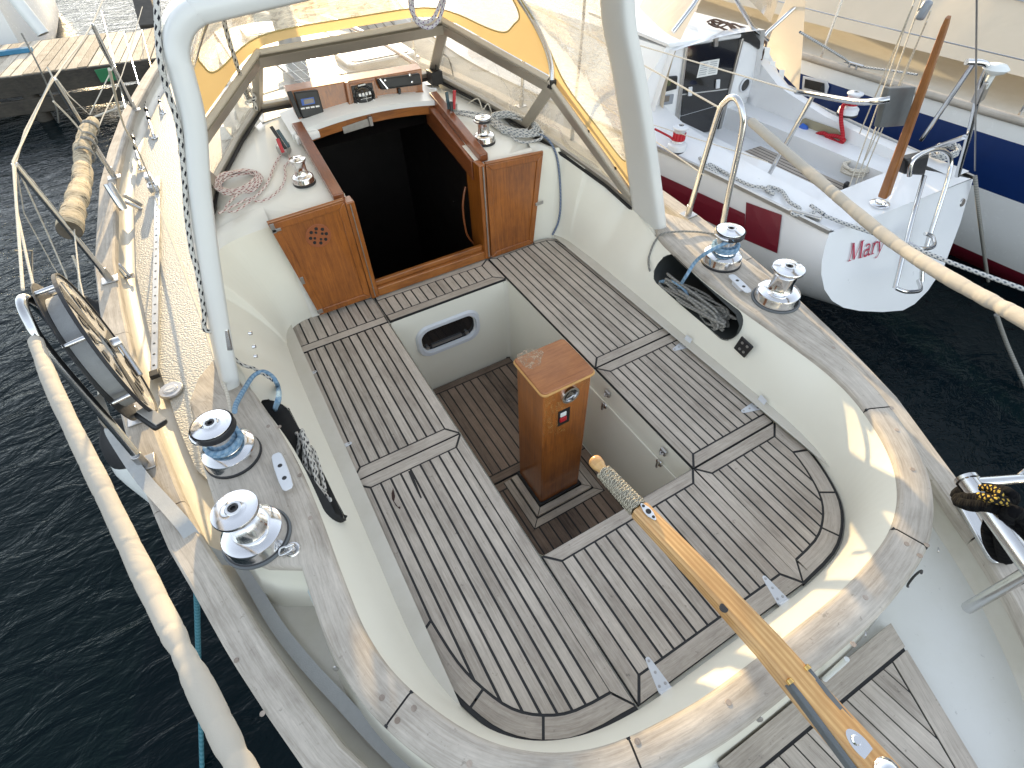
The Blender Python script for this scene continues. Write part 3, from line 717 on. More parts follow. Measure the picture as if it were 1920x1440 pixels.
def liner(i, j):
    k = int(round(i * (NP - 1))); a, e = S_in[k], C_in[k]
    sgn = -1 if a.x < CX else 1
    e = e.copy()
    if e.y > .10: e.z = lerp(.41, .455, min(1, (e.y - .10) / .1)); e.x = CX + sgn * min(abs(e.x - CX), railx2(e.y, sgn))
    elif e.y > -.36 and abs(a.x - CX) > .6: e.z = wall_top(e.y); e.x = CX + sgn * railx2(e.y, sgn)
    # curve: steep near the seat, then leaning out
    t = j; prof = t ** .92
    p = a.lerp(e, t); out = (e - a); out.z = 0
    bulge = -.020 * math.sin(math.pi * t)
    ln = out.length if out.length > 1e-6 else 1
    p += out / ln * bulge
    return p
LIN = [[liner(i / (NP - 1), j / 12) for j in range(13)] for i in range(NP)]
# openings (cubbies) are cut with a boolean afterwards
b = MB(); b.grid(lambda i, j: LIN[int(round(i * (NP - 1)))][int(round(j * 12))], NP - 1, 12)
liner_o = b.build('cockpit_coaming', GC, yacht, smooth=60)
# ---- cut the two rope lockers out of the liner (clip every quad by the signed distance to a capsule seen along x)
bpy.data.objects.remove(liner_o)
ca_, cb_ = P(1229, 514, x=1.085), P(1356, 612, x=1.085); CR = .058; CRS = {True: .058, False: .040}
def sdf(p):
    if abs(p.x - CX) < .5: return 1.0
    CR = CRS[p.x > CX]
    a = V((ca_.y, ca_.z)) + (V((0, 0)) if p.x > CX else V((.085, .012))); e = V((cb_.y, cb_.z)); q = V((p.y, p.z)); t = max(0, min(1, (q - a).dot(e - a) / (e - a).length_squared))
    return (q - (a + (e - a) * t)).length - CR
b = MB(); NI, NJ = (NP - 1) * 4, 26
def LP(i, j): 
    x = i / NI * (NP - 1); k = min(NP - 2, int(x)); f = x - k; y = j / NJ * 12; m = min(11, int(y)); g_ = y - m
    return LIN[k][m].lerp(LIN[k + 1][m], f).lerp(LIN[k][m + 1].lerp(LIN[k + 1][m + 1], f), g_)
GR = [[LP(i, j) for j in range(NJ + 1)] for i in range(NI + 1)]; SD = [[sdf(p) for p in r] for r in GR]
for i in range(NI):
    for j in range(NJ):
        q = [(i, j), (i + 1, j), (i + 1, j + 1), (i, j + 1)]; d = [SD[a][c] for a, c in q]; p = [GR[a][c] for a, c in q]
        if all(x > 0 for x in d): b.poly(p); continue
        if all(x <= 0 for x in d): continue
        out = []
        for k in range(4):
            k2 = (k + 1) % 4
            if d[k] > 0: out.append(p[k])
            if (d[k] > 0) != (d[k2] > 0): out.append(p[k].lerp(p[k2], d[k] / (d[k] - d[k2])))
        if len(out) >= 3: b.poly(out)
b.build('cockpit_coaming', GC, yacht, smooth=60)
def surf_x(y, z, s):   # x of the liner at given y,z on side s (-1 port, 1 starboard)
    best = None
    for i in range(0, NI + 1, 2):
        p0 = GR[i][0]
        if (p0.x - CX) * s < .5 or abs(p0.y - y) > .08: continue
        for j in range(0, NJ + 1, 2):
            p = GR[i][j]; d = (p.y - y) ** 2 + (p.z - z) ** 2
            if best is None or d < best[0]: best = (d, p.x)
    return best[1] if best else CX + s * .8
CSIDE = [1]
def capsule(r, n=12):
    a = V((ca_.y, ca_.z)) + (V((0, 0)) if CSIDE[0] > 0 else V((.085, .012))); e = V((cb_.y, cb_.z)); d = (e - a).normalized(); q = V((-d.y, d.x)); out = []
    for c_, a0 in ((e, -90), (a, 90)):
        for k in range(n + 1):
            t = R_(a0 + 180 * k / n); out.append(c_ + (d * math.cos(t) + q * math.sin(t)) * r)
    return out
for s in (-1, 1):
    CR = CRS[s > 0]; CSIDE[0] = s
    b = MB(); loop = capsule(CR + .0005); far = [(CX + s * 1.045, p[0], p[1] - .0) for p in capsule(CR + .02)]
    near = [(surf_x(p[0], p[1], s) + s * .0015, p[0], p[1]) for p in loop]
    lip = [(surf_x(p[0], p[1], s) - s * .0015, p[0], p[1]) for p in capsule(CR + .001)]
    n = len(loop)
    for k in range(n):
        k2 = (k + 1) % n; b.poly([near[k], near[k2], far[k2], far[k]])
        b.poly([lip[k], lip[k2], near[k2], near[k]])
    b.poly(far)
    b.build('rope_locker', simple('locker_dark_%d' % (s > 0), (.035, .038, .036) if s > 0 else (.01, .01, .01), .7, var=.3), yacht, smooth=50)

# ---- cap
def caphalf(y, s=-1):
    if s > 0 and y < -.85: return tab([(-1.55, .865), (-1.35, .925), (-1.15, .985), (-1.0, 1.035), (-.85, 1.085)], y)
    return tab([(-1.10, .915), (-1.06, .985), (-1.0, 1.045), (-.85, 1.085), (-.6, 1.10), (-.32, 1.10), (-.22, 1.06), (-.14, .99), (-.10, .955)], y)
CZ0, CZ1 = .216, .242
cin, cout = [], []
Cs = spline([V((x, y, 0)) for x, y in sym_path([(-.655, -.10), (-.65, -.22), (-.62, -.338), (-.600, -.36), (-.572, -.50)] + cap_path[6:])], 6)
for k, p in enumerate(Cs):
    t = (Cs[min(k + 1, len(Cs) - 1)] - Cs[max(k - 1, 0)]).normalized(); nrm = V((t.y, -t.x, 0))
    if nrm.dot(V((p.x - CX, p.y + .6, 0))) < 0: nrm = -nrm
    w = .086
    if p.y > (-1.09 if p.x < CX else -1.50) and abs(p.x - CX) > .5: q = V((CX + math.copysign(caphalf(p.y, p.x - CX), p.x - CX), p.y, 0))
    else: q = p + nrm * w
    cin.append(p); cout.append(q)
def near_i(pt): return min(range(len(cin)), key=lambda k: (cin[k] - V((pt[0], pt[1], 0))).length)
cuts = [0] + sorted(near_i(p) for p in ((-.469, -1.514), (-.126, -1.811), (.786, -1.82), (1.083, -1.514))) + [len(cin) - 1]
b = MB(); g = MB()
for ci, (i0, i1) in enumerate(zip(cuts, cuts[1:])):
    ou = random.uniform(0, 50); acc = 0; c = random.uniform(.3, .7)
    idx = list(range(i0, i1 + 1))
    I = [cin[k].copy() for k in idx]; O = [cout[k].copy() for k in idx]
    if ci: d = (I[1] - I[0]).normalized() * .0022; I[0] += d; O[0] += d
    if ci < len(cuts) - 2: d = (I[-2] - I[-1]).normalized() * .0022; I[-1] += d; O[-1] += d
    for k in range(len(idx) - 1):
        L = (I[k + 1] - I[k]).length
        rows = []
        for p, q in ((I[k], O[k]), (I[k + 1], O[k + 1])):
            d = (q - p); W = d.length; d = d.normalized()
            rows.append([V((*(p + d * .000).xy, CZ0)), V((*(p + d * .000).xy, CZ1 - .012)), V((*(p + d * .004).xy, CZ1 - .004)), V((*(p + d * .012).xy, CZ1)), V((*(q - d * .012).xy, CZ1)), V((*(q - d * .004).xy, CZ1 - .004)), V((*q.xy, CZ1 - .012)), V((*q.xy, CZ0))])
            rows[-1].append(W)
        a_, e_ = rows; W = [a_.pop(), e_.pop()]
        vv = [0, .02, .03, .04, None, None, None, None]
        for r in range(7):
            q = [a_[r], e_[r], e_[r + 1], a_[r + 1]]
            va = lambda rr, w: [0, .014, .024, .036, w, w + .01, w + .02, w + .04][rr]
            b.poly(q, [(ou + acc, va(r, W[0])), (ou + acc + L, va(r, W[1])), (ou + acc + L, va(r + 1, W[1])), (ou + acc, va(r + 1, W[0]))], c)
        acc += L
    # end caps
    for p, q in ((I[0], O[0]), (I[-1], O[-1])):
        b.poly([(p.x, p.y, CZ0), (q.x, q.y, CZ0), (q.x, q.y, CZ1 - .01), (p.x, p.y, CZ1 - .01)], None, c)
for k in cuts[1:-1]:
    p, q = cin[k], cout[k]; t = (cin[k + 1] - cin[k - 1]).normalized() * .004; d = (q - p).normalized() * .001
    g.hexa([(*(p + d - t).xy, CZ0 + .001), (*(q - d - t).xy, CZ0 + .001), (*(q - d + t).xy, CZ0 + .001), (*(p + d + t).xy, CZ0 + .001)], [(*(p + d - t).xy, CZ1 - .003), (*(q - d - t).xy, CZ1 - .003), (*(q - d + t).xy, CZ1 - .003), (*(p + d + t).xy, CZ1 - .003)])
cap_o = b.build('coaming_cap', M_['teak_cap'], yacht, smooth=40); g.split('caulking', CK, cap_o)
# wooden plugs in the cap
b = MB()
for (u, v) in [(443, 1238), (492, 1338), (716, 1308), (745, 1351), (776, 1328), (880, 1432), (1195, 1390), (1366, 1317), (1623, 1120), (1700, 1020), (1738, 1022), (1711, 880), (1682, 806), (1672, 765), (1563, 652), (503, 799), (522, 865), (524, 800), (562, 891), (582, 971), (1725, 1042), (1600, 1208)]:
    zz_ = .1262 if (u, v) in ((443, 1238), (492, 1338)) else CZ1; p = P(u, v, z=zz_); b.lathe([(.0001, .0012), (.0062, .0012), (.0066, .0)], (p.x, p.y, zz_), (0, 0, 1), 14, c=random.random())
b.split('wood_plug', wood('plug', (.20, .16, .13), (.45, .38, .32), .8, src='Object', sc=(60, 6, 1)), cap_o)
# ---- outer coaming wall
b = MB()
ow = cout
def wallout(i, j):
    k = int(round(i * (len(ow) - 1))); q = ow[k]; p = cin[k]; d = (q - p).normalized()
    t = j; flare = .045 * t ** 2.2
    if q.y < -1.86: zb = -.0
    else: zb = 0.0
    return (q.x + d.x * (flare - .007), q.y + d.y * (flare - .007), lerp(CZ0 + .001, zb - .004, t))
b.grid(wallout, len(ow) - 1, 7)
# underside of cap
b.grid(lambda i, j: (lambda k: (lerp(cin[k].x, cout[k].x, j), lerp(cin[k].y, cout[k].y, j), CZ0 + .0005))(int(round(i * (len(ow) - 1)))), len(ow) - 1, 1)
# wall outside the windscreen, forward of the arch
for s in (-1, 1):
    def wo(i, j):
        y = lerp(-.36, .96, i); h = railx2(y, s) + .022 if y > -.34 else .93; z = wall_top(y) if y < .42 else lerp(.515, .65, (y - .42) / .54)
        t = j; return (CX + s * (h + .035 * t ** 1.6), y, lerp(z - .002, .012, t))
    b.grid(wo, 24, 7)
    # narrow ledge carrying the frame
    b.grid(lambda i, j: (lambda y: (CX + s * lerp(railx2(y, s) - .004, railx2(y, s) + .022, j), y, (wall_top(y) if y < .42 else lerp(.515, .65, (y - .42) / .54)) - .002))(lerp(-.34, .96, i)), 24, 1)
b.build('coaming_side', M_['gel_cream'], yacht, smooth=45)

gel('gel_shelf', (0.78, 0.77, 0.71), 0.3, 0.08)
# ---------------------------------------------------------------- bulkhead, cabin top inside the windscreen
BY = .222
shelf_z = lambda y: lerp(.487, .625, max(0, min(1, (y - BY) / .74)))
def whalf(z):   # half-breadth of the cockpit wall at the bulkhead
    return tab([(-.01, .603), (.42, .603)], z)
b = MB(); DX0, DX1 = .010, .615
# wall either side of the opening with rolled top edge
def roll(x, k, n=6):  # profile from (y=BY, z low) up and over to the shelf
    pass
for s in (-1, 1):
    xo = lambda z: CX + s * whalf(z); xi = DX0 if s < 0 else DX1
    def wl_(i, j):
        t = i * 1.0
        if t < .55: y, z = BY, lerp(-.012, .455, t / .55)
        elif t < .75: a = (t - .55) / .2 * math.pi / 2; y, z = BY + .035 * (1 - math.cos(a)), .455 + .032 * math.sin(a)
        else:
            y = lerp(BY + .035, .98, (t - .75) / .25); z = shelf_z(y)
        h = whalf(min(z, .42)) if t < .75 else min(railx2(y, s) - .004, lerp(.603, .97, min(1, (y - BY - .035) / .12)))
        xo_ = CX + s * h; x = lerp(xi, xo_, j)
        edge = abs(x - CX) / h
        if t >= .75 and edge > .75: z = z - .35 * max(0, edge - .75) ** 1.4 * (1 if y < .5 else .4)
        return (x, y, z)
    b.grid(wl_, 40, 14, flip=(s < 0))
for s in (-1, 1):
    tp_ = [LIN[k][12] for k in range(NP) if LIN[k][12].y > -.06 and (LIN[k][12].x - CX) * s > .35]
    if s > 0: tp_ = tp_[::-1]
    m_ = len(tp_)
    def fill(i, j):
        p = tp_[int(round(i * (m_ - 1)))]; y = lerp(p.y, max(p.y + .02, .33), j); h = min(abs(p.x - CX), railx2(y, s)); e = abs(p.x - CX) / railx2(y, s)
        zt_ = shelf_z(max(y, BY)) - .35 * max(0, min(1, e) - .75) ** 1.4 - .001
        return (CX + s * h, y, lerp(p.z, zt_, min(1, j * 2.2) ** .7))
    b.grid(fill, m_ - 1, 8)
# lower lip under the sill and strip forward of the hatch
b.poly([(DX0, BY, -.012), (DX1, BY, -.012), (DX1, BY, .02), (DX0, BY, .02)])
b.grid(lambda i, j: (lerp(DX0, DX1, i), lerp(.80, .98, j), shelf_z(lerp(.80, .98, j))), 6, 4)
b.build('cabin_bulkhead', M_['gel_shelf'], yacht, smooth=50)
# dark cabin interior with sole, steps
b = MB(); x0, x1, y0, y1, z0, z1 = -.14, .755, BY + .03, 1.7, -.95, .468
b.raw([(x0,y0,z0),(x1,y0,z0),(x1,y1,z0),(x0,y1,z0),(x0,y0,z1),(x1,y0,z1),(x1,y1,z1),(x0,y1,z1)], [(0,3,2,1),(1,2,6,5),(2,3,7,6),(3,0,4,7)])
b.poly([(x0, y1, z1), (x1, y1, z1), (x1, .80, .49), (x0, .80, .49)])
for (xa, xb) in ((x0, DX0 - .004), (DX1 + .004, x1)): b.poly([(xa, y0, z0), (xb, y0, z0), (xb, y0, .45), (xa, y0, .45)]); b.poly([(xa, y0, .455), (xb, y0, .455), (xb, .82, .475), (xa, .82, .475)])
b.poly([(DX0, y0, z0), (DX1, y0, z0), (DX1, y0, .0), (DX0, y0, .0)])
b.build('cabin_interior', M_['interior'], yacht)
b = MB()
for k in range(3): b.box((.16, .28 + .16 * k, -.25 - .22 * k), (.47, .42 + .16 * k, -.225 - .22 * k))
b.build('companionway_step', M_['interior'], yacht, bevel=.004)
b = MB(); b.tube(spline([P(850, 378, y=.9), P(872, 371, y=.8), P(892, 368, y=.7)], 5), .004, 6); b.build('grab_rail', M_['steel_dull'], yacht)
b = MB(); b.tube(spline([(DX1 - .012, .36, .33), (DX1 - .04, .35, .24), (DX1 - .04, .34, .10), (DX1 - .012, .33, .03)], 6), .0055, 8); b.build('grab_handle', M_['varnish_y'], yacht, smooth=60)

# companionway frame
VX, VY, VZ = M_['varnish_x'], M_['varnish_y'], M_['varnish']
fr = MB(); fr.box((DX0 - .022, BY - .030, .008), (DX0 + .016, BY + .03, .498)); fr.box((DX1 - .012, BY - .030, .008), (DX1 + .020, BY + .03, .498)); fr.split('door_post', VZ, yacht, bevel=.004)
fr = MB(); fr.box((DX0 + .016, BY - .026, .006), (DX1 - .012, BY + .022, .052)); fr.box((DX0 + .016, BY - .006, .052), (DX1 - .012, BY + .016, .078)); fr.build('door_sill', VX, yacht, bevel=.004)
# hatch rails running forward over the cabin top
for s, xa, xb in ((-1, -.044, .002), (1, .634, .676)):
    b = MB(); ya, yb = BY + .015, .76
    b.hexa([(xa, ya, .487), (xb, ya, .487), (xb, ya, .522), (xa, ya, .522)], [(xa, yb, .600), (xb, yb, .600), (xb, yb, .640), (xa, yb, .640)])
    xi_ = (xb - .012, xb + .006) if s < 0 else (.602, .637)
    b.hexa([(xi_[0], ya + .03, .40), (xi_[1], ya + .03, .40), (xi_[1], ya + .03, .49), (xi_[0], ya + .03, .49)], [(xi_[0], yb, .50), (xi_[1], yb, .50), (xi_[1], yb, .605), (xi_[0], yb, .605)])
    b.build('hatch_rail', VY, yacht, bevel=.004)
b = MB(); b.box((DX1 + .001, BY + .02, .0), (DX1 + .008, .36, .44)); b.build('door_jamb', VZ, yacht)
b = MB(); b.box((DX1 + .004, BY - .036, .02), (DX1 + .010, BY - .030, .49)); b.box((DX0 - .006, BY - .034, .02), (DX0 - .002, BY - .031, .49)); b.split('jamb_strip', M_['steel_dull'], yacht)
# doors opened flat against the bulkhead
def door(xi, xot, xob, z0, z1i, z1o, grille, lab, hx):
    yf, yb = BY - .030, BY - .008; s = 1 if xot > xi else -1
    out = [V((xi, 0, z0)), V((xob, 0, z0 + .0)), V((xot, 0, z1o)), V((xi, 0, z1i))]
    cx_ = sum(p.x for p in out) / 4; cz_ = sum(p.z for p in out) / 4
    fw = .030
    o2 = offset([(p.x, p.z) for p in (out if s > 0 else out[::-1])], [fw] * 4); o1 = [(p.x, p.z) for p in (out if s > 0 else out[::-1])]
    b = MB()
    for k in range(4):
        k2 = (k + 1) % 4
        q = [o1[k], o1[k2], o2[k2], o2[k]]; q = offset(q, [.0004] * 4) if True else q
        b.hexa([(x, yb, z) for x, z in q], [(x, yf, z) for x, z in q])
    do = b.build('companionway_door', VZ, yacht, bevel=.0025, label=lab)
    b = MB(); q = offset(o1, [fw - .003] * 4); b.hexa([(x, yb - .002, z) for x, z in q], [(x, yf + .006, z) for x, z in q]); b.build('door_panel', VZ, do)
    # rounded top lip in lighter wood
    b = MB(); a_, e_ = out[3], out[2]; b.tube([(a_.x, BY - .02, a_.z + .004), (e_.x, BY - .02, e_.z + .004)], .008, 8); b.build('door_lip', VX, do, smooth=60)
    if grille:
        gx, gz = grille; b = MB(); b.lathe([(.0, .0015), (.050, .0015), (.052, 0)], (gx, yf + .0055, gz), (0, -1, 0), 30); b.build('vent_disc', simple('vent_disc', (.26, .075, .022), .5), do)
        b = MB()
        for k in range(8):
            for r_, sz in ((.033, .0065), (.018, .005)):
                if r_ < .02 and k % 2: continue
                a = k * math.pi / 4 + (.0 if r_ > .02 else .3); b.lathe([(.0, .003), (sz, .003), (sz + .001, 0)], (gx + r_ * math.cos(a), yf + .0045, gz + r_ * math.sin(a)), (0, -1, 0), 12)
        b.split('vent_hole', M_['black'], do)
    b = MB()
    for (x, z, w_, h_) in hx: b.box((x - w_ / 2, yf - .004, z - h_ / 2), (x + w_ / 2, yf + .002, z + h_ / 2))
    b.split('door_fitting', M_['steel_dull'], do, bevel=.001)
gp = P(597, 442, y=BY - .024)
door(DX0 - .024, -.322, -.262, .018, .508, .498, (gp.x, gp.z), 'open port companionway door with round vent disc', [(-.31, .48, .016, .04), (-.30, .47, .035, .012), (-.278, .22, .014, .035), (-.255, .04, .025, .02)])
door(DX1 + .024, .945, .892, .004, .492, .470, None, 'open starboard companionway door with plain panel', [(.925, .225, .045, .016)])

# hatch hood, header, light board
b = MB()
def hood(i, j):
    x = lerp(-.065, .67, i); c_ = math.sin(math.pi * i) ** .8 * .035; y = lerp(.70, .90, j); return (x, y, .612 + c_ + .03 * j)
b.grid(hood, 24, 4)
b.grid(lambda i, j: (lerp(-.065, .67, i), .70, .612 + math.sin(math.pi * i) ** .8 * .035 - .022 * j), 24, 1)
b.build('sliding_hatch', GW, yacht, smooth=40)
b = MB()
def hdr(i, j): x = lerp(.0, .625, i); c_ = math.sin(math.pi * (x + .065) / .735) ** .8 * .035; return (x, .71, .590 + c_ - .042 * j)
b.grid(hdr, 20, 1); b.build('hatch_header', VX, yacht)
b = MB(); p, q = P(643, 243, y=.703), P(692, 227, y=.703)
b.hexa([(p.x, .707, p.z - .020), (q.x, .707, q.z - .022), (q.x, .707, q.z + .012), (p.x, .707, p.z + .010)], [(p.x, .703, p.z - .020), (q.x, .703, q.z - .022), (q.x, .703, q.z + .012), (p.x, .703, p.z + .010)])
b.box((q.x - .002, .69, q.z - .02), (q.x + .014, .71, q.z + .02)); b.build('latch_plate', M_['steel_dull'], yacht, bevel=.001)
# hood base under the instruments (raised cream moulding)
b = MB(); q = [P(u, v, z=.60) for u, v in [(533, 226), (560, 218), (600, 250), (556, 264), (546, 246)]]; b.hexa([p + V((0, 0, -.02)) for p in q], [p + V((0, 0, .012)) for p in q]); b.build('hood_moulding', GW, yacht, bevel=.006)
# instrument box on the hood
IYF, IYB = .80, .95; 
def ip(u, v): return P(u, v, n=(0, -1, .18), o=(.3, IYF, .66))
b = MB(); a_, b_, c_, d_ = ip(539, 172), ip(791, 129), ip(793, 172), ip(560, 223)
bk = V((0, .07, .008))
b.hexa([a_, b_, c_, d_], [a_ + bk, b_ + bk, c_ + bk, d_ + bk]); ibox = b.build('instrument_box', VZ, yacht, bevel=.003)
def plate(name, pts, off, mat, par=ibox, th=.006, bev=.003):
    q = [ip(*p) for p in pts]; nn = V((0, -1, .18)).normalized(); b = MB(); b.hexa([p + nn * off for p in q], [p + nn * (off + th) for p in q]); return b.build(name, mat, par, bevel=bev)
plate('box_end', [(537, 172), (546, 170), (567, 221), (559, 223)], .0, M_['black'])
d1 = plate('display_unit', [(549, 172), (594, 167), (607, 213), (566, 222)], .002, M_['black'], th=.018, bev=.006)
plate('screen', [(562, 185), (586, 181), (589, 193), (565, 197)], .021, M_['blue_plastic'], th=.001, bev=0); plate('screen', [(567, 186), (585, 183), (587, 191), (569, 195)], .0225, M_['lcd'], th=.001, bev=0)
for k in range(4): u = 562 + k * 9.2; plate('button', [(u, 201.5 - k * 1.4), (u + 7.2, 200.4 - k * 1.4), (u + 8.0, 203.4 - k * 1.4), (u + .9, 204.5 - k * 1.4)], .0205, M_['white_print'], th=.001, bev=0)
plate('box_divider', [(645, 154), (652, 152), (662, 208), (655, 209)], .002, VZ, th=.02)
plate('compass_plate', [(653, 158), (700, 150), (710, 201), (661, 208)], .002, VZ, th=.016)
cp = plate('compass_face', [(656, 161), (695, 154), (704, 199), (664, 205)], .018, M_['black'], th=.006)
nn = V((0, -1, .18)).normalized(); cc_ = ip(680, 179) + nn * .024
b = MB(); b.lathe([(.050, .0), (.052, .004), (.047, .008), (.045, .004)], cc_, nn, 32); b.build('compass_ring', M_['black_gloss'], ibox, smooth=40)
b = MB(); b.lathe([(.0, .020), (.018, .018), (.034, .010), (.042, .002)], cc_, nn, 28); b.build('compass_dome', M_['black_gloss'], ibox, smooth=60)
b = MB(); e1 = V((1, 0, 0)); e2 = nn.cross(e1)
def tick(ax_, az_, w_, h_, off=.021): 
    o_ = cc_ + nn * off + e1 * ax_ + e2 * (-az_ if e2.z < 0 else az_); b.poly([o_ + e1 * sx * w_ + e2 * sz * h_ for sx, sz in ((-1, -1), (1, -1), (1, 1), (-1, 1))])
for k in range(4): tick(-.024 + k * .016, .010, .005, .006, .024)
for k in range(5): tick(-.014 + k * .007, .046, .0028, .003, .010)
for k in range(7): a = R_(-60 + 20 * k); tick(.045 * math.sin(a), -.045 * math.cos(a), .0028, .003, .010)
tick(0, -.008, .026, .0007, .024); tick(.002, -.014, .0007, .018, .024)
b.build('compass_marks', M_['white_print'], ibox)
plate('angle_bracket', [(703, 147), (784, 136), (789, 158), (712, 168)], .004, M_['black'], th=.022, bev=.008)
b = MB()
for (u, v) in ((719, 150), (765, 140), (769, 153)): b.lathe([(.0, .004), (.005, .003), (.006, 0)], ip(u, v) + nn * .026, nn, 12)
b.split('bracket_screw', M_['steel'], ibox, smooth=40)
b = MB(); b.tube([ip(708, 147) + nn * .035, ip(722, 165) + nn * .04], .004, 8); b.build('bracket_lever', M_['chrome'], ibox)
plate('hook', [(744, 165), (750, 165), (751, 176), (746, 177)], .004, M_['black'], th=.01)
b = MB(); b.tube([(d_ + nn * .002).lerp(c_ + nn * .002, t) for t in (0, .5, 1)], .006, 8); 
b.build('box_ledge', VX, yacht)
b = MB(); b.box((.70, .86, .63), (.76, .93, .69)); b.tube(spline([(.73, .88, .69), (.75, .86, .76), (.80, .86, .74), (.81, .84, .66)], 6), .004, 6); b.build('socket_box', M_['black'], yacht, bevel=.004)

# ---------------------------------------------------------------- windscreen
FR = M_['alu_frame']
RP = lambda s: [V((CX + s * .940, -.145, .272)), V((CX + s * .885, .0, .345)), V((CX + s * .79, .2, .43)), V((CX + s * .678, .42, .520)), V((CX + s * .56, .70, .595)), V((CX + s * .442, .96, .655))]
KP = P(352, 302, y=.20)
RPP = [V((CX - .945, -.145, .272)), V((CX - .935, .0, .36)), V((CX - .87, .3, .47)), V((CX - .751, .56, .552)), V((CX - .577, .835, .61)), V((CX - .442, .99, .66))]
_RP = RP
RP = lambda s: _RP(s) if s > 0 else [V(p) for p in RPP]
K_ = lambda s: KP.copy() if s < 0 else V((CX + s * .663, .185, .752)); T2 = lambda s: V((CX + s * .412, .69, .910)); T0 = lambda s: V((CX + s * .935, -.135, .300))
ws = thing('x', None, None) if False else None
def bar(mb, a, e, w, d, nrm, m=0):
    t = (e - a).normalized(); n_ = (nrm - t * nrm.dot(t)).normalized(); q = t.cross(n_)
    mb.hexa([a + n_ * sx * d / 2 + q * sy * w / 2 for sx, sy in ((-1, -1), (1, -1), (1, 1), (-1, 1))], [e + n_ * sx * d / 2 + q * sy * w / 2 for sx, sy in ((-1, -1), (1, -1), (1, 1), (-1, 1))], m)
b = MB(); rub = MB()
for s in (-1, 1):
    pts = RP(s); N = V((s, .35, .3))
    for a, e in zip(pts, pts[1:]): bar(b, a, e, .030, .022, N)
    for a, e in zip(pts, pts[1:]):
        off = V((-s * .012, -.006, .002)); dn = V((0, 0, -.018)); bar(rub, a + off + dn, e + off + dn, .012, .010, N)
    bar(b, T0(s), K_(s), .045, .024, N); bar(b, K_(s), T2(s), .040, .024, N)
    bar(b, RP(s)[3], K_(s), .045, .026, N); bar(b, RP(s)[5], T2(s), .045, .030, V((s, 1, .3)))
bar(b, RP(-1)[5], RP(1)[5], .030, .022, V((0, 1, .4))); bar(rub, RP(-1)[5] + V((0, -.014, -.018)), RP(1)[5] + V((0, -.014, -.018)), .012, .010, V((0, 1, .4)))
bar(b, T2(-1), T2(1), .042, .024, V((0, 1, .4)))
frame_o = b.build('windscreen_frame', FR, yacht, bevel=.003); rub.build('rubber_seal', M_['black'], frame_o)
# inner cap rail of beige on the top edge
b = MB()
for s in (-1, 1):
    bar(b, T0(s) + V((-s * .012, 0, .022)), K_(s) + V((-s * .012, 0, .030)), .030, .020, V((s, .3, 1))); bar(b, K_(s) + V((-s * .012, 0, .030)), T2(s) + V((-s * .012, -.01, .034)), .034, .022, V((s, .3, 1)))
bar(b, T2(-1) + V((0, -.012, .034)), T2(1) + V((0, -.012, .034)), .034, .022, V((0, .3, 1)))
b.build('top_rail', simple('rail_beige', (.52, .47, .39), .5, var=.1), yacht, bevel=.005)
def pane(pts, lab=None):
    b = MB(); b.poly(pts); return b.build('window_pane', M_['glass'], yacht, label=lab)
pane([RP(-1)[5], RP(1)[5], T2(1), T2(-1)])
for s in (-1, 1):
    r = RP(s); b = MB()
    # tall side pane between mullions, triangulated along the curved sill
    b.raw([r[5], r[4], r[3], K_(s), T2(s)], [(0, 1, 4), (1, 2, 3), (1, 3, 4)]); b.build('window_pane', M_['glass'], yacht)
    b = MB(); b.raw([r[3], r[2], r[1], r[0], T0(s), K_(s)], [(0, 1, 5), (1, 2, 5), (2, 3, 4), (2, 4, 5)]); b.build('window_pane', M_['glass'], yacht)

# ---------------------------------------------------------------- dodger
HP = lambda s: [K_(s) + V((0, -.01, .03)), V((CX + s * .672, .20, .835)), V((CX + s * .674, .26, .905)), V((CX + s * .655, .345, .99)), V((CX + s * .60, .41, 1.08)), V((CX + s * .50, .455, 1.165)), V((CX + s * .30, .49, 1.225))]
HPP = [KP + V((0, -.01, .02)), P(337, 235, y=.25), P(341, 175, y=.31), P(359, 118, y=.38), P(391, 26, y=.45), V((CX - .43, .475, 1.195)), V((CX - .25, .49, 1.225))]
hoop = spline(HPP + [V((CX, .50, 1.24))] + HP(1)[::-1], 6)
trl = [T0(-1), K_(-1), T2(-1), T2(1), K_(1), T0(1)]
up_ = V((0, 0, .045))
def along(pts, t):
    L = [0]
    for a, e in zip(pts, pts[1:]): L.append(L[-1] + (e - a).length)
    x = t * L[-1]
    for k in range(len(pts) - 1):
        if x <= L[k + 1] + 1e-9: return pts[k].lerp(pts[k + 1], (x - L[k]) / (L[k + 1] - L[k]))
    return pts[-1].copy()
front_low = spline([K_(-1) + up_, K_(-1).lerp(T2(-1), .5) + up_, K_(-1).lerp(T2(-1), .9) + up_, T2(-1).lerp(T2(1), .12) + up_ + V((0, .01, .01)), T2(-1).lerp(T2(1), .5) + up_ + V((0, .0, .015)), T2(-1).lerp(T2(1), .88) + up_ + V((0, .01, .01)), K_(1).lerp(T2(1), .9) + up_, K_(1).lerp(T2(1), .5) + up_, K_(1) + up_], 8)
def front(u, v):
    a, e = along(front_low, u), along(hoop, u); p = a.lerp(e, v); p.z += .035 * math.sin(math.pi * v) * math.sin(math.pi * u) ** .5; p.y += .05 * math.sin(math.pi * v) * math.sin(math.pi * u) ** .5
    return p
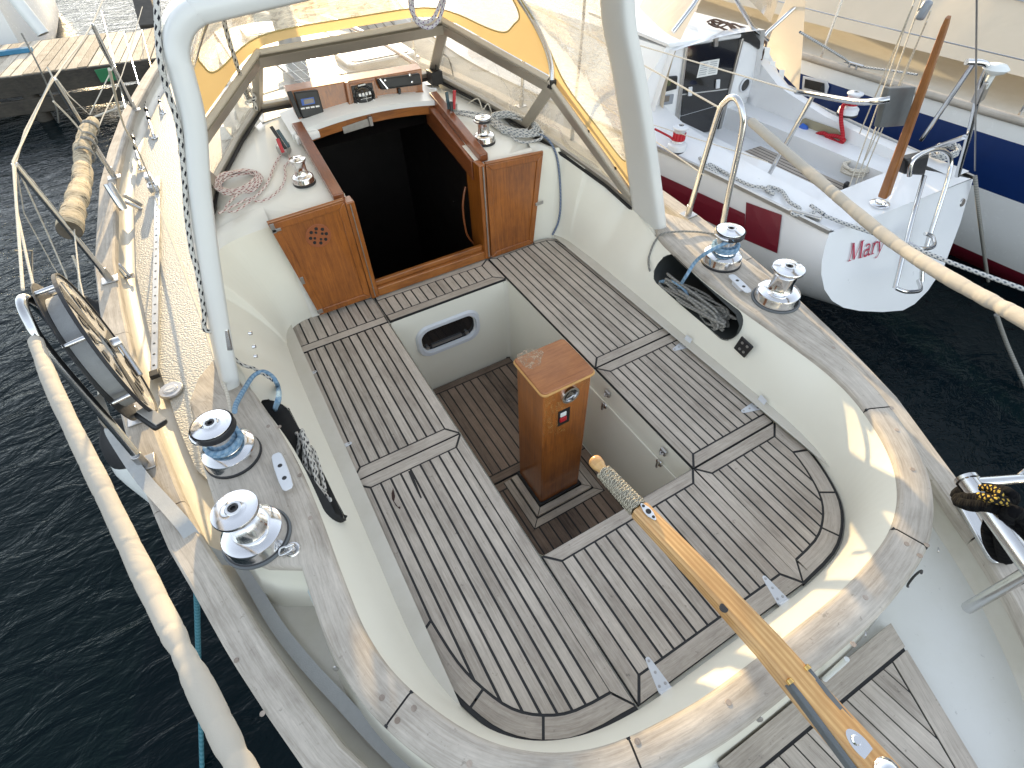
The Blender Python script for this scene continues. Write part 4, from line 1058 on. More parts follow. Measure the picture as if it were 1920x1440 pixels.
def windowed(name, fn, u0, u1, v0, v1, ru, rv, nr=8, nw=14, outer=(0, 1, 0, 1), mats=('canvas', 'vinyl')):
    # superellipse window in parameter space, canvas ring around it
    cu, cv, hu, hv = (u0 + u1) / 2, (v0 + v1) / 2, (u1 - u0) / 2, (v1 - v0) / 2; N = 72; pw = 2 / ru
    def inn(k):
        a = 2 * math.pi * k / N; c_, s_ = math.cos(a), math.sin(a)
        return cu + hu * math.copysign(abs(c_) ** pw, c_), cv + hv * math.copysign(abs(s_) ** pw, s_)
    def outp(k):
        x, y = inn(k); dx, dy = x - cu, y - cv; t = []
        if dx > 1e-9: t.append((outer[1] - cu) / dx)
        if dx < -1e-9: t.append((outer[0] - cu) / dx)
        if dy > 1e-9: t.append((outer[3] - cv) / dy)
        if dy < -1e-9: t.append((outer[2] - cv) / dy)
        m_ = min(t); return cu + dx * m_, cv + dy * m_
    cl = MB(); vn = MB()
    # rings of canvas: blend to outer rectangle; add exact corners by extra samples
    IN = [inn(k) for k in range(N)]; OUT = [outp(k) for k in range(N)]
    for cr in ((outer[0], outer[2]), (outer[1], outer[2]), (outer[1], outer[3]), (outer[0], outer[3])):
        k = min(range(N), key=lambda q: (OUT[q][0] - cr[0]) ** 2 + (OUT[q][1] - cr[1]) ** 2); OUT[k] = cr
    cl.grid(lambda i, j: (lambda k: fn(lerp(IN[k][0], OUT[k][0], j), lerp(IN[k][1], OUT[k][1], j)))(int(round(i * N)) % N), N, nr, closeu=True)
    co = cl.build('dodger_canvas', M_[mats[0]], yacht, smooth=60, label=name)
    vn.grid(lambda i, j: (lambda k: fn(lerp(cu, IN[k][0], j), lerp(cv, IN[k][1], j)))(int(round(i * N)) % N), N, nw, closeu=True)
    vn.build('clear_window', M_[mats[1]], co, smooth=60)
    e = MB(); e.tube([V(fn(*IN[k % N])) for k in range(N + 1)], .003, 6); e.build('window_piping', M_['canvas_edge'], co, smooth=60)
    return co
windowed('front canvas panel of the dodger', front, .16, .875, .09, .97, 4.2, 4.2)
# stainless hoop
b = MB(); b.tube(hoop, .0125, 12); b.build('dodger_hoop', M_['steel'], yacht, smooth=60)
b = MB()
for s in (-1, 1): b.box(tuple(K_(s) + V((-.016, -.025, -.0))), tuple(K_(s) + V((.016, .020, .035))))
b.split('hoop_bracket', M_['black'], yacht, bevel=.004)
# arch (roll bar)
def arch_sec(z): return lerp(.205, .14, max(0, min(1, (z - .25) / .95)))
AY = lambda z: lerp(-.24, -.155, max(0, min(1, (z - .25) / .95)))
acl = []   # centreline: half-breadth, z
for h, z in [(.972, .205), (.955, .26), (.918, .40), (.845, .65), (.775, .87), (.716, 1.03)]: acl.append((h, z))
for k in range(7):
    a = R_(15 * k); acl.append((.580 + .115 * math.cos(a) * 1.0, 1.135 + .12 * math.sin(a)))
acl.append((.30, 1.273)); acl.append((0.0, 1.285))
full = [(-h, z) for h, z in acl] + [(h, z) for h, z in acl[::-1][1:]]
fullv = spline([V((CX + h, AY(z), z)) for h, z in full], 4)
b = MB(); i0 = len(b.v); NS = 20
th = .030
for k, p in enumerate(fullv):
    t = (fullv[min(k + 1, len(fullv) - 1)] - fullv[max(0, k - 1)]); t = V((t.x, 0, t.z)).normalized(); n_ = V((t.z, 0, -t.x)); D = arch_sec(p.z) / 2
    for q in range(NS):
        a = 2 * math.pi * q / NS; c_, s_ = math.cos(a), math.sin(a)
        b.v.append(tuple(p + V((0, 1, 0)) * D * math.copysign(abs(c_) ** .45, c_) + n_ * th * math.copysign(abs(s_) ** .45, s_)))
for k in range(len(fullv) - 1):
    for q in range(NS):
        q2 = (q + 1) % NS; b.f.append((k * NS + q, k * NS + q2, (k + 1) * NS + q2, (k + 1) * NS + q)); b.uv.append([(0, 0)] * 4); b.c.append(.5); b.m.append(0)
arch_o = b.build('roll_bar', M_['arch_white'], yacht, smooth=50)
b = MB()
for (u, v) in ((467, 625), (474, 650), (477, 668)):
    p = P(u, v, y=-.335); b.lathe([(0, .010), (.006, .009), (.007, 0)], p, (1, -.4, 0), 12)
b.split('bolt', M_['chrome'], arch_o, smooth=40)
# aft dodger panel (roof and sides) from the hoop back to the arch
archf = [V((CX + h * (1.0), AY(z) + arch_sec(z) / 2 - .015, z + .02)) for h, z in full]
archf[0] = T0(-1) + up_; archf[-1] = T0(1) + up_
aft_curve = spline([archf[0]] + archf[2:-2] + [archf[-1]], 4)
def aftp(u, v):
    a, e = along(hoop, u), along(aft_curve, u)
    return a.lerp(e, v) + V((0, 0, .01 * math.sin(math.pi * v)))
# parameter u along hoop: foot port 0 ... foot starboard 1 ; lower parts clear, top canvas free window
windowed('port aft dodger panel', aftp, .02, .35, .04, .975, 6, 6, outer=(0, .40, 0, 1))
windowed('overhead dodger panel', aftp, .42, .58, .06, .95, 4, 4, outer=(.40, .60, 0, 1))
windowed('starboard aft dodger panel', aftp, .65, .98, .04, .975, 6, 6, outer=(.60, 1, 0, 1))
# triangular side below the hoop foot: canvas edge along the sloping rail
b = MB()
for s in (-1, 1):
    b.grid(lambda i, j: K_(s).lerp(T0(s), i) + V((s * .006, 0, .012)) + (V((0, 0, .045)) * j), 10, 2)
b.split('dodger_skirt', M_['canvas'], yacht, smooth=60)
b = MB()
for s in (-1, 1):
    for t in (.45, .78): p = K_(s).lerp(T0(s), t) + V((-s * .010, 0, .040)); b.lathe([(0, .01), (.007, .008), (.009, 0)], p, (-s, -.3, .3), 12)
b.split('turn_button', M_['black'], yacht, smooth=40)
# ================================================================ coachroof and foredeck
CRT = [(.96, .455, .64), (1.6, .47, .62), (2.4, .44, .56), (3.2, .38, .49), (3.9, .28, .40), (4.15, .16, .30)]
def croof(i, j):
    y = lerp(.93, 4.15, i); h = tab([(a, b_) for a, b_, c_ in CRT], y); z = tab([(a, c_) for a, b_, c_ in CRT], y)
    u = (j - .5) * 2; a = abs(u)
    if a < .8: x = h * a / .8; zz = z - .03 * (a / .8) ** 2
    else: t = (a - .8) / .2; x = h + .04 * t; zz = lerp(z - .03, .012 + SH(y), t ** .8)
    return (CX + math.copysign(x, u), y, zz)
b = MB(); b.grid(croof, 40, 40)
b.poly([(CX - .30, 4.15, .30), (CX + .30, 4.15, .30), (CX + .34, 4.40, .03), (CX - .34, 4.40, .03)])
b.build('coachroof', M_['gel_deck'], yacht, smooth=50)
# anti-slip on the roof
b = MB(); b.grid(lambda i, j: (lambda q: (q[0], q[1], q[2] + .004))(croof(lerp(.12, .95, i), lerp(.16, .84, j))), 20, 12); b.build('non_slip_panel', M_['nonskid'], yacht, smooth=50)
# solar panel, hatches, mast, handrail
def flat(name, pts, z, th, mat, par=yacht, bev=.003, lab=None):
    q = [P(*p, z=z) for p in pts]; b = MB(); b.hexa([(p.x, p.y, z) for p in q], [(p.x, p.y, z + th) for p in q]); return b.build(name, mat, par, bevel=bev, label=lab)
sp_ = flat('solar_panel', [(514, 122), (598, 112), (640, 150), (572, 168)], .655, .02, M_['solar'])
b = MB()
q = [P(*p, z=.676) for p in [(514, 122), (598, 112), (640, 150), (572, 168)]]
for k in range(1, 5): t = k / 5; a, e = q[0].lerp(q[1], t), q[3].lerp(q[2], t); b.tube([a, e], .002, 4)
for k in range(1, 3): t = k / 3; a, e = q[0].lerp(q[3], t), q[1].lerp(q[2], t); b.tube([a, e], .0012, 4)
b.build('cell_line', M_['white_print'], sp_)
for x, y in ((.62, 1.5), (.31, 2.9)):
    b = MB(); b.prism(rrect(x - .20, x + .20, y - .17, y + .17, .05), .60 if y < 2 else .50, .66 if y < 2 else .56); ho = b.build('deck_hatch', M_['alu'], yacht, bevel=.008)
    b = MB(); b.prism(rrect(x - .17, x + .17, y - .14, y + .14, .04), .66 if y < 2 else .56, .664 if y < 2 else .564); b.build('hatch_glass', M_['black_gloss'], ho)
b = MB(); b.tube([(CX, 2.25, .5), (CX, 2.10, 9.0)], .075, 16); b.build('mast', M_['alu'], yacht, smooth=60)
for s in (-1, 1):
    b = MB(); pth = [V((CX + s * .40, 1.1 + .02 * k, .65)) for k in range(1)]
    pts = [V((CX + s * .42, 1.15, .61)), V((CX + s * .42, 1.18, .66)), V((CX + s * .40, 2.0, .65)), V((CX + s * .38, 2.8, .59)), V((CX + s * .37, 2.83, .54))]
    b.tube(spline(pts, 6), .014, 8); b.build('hand_rail', M_['varnish_y'], yacht, smooth=60)
# vent cowl / cleat seen through the port side pane
b = MB(); p = P(443, 225, z=.02); b.tube(spline([p + V((0, 0, -.01)), p + V((.02, .03, .04)), p + V((.07, .05, .06)), p + V((.10, .07, .03))], 5), .013, 8)
b.build('deck_hook', M_['steel_dull'], yacht, smooth=60)
b = MB(); p = P(418, 255, z=.02); b.hexa([p + V((-.03, -.10, 0)), p + V((.06, -.12, 0)), p + V((.06, .02, 0)), p + V((-.01, .02, 0))], [p + V((.0, -.06, .08)), p + V((.03, -.07, .08)), p + V((.03, .0, .08)), p + V((.01, .0, .08))]); b.build('deck_wedge', M_['gel_white'], yacht, bevel=.006)

# ================================================================ winches
def winch(c, rb, rd, rt, h, ax=(0, 0, 1), tail=False, mat='chrome', lab=None, par=yacht, skirt=True):
    c = V(c); n = 44
    b = MB(); b.lathe([(rb * 1.02, -.002), (rb * 1.02, h * .10), (rb, h * .12), (rb, h * .24), (rb * .97, h * .28), (rb * .82, h * .33), (rd * 1.08, h * .36), (.001, h * .36)], c, ax, n)
    w = b.build('winch', M_[mat], par, smooth=35, label=lab)
    b = MB(); b.lathe([(rb * 1.06, -.004), (rb * 1.06, h * .05), (rb * 1.0, h * .07)], c, ax, n); b.build('base_ring', M_['rubber'], w, smooth=30)
    b = MB(); ribs = []
    b.lathe([(rd * 1.12, h * .34), (rd, h * .40), (rd * .93, h * .56), (rd * .97, h * .75), (rd * 1.1, h * .84), (rt, h * .90), (rt * 1.01, h * .93), (rt * .98, h * .955), (rt * .60, h * .985), (rt * .40, h * .99), (rt * .36, h * 1.0), (rt * .22, h * 1.0), (rt * .2, h * .96), (.001, h * .96)], c, ax, n)
    b.build('winch_drum', M_[mat], w, smooth=35)
    b = MB(); b.lathe([(rt * .20, h * .965), (rt * .20, h * 1.004), (rt * .12, h * 1.004), (rt * .11, h * .97), (.0, h * .97)], c, ax, 16); b.build('winch_socket', M_['black'], w, smooth=35)
    b = MB(); b.lathe([(rt * .37, h * 1.0), (rt * .34, h * 1.012), (rt * .24, h * 1.012), (rt * .22, h * .995)], c, ax, 24); b.build('socket_ring', M_['steel'], w, smooth=35)
    if tail:
        b = MB(); b.lathe([(rt * .75, h * .83), (rt * 1.06, h * .80), (rt * 1.08, h * .815), (rt * .80, h * .865), (rt * .80, h * .885), (rt * 1.08, h * .93), (rt * 1.04, h * .95)], c, ax, n)
        b.build('tail_jaw', M_['black'], w, smooth=35)
        b = MB(); a0 = math.pi * .9
        b.tube([c + V(ax) * h * .86 + V((math.cos(a0 + t * .25), math.sin(a0 + t * .25), 0)) * rt * 1.08 for t in range(5)], .007, 8); b.build('feeder_arm', M_['chrome'], w, smooth=60)
    return w
W1 = V((-.700, -.638, CZ1)); W2 = V((-.694, -.953, CZ1)); W3 = V((1.292, -.675, CZ1)); W4 = V((1.284, -.972, CZ1))
def PS(u, v, dz=0.0):
    z = .52
    for _ in range(8): z = shelf_z(P(u, v, z=z).y) + dz
    return P(u, v, z=z)
winch(W1, .078, .044, .056, .165, tail=True, lab='port fore cockpit winch, self-tailing, with blue rope turns')
winch(W2, .080, .043, .058, .160, lab='port aft cockpit winch with plain chrome drum')
winch(W3, .078, .044, .056, .160, tail=True, lab='starboard fore cockpit winch with blue rope turns')
winch(W4, .080, .043, .058, .155, lab='starboard aft cockpit winch with plain chrome drum')
p = PS(571, 342); winch((p.x, p.y, p.z), .044, .027, .034, .105, lab='small cabin-top winch on the port side', mat='chrome')
p = PS(908, 264); winch((p.x, p.y, p.z - .004), .050, .028, .036, .115, tail=True, lab='small cabin-top winch on the starboard side with black top')
# winch pad of timber under the aft port winch
b = MB(); 
for w_ in (W2, W4): b.lathe([(.090, -.001), (.090, .006), (.086, .008), (.001, .008)], w_, (0, 0, 1), 40)
b.split('winch_pad', M_['lead_grey'], yacht, smooth=35)
# horn cleats on the coaming
def flatcleat(a, e, wd, lab=None):
    a, e = V(a), V(e); t = (e - a).normalized(); q = V((-t.y, t.x, 0)); L = (e - a).length
    pr = [(0, .25), (.06, .42), (.3, .5), (.7, .5), (.94, .42), (1, .25), (1, -.25), (.94, -.42), (.7, -.5), (.3, -.5), (.06, -.42), (0, -.25)]
    lo = [a + t * L * x + q * wd * y for x, y in pr]; b = MB(); hz = .022
    b.hexa([p + V((0, 0, hz * .75)) for p in lo], [p + V((0, 0, hz)) for p in lo])
    m_ = a.lerp(e, .5); b.hexa([m_ - t * L * .22 - q * wd * .4, m_ + t * L * .22 - q * wd * .4, m_ + t * L * .22 + q * wd * .4, m_ - t * L * .22 + q * wd * .4], [m_ - t * L * .25 - q * wd * .4 + V((0, 0, hz * .76)), m_ + t * L * .25 - q * wd * .4 + V((0, 0, hz * .76)), m_ + t * L * .25 + q * wd * .4 + V((0, 0, hz * .76)), m_ - t * L * .25 + q * wd * .4 + V((0, 0, hz * .76))])
    o = b.build('cleat', M_['white_alu'], yacht, bevel=.0025, label=lab)
    b = MB()
    for x in (.36, .70): b.lathe([(.0, .001), (.006, .001), (.007, 0)], a + t * L * x + V((0, 0, hz)), (0, 0, 1), 12)
    b.split('screw', M_['black'], o)
pa, pe = P(517, 850, z=CZ1 + .02), P(541, 918, z=CZ1 + .02); pa.z = pe.z = CZ1; flatcleat(pa, pe, .036, 'flat alloy cleat on the port coaming')
pa, pe = P(1370, 515, z=CZ1 + .02), P(1405, 548, z=CZ1 + .02); pa.z = pe.z = CZ1; flatcleat(pa, pe, .036, 'flat alloy cleat on the starboard coaming')
# pad eye by the aft port winch
p = P(548, 1030, z=CZ1); b = MB(); b.lathe([(.0, .003), (.020, .003), (.022, 0)], (p.x, p.y, CZ1), (0, 0, 1), 24); b.tube(spline([(p.x - .012, p.y, CZ1 + .003), (p.x - .008, p.y, CZ1 + .02), (p.x + .008, p.y, CZ1 + .02), (p.x + .012, p.y, CZ1 + .003)], 5), .004, 8)
b.tube(spline([(p.x - .002, p.y, CZ1 + .02), (p.x - .025, p.y + .01, CZ1 + .012), (p.x - .03, p.y - .005, CZ1 + .006), (p.x, p.y - .01, CZ1 + .015)], 5, closed=True), .003, 8); b.build('pad_eye', M_['steel'], yacht, smooth=50)

# ================================================================ hinges on the seats
def hinge(base, tip, up, w=.026, lab=None):
    """strap leaf lying on the seat, knuckle and a short leaf on the coaming"""
    base, tip, up = V(base), V(tip), V(up); t = (tip - base); t.z = 0; L = t.length; t = t.normalized(); q = V((-t.y, t.x, 0)); z = .0035
    o_ = V((base.x, base.y, z)); b = MB()
    pr = [(0, -1), (.12, -1), (.85, -.45), (.97, -.3), (1, 0), (.97, .3), (.85, .45), (.12, 1), (0, 1)]
    lo = [o_ + t * L * x + q * w * .62 * y for x, y in pr]; b.hexa([p - V((0, 0, .003)) for p in lo], lo)
    b.tube([o_ - q * w * .62 + V((0, 0, .003)), o_ + q * w * .62 + V((0, 0, .003))], .0055, 10)
    u = (up - o_); b.hexa([o_ - q * w * .5, o_ + q * w * .5, up + q * w * .5, up - q * w * .5], [p + V((0, 0, .004)) - t * -.002 for p in (o_ - q * w * .5, o_ + q * w * .5, up + q * w * .5, up - q * w * .5)])
    h = b.build('hinge', M_['white_alu'], yacht, bevel=.0008, label=lab)
    b = MB()
    for x, y in ((.88, 0), (.55, 0), (.2, .5), (.2, -.5)): b.lathe([(.0, .0012), (.0035, .001), (.004, 0)], o_ + t * L * x + q * w * .6 * y, (0, 0, 1), 10)
    b.split('hinge_screw', M_['steel_dull'], h, smooth=40)
for i, (bs_, tp_) in enumerate([((1470, 1132), (1430, 1080)), ((1249, 1298), (1212, 1232)), ((620, 848), (660, 830)), ((566, 710), (594, 696))]):
    B_, T_ = P(*bs_, z=0), P(*tp_, z=0); away = (B_ - T_).normalized() * .022; hinge(B_, T_, B_ + away + V((0, 0, .012)), .030 if i < 2 else .024, lab=['starboard hinge of the aft lid', 'port hinge of the aft lid', 'aft hinge of the port seat', 'fore hinge of the port seat'][i])
for i, (bs_, tp_, u_) in enumerate([((1287, 645), (1262, 657), (1297, 632)), ((1428, 757), (1390, 773), (1436, 744))]):
    B_, T_ = P(*bs_, z=0), P(*tp_, z=0); B_.x = min(B_.x, 1.035); hinge(B_, T_, B_ + V((.012, 0, .035)), .034, lab=['fore hinge of the starboard lid', 'aft hinge of the starboard lid'][i])
# switch panel on the starboard coaming
x = surf_x(-1.10, .10, 1) - .004; q = [P(*p, x=x) for p in [(1391, 630), (1413, 651), (1396, 671), (1376, 652)]]
b = MB(); b.hexa([p + V((.004, 0, 0)) for p in q], [p + V((-.004, 0, .0)) for p in q]); so_ = b.build('switch_panel', M_['black'], yacht, bevel=.003)
b = MB()
for (u, v) in ((1392, 643), (1401, 650), (1387, 654), (1394, 660)): b.lathe([(.0, .003), (.0055, .002), (.006, 0)], P(u, v, x=x - .004), (-1, 0, 0), 12)
b.split('socket', M_['steel_dull'], so_, smooth=40)
# small vent on the port liner seat trim strip
b = MB(); b.hexa([(-.452, -1.20, -.008), (-.430, -1.20, -.008), (-.430, .05, -.008), (-.452, .05, -.008)], [(-.446, -1.20, .010), (-.434, -1.20, .006), (-.434, .05, .006), (-.446, .05, .010)]); b.build('seat_ledge', GC, yacht, bevel=.003)
# small drips / patches under the aft hinges
for pts in ([(1478, 1142), (1492, 1131), (1500, 1160), (1487, 1168)], [(1254, 1304), (1266, 1297), (1272, 1318), (1262, 1322)]):
    b = MB(); b.poly([P(*p, z=.035) for p in pts]); 
# ================================================================ tiller
def tsec(c, t, w, h):
    t = t.normalized(); q = t.cross(V((0, 0, 1))).normalized(); n_ = q.cross(t); return [c + q * w * sx + n_ * h * sy for sx, sy in ((-.5, -.35), (-.35, -.5), (.35, -.5), (.5, -.35), (.5, .35), (.35, .5), (-.35, .5), (-.5, .35))]
TZ = [(0, .405), (.25, .385), (.5, .365), (.75, .34), (1.0, .325)]
tp0, tp1 = P(1112, 860, z=.40), P(1655, 1450, z=.33)
tpath = [(1112, 860, .400), (1130, 882, .398), (1180, 938, .392), (1200, 957, .390), (1320, 1082, .372), (1440, 1212, .352), (1530, 1318, .338), (1640, 1442, .330), (1700, 1512, .325)]
tp = [P(u, v, z=z) for u, v, z in tpath]
def bmloft(mb, secs, uvk=1.0, off=0.0):
    n = len(secs[0]); acc = off; m_ = secs[len(secs) // 2]; pv = [0]
    for k in range(n): pv.append(pv[-1] + (V(m_[k]) - V(m_[(k + 1) % n])).length)
    for a in range(len(secs) - 1):
        L = (V(secs[a][0]) - V(secs[a + 1][0])).length
        for k in range(n):
            k2 = (k + 1) % n; mb.poly([secs[a][k], secs[a][k2], secs[a + 1][k2], secs[a + 1][k]], [(acc, pv[k]), (acc, pv[k + 1]), (acc + L, pv[k + 1]), (acc + L, pv[k])])
        acc += L
    mb.poly(secs[0][::-1]); mb.poly(secs[-1])
b = MB(); dirv = (tp[-1] - tp[2]).normalized()
ks = [(2.75, .024, .024), (2.85, .040, .034), (3.0, .046, .038), (4, .052, .040), (5, .058, .044), (6, .064, .048), (7, .068, .050), (8, .068, .050)]
def tpt(k): i = int(min(k, len(tp) - 1.001)); return tp[i].lerp(tp[i + 1], k - i)
bmloft(b, [tsec(tpt(k), dirv, w, h) for k, w, h in ks])
til = b.build('tiller', M_['tiller_wood'], yacht, smooth=30, label='varnished laminated tiller with rope-bound grip')
# dark laminate line along its port side
b = MB(); q_ = dirv.cross(V((0, 0, 1))).normalized(); up2 = q_.cross(dirv)
for off_ in (.25, -.18):
    secs = [tpt(k) - q_ * w * .505 + up2 * h * off_ for k, w, h in ks[1:]]
    secs2 = [p - up2 * .0035 for p in secs]; 
    for k in range(len(secs) - 1): b.poly([secs[k], secs[k + 1], secs2[k + 1], secs2[k]])
b.split('laminate_line', simple('lam', (.16, .06, .015), .4), til)
b = MB(); gd = (tp[2] - tp[0]).normalized(); g0, g1 = tp[1] + gd * .004, tpt(2.75) 
b.lathe([(.0, 0), (.012, .001), (.0175, .006), (.019, .014), (.018, .026), (.014, .036), (.012, .06)], tp[0] - gd * .002, gd, 20); b.build('tiller_knob', M_['tiller_wood'], til, smooth=50)
b = MB(); N = 60
b.tube([g0.lerp(g1, k / N) for k in range(N + 1)], lambda t: .0165 + .004 * t, 20); b.build('cord_base', M_['cord'], til, smooth=60)
b = MB(); L = (g1 - g0).length; e1 = gd.cross(V((0, 0, 1))).normalized(); e2 = e1.cross(gd)
for hand in (-1, 1):
    for st in range(5):
        pts = []
        for k in range(70):
            t = k / 69; a = hand * t * 2 * math.pi * 3.2 + st * 2 * math.pi / 5; r_ = (.0185 + .004 * t) + .0012 * math.sin(t * 80 + hand); pts.append(g0.lerp(g1, t) + (e1 * math.cos(a) + e2 * math.sin(a)) * r_)
        b.tube(pts, .0032, 6)
b.build('cord_binding', M_['cord'], til, smooth=60)
# tiller fittings
def tsurf(u, v, k): return P(u, v, n=up2, o=tpt(k) + up2 * (.5 * .040))
c_ = tsurf(1215, 960, 3.1); b = MB(); lo = []
for k in range(20): a = 2 * math.pi * k / 20; lo.append(c_ + dirv * .026 * math.cos(a) + q_ * .0095 * math.sin(a) * (1 if abs(math.cos(a)) < .5 else .8))
b.hexa([p + up2 * .0 for p in lo], [p + up2 * .004 for p in lo]); fo_ = b.build('socket_plate', M_['white_alu'], til, bevel=.001)
b = MB()
for d_, r_ in ((0, .006), (-.017, .003), (.017, .003)): b.lathe([(.0, .0005), (r_, .0005), (r_ + .001, 0)], c_ + dirv * d_ + up2 * .0042, up2, 14)
b.split('socket_hole', M_['black'], fo_)
c_ = tsurf(1357, 1140, 4.6); b = MB(); b.lathe([(.0, .001), (.009, .001), (.010, 0)], c_, up2, 14); b.build('pin_hole', M_['rubber'], til)
for s_, a_, e_ in ((1, (1512, 1252), (1668, 1440)), (-1, (1480, 1278), (1600, 1440))):
    A, E_ = tsurf(*a_, 5.7), tsurf(*e_, 7); A = A + up2 * .002; E_ = E_ + up2 * .002; b = MB(); dd = (E_ - A).normalized(); E_ = E_ + dd * .12
    b.hexa([A - q_ * .006 - up2 * .02, A + q_ * .006 - up2 * .02, A + q_ * .006 + up2 * .001, A - q_ * .006 + up2 * .001], [E_ - q_ * .006 - up2 * .02, E_ + q_ * .006 - up2 * .02, E_ + q_ * .006 + up2 * .001, E_ - q_ * .006 + up2 * .001])
    tc_ = b.build('tiller_cheek', M_['lead_grey'], til, bevel=.002, label='grey metal cheek strap on the tiller')
    b = MB(); b.lathe([(0, .006), (.007, .004), (.008, -.004)], A + up2 * .0, -dd, 12); b.build('cheek_end', M_['brass'], tc_, smooth=40)
c_ = tsurf(1612, 1398, 7); b = MB(); lo = []
for k in range(24): a = 2 * math.pi * k / 24; lo.append(c_ + dirv * .030 * math.cos(a) + q_ * .016 * math.sin(a))
b.hexa(lo, [p + up2 * .004 for p in lo]); b.lathe([(.0, .006), (.007, .006), (.009, .003)], c_ - dirv * .01 + up2 * .002, up2, 16)
p = c_ + dirv * .05; b.lathe([(.022, .0), (.024, .012), (.018, .02), (.010, .024), (.0, .024)], p, up2, 20); b.tube(spline([p + up2 * .015, p + up2 * .05 + q_ * .02, p + up2 * .06 + q_ * .04, p + up2 * .03 + q_ * .06], 6), .008, 10)
b.build('tiller_clamp', M_['chrome'], til, smooth=40)
b = MB(); c_ = tsurf(1443, 1240, 5.1) - q_ * .028 - up2 * .012; lo = [c_ + dirv * .035 * math.cos(a) + up2 * .006 * math.sin(a) for a in [2 * math.pi * k / 16 for k in range(16)]]; b.hexa(lo, [p - q_ * .002 for p in lo]); b.build('side_plate', M_['lead_grey'], til)

# ================================================================ aft deck
def poly_z(pts, z): return [tuple(P(u, v, z=z))[:2] for u, v in pts]
b = MB()
GZ = .055
gout = poly_z([(1665, 1165), (1700, 1195), (1912, 1532), (1560, 1700), (1150, 1560), (1330, 1445)], GZ)
# teak aft platform: margin board along the front plus planks, starboard half
g = MB(); fr_a, fr_b = P(1668, 1164, z=GZ), P(1290, 1478, z=GZ); d = (fr_b - fr_a).normalized(); pr_ = V((-d.y, d.x, 0))
if pr_.y > 0: pr_ = -pr_
def blk(mb, pts, z0, z1, c=None): mb.prism(pts, z0, z1, c=random.random() if c is None else c, uvdir=(0, 1))
mb_ = MB(); w0 = .052
side_d = (P(1850, 1440, z=GZ) - P(1700, 1195, z=GZ)).normalized()
A0 = fr_a.copy(); B0 = fr_a + d * .62
mb_.prism([tuple((A0 + side_d * .006).xy), tuple((A0 + side_d * w0 * 1.25).xy), tuple((B0 + pr_ * w0).xy), tuple(B0.xy)], GZ - .02, GZ, c=.5, uvdir=(d.x, d.y))
A1 = A0 + side_d * (w0 * 1.25 + .008)
SD2 = side_d * .6; sw = V((-side_d.y, side_d.x, 0)); sw = sw if sw.x < 0 else -sw
mb_.prism([tuple(A1.xy), tuple((A1 + SD2).xy), tuple((A1 + SD2 + sw * .045).xy), tuple((A1 + d * .055).xy)], GZ - .02, GZ, c=.6, uvdir=(side_d.x, side_d.y))
# long planks parallel to the centreline, clipped by the slanting side board
field = [tuple((A1 + d * .061).xy), tuple((B0 + pr_ * (w0 + .007)).xy), tuple((B0 + V((0, -.8, 0))).xy), tuple((A1 + SD2 + sw * .049).xy)]
if sum((field[k][0] * field[(k + 1) % 4][1] - field[(k + 1) % 4][0] * field[k][1]) for k in range(4)) < 0: field = field[::-1]
pd = (P(1719, 1440, z=GZ) - P(1582, 1309, z=GZ)).normalized(); pdv = V((pd.x, pd.y)); pn = V((-pd.y, pd.x, 0))
for k in range(-14, 15):
    o_ = A1 + pn * k * .046; q4 = [o_ + pn * .002 + pd * -.9, o_ + pn * .044 + pd * -.9, o_ + pn * .044 + pd * .9, o_ + pn * .002 + pd * .9]
    q4 = [tuple(p.xy) for p in q4]; pl = clip_poly(q4, field)
    if len(pl) >= 3: mb_.prism(pl, GZ - .01, GZ, c=random.random(), uvdir=(pd.x, pd.y))
ad = mb_.build('aft_platform', M_['teak_grey'], yacht, smooth=None, label='teak planked platform on the aft deck')
g = MB(); g.prism([tuple((A0 + side_d * .01 + d * .004).xy), tuple((A1 + SD2).xy), tuple((B0 + V((0, -.8, 0))).xy), tuple((B0 + pr_ * .004).xy)], GZ - .03, GZ - .003); g.build('caulking', CK, ad)
# aft deck surface
b = MB(); b.grid(lambda i, j: (lambda y: (CX + lerp(-1, 1, j) * max(0, HB(y) - .05), y, .012 + .02 * (1 - abs(lerp(-1, 1, j)) ** 2)))(lerp(-2.5, -1.80, i)), 14, 20); b.build('aft_deck', M_['grimy_deck'], yacht, smooth=60)
# small white post by the cap and the ring under it
b = MB(); p = P(1545, 1275, z=.05); b.tube([p, p + V((0, .01, .15))], .006, 10); b.build('vent_tube', M_['fender_white'], yacht, smooth=50)
b = MB(); p = P(1715, 1085, z=.14); b.tube([p + V((.028 * math.cos(a), 0.006 * math.sin(a), .028 * math.sin(a))) for a in [2 * math.pi * k / 20 for k in range(14)]], .003, 6); b.build('wire_hook', M_['black'], yacht)
# D-fittings under the cap
for (u, v) in ((630, 1253), (1424, 1348), (1622, 1188), (1758, 1031)):
    p = P(u, v, z=.20); b = MB(); b.lathe([(.0, .004), (.007, .003), (.008, 0)], p, (math.copysign(1, p.x - CX) * .5, -.8, .4), 12); b.build('snap_stud', M_['steel_dull'], yacht, smooth=40)

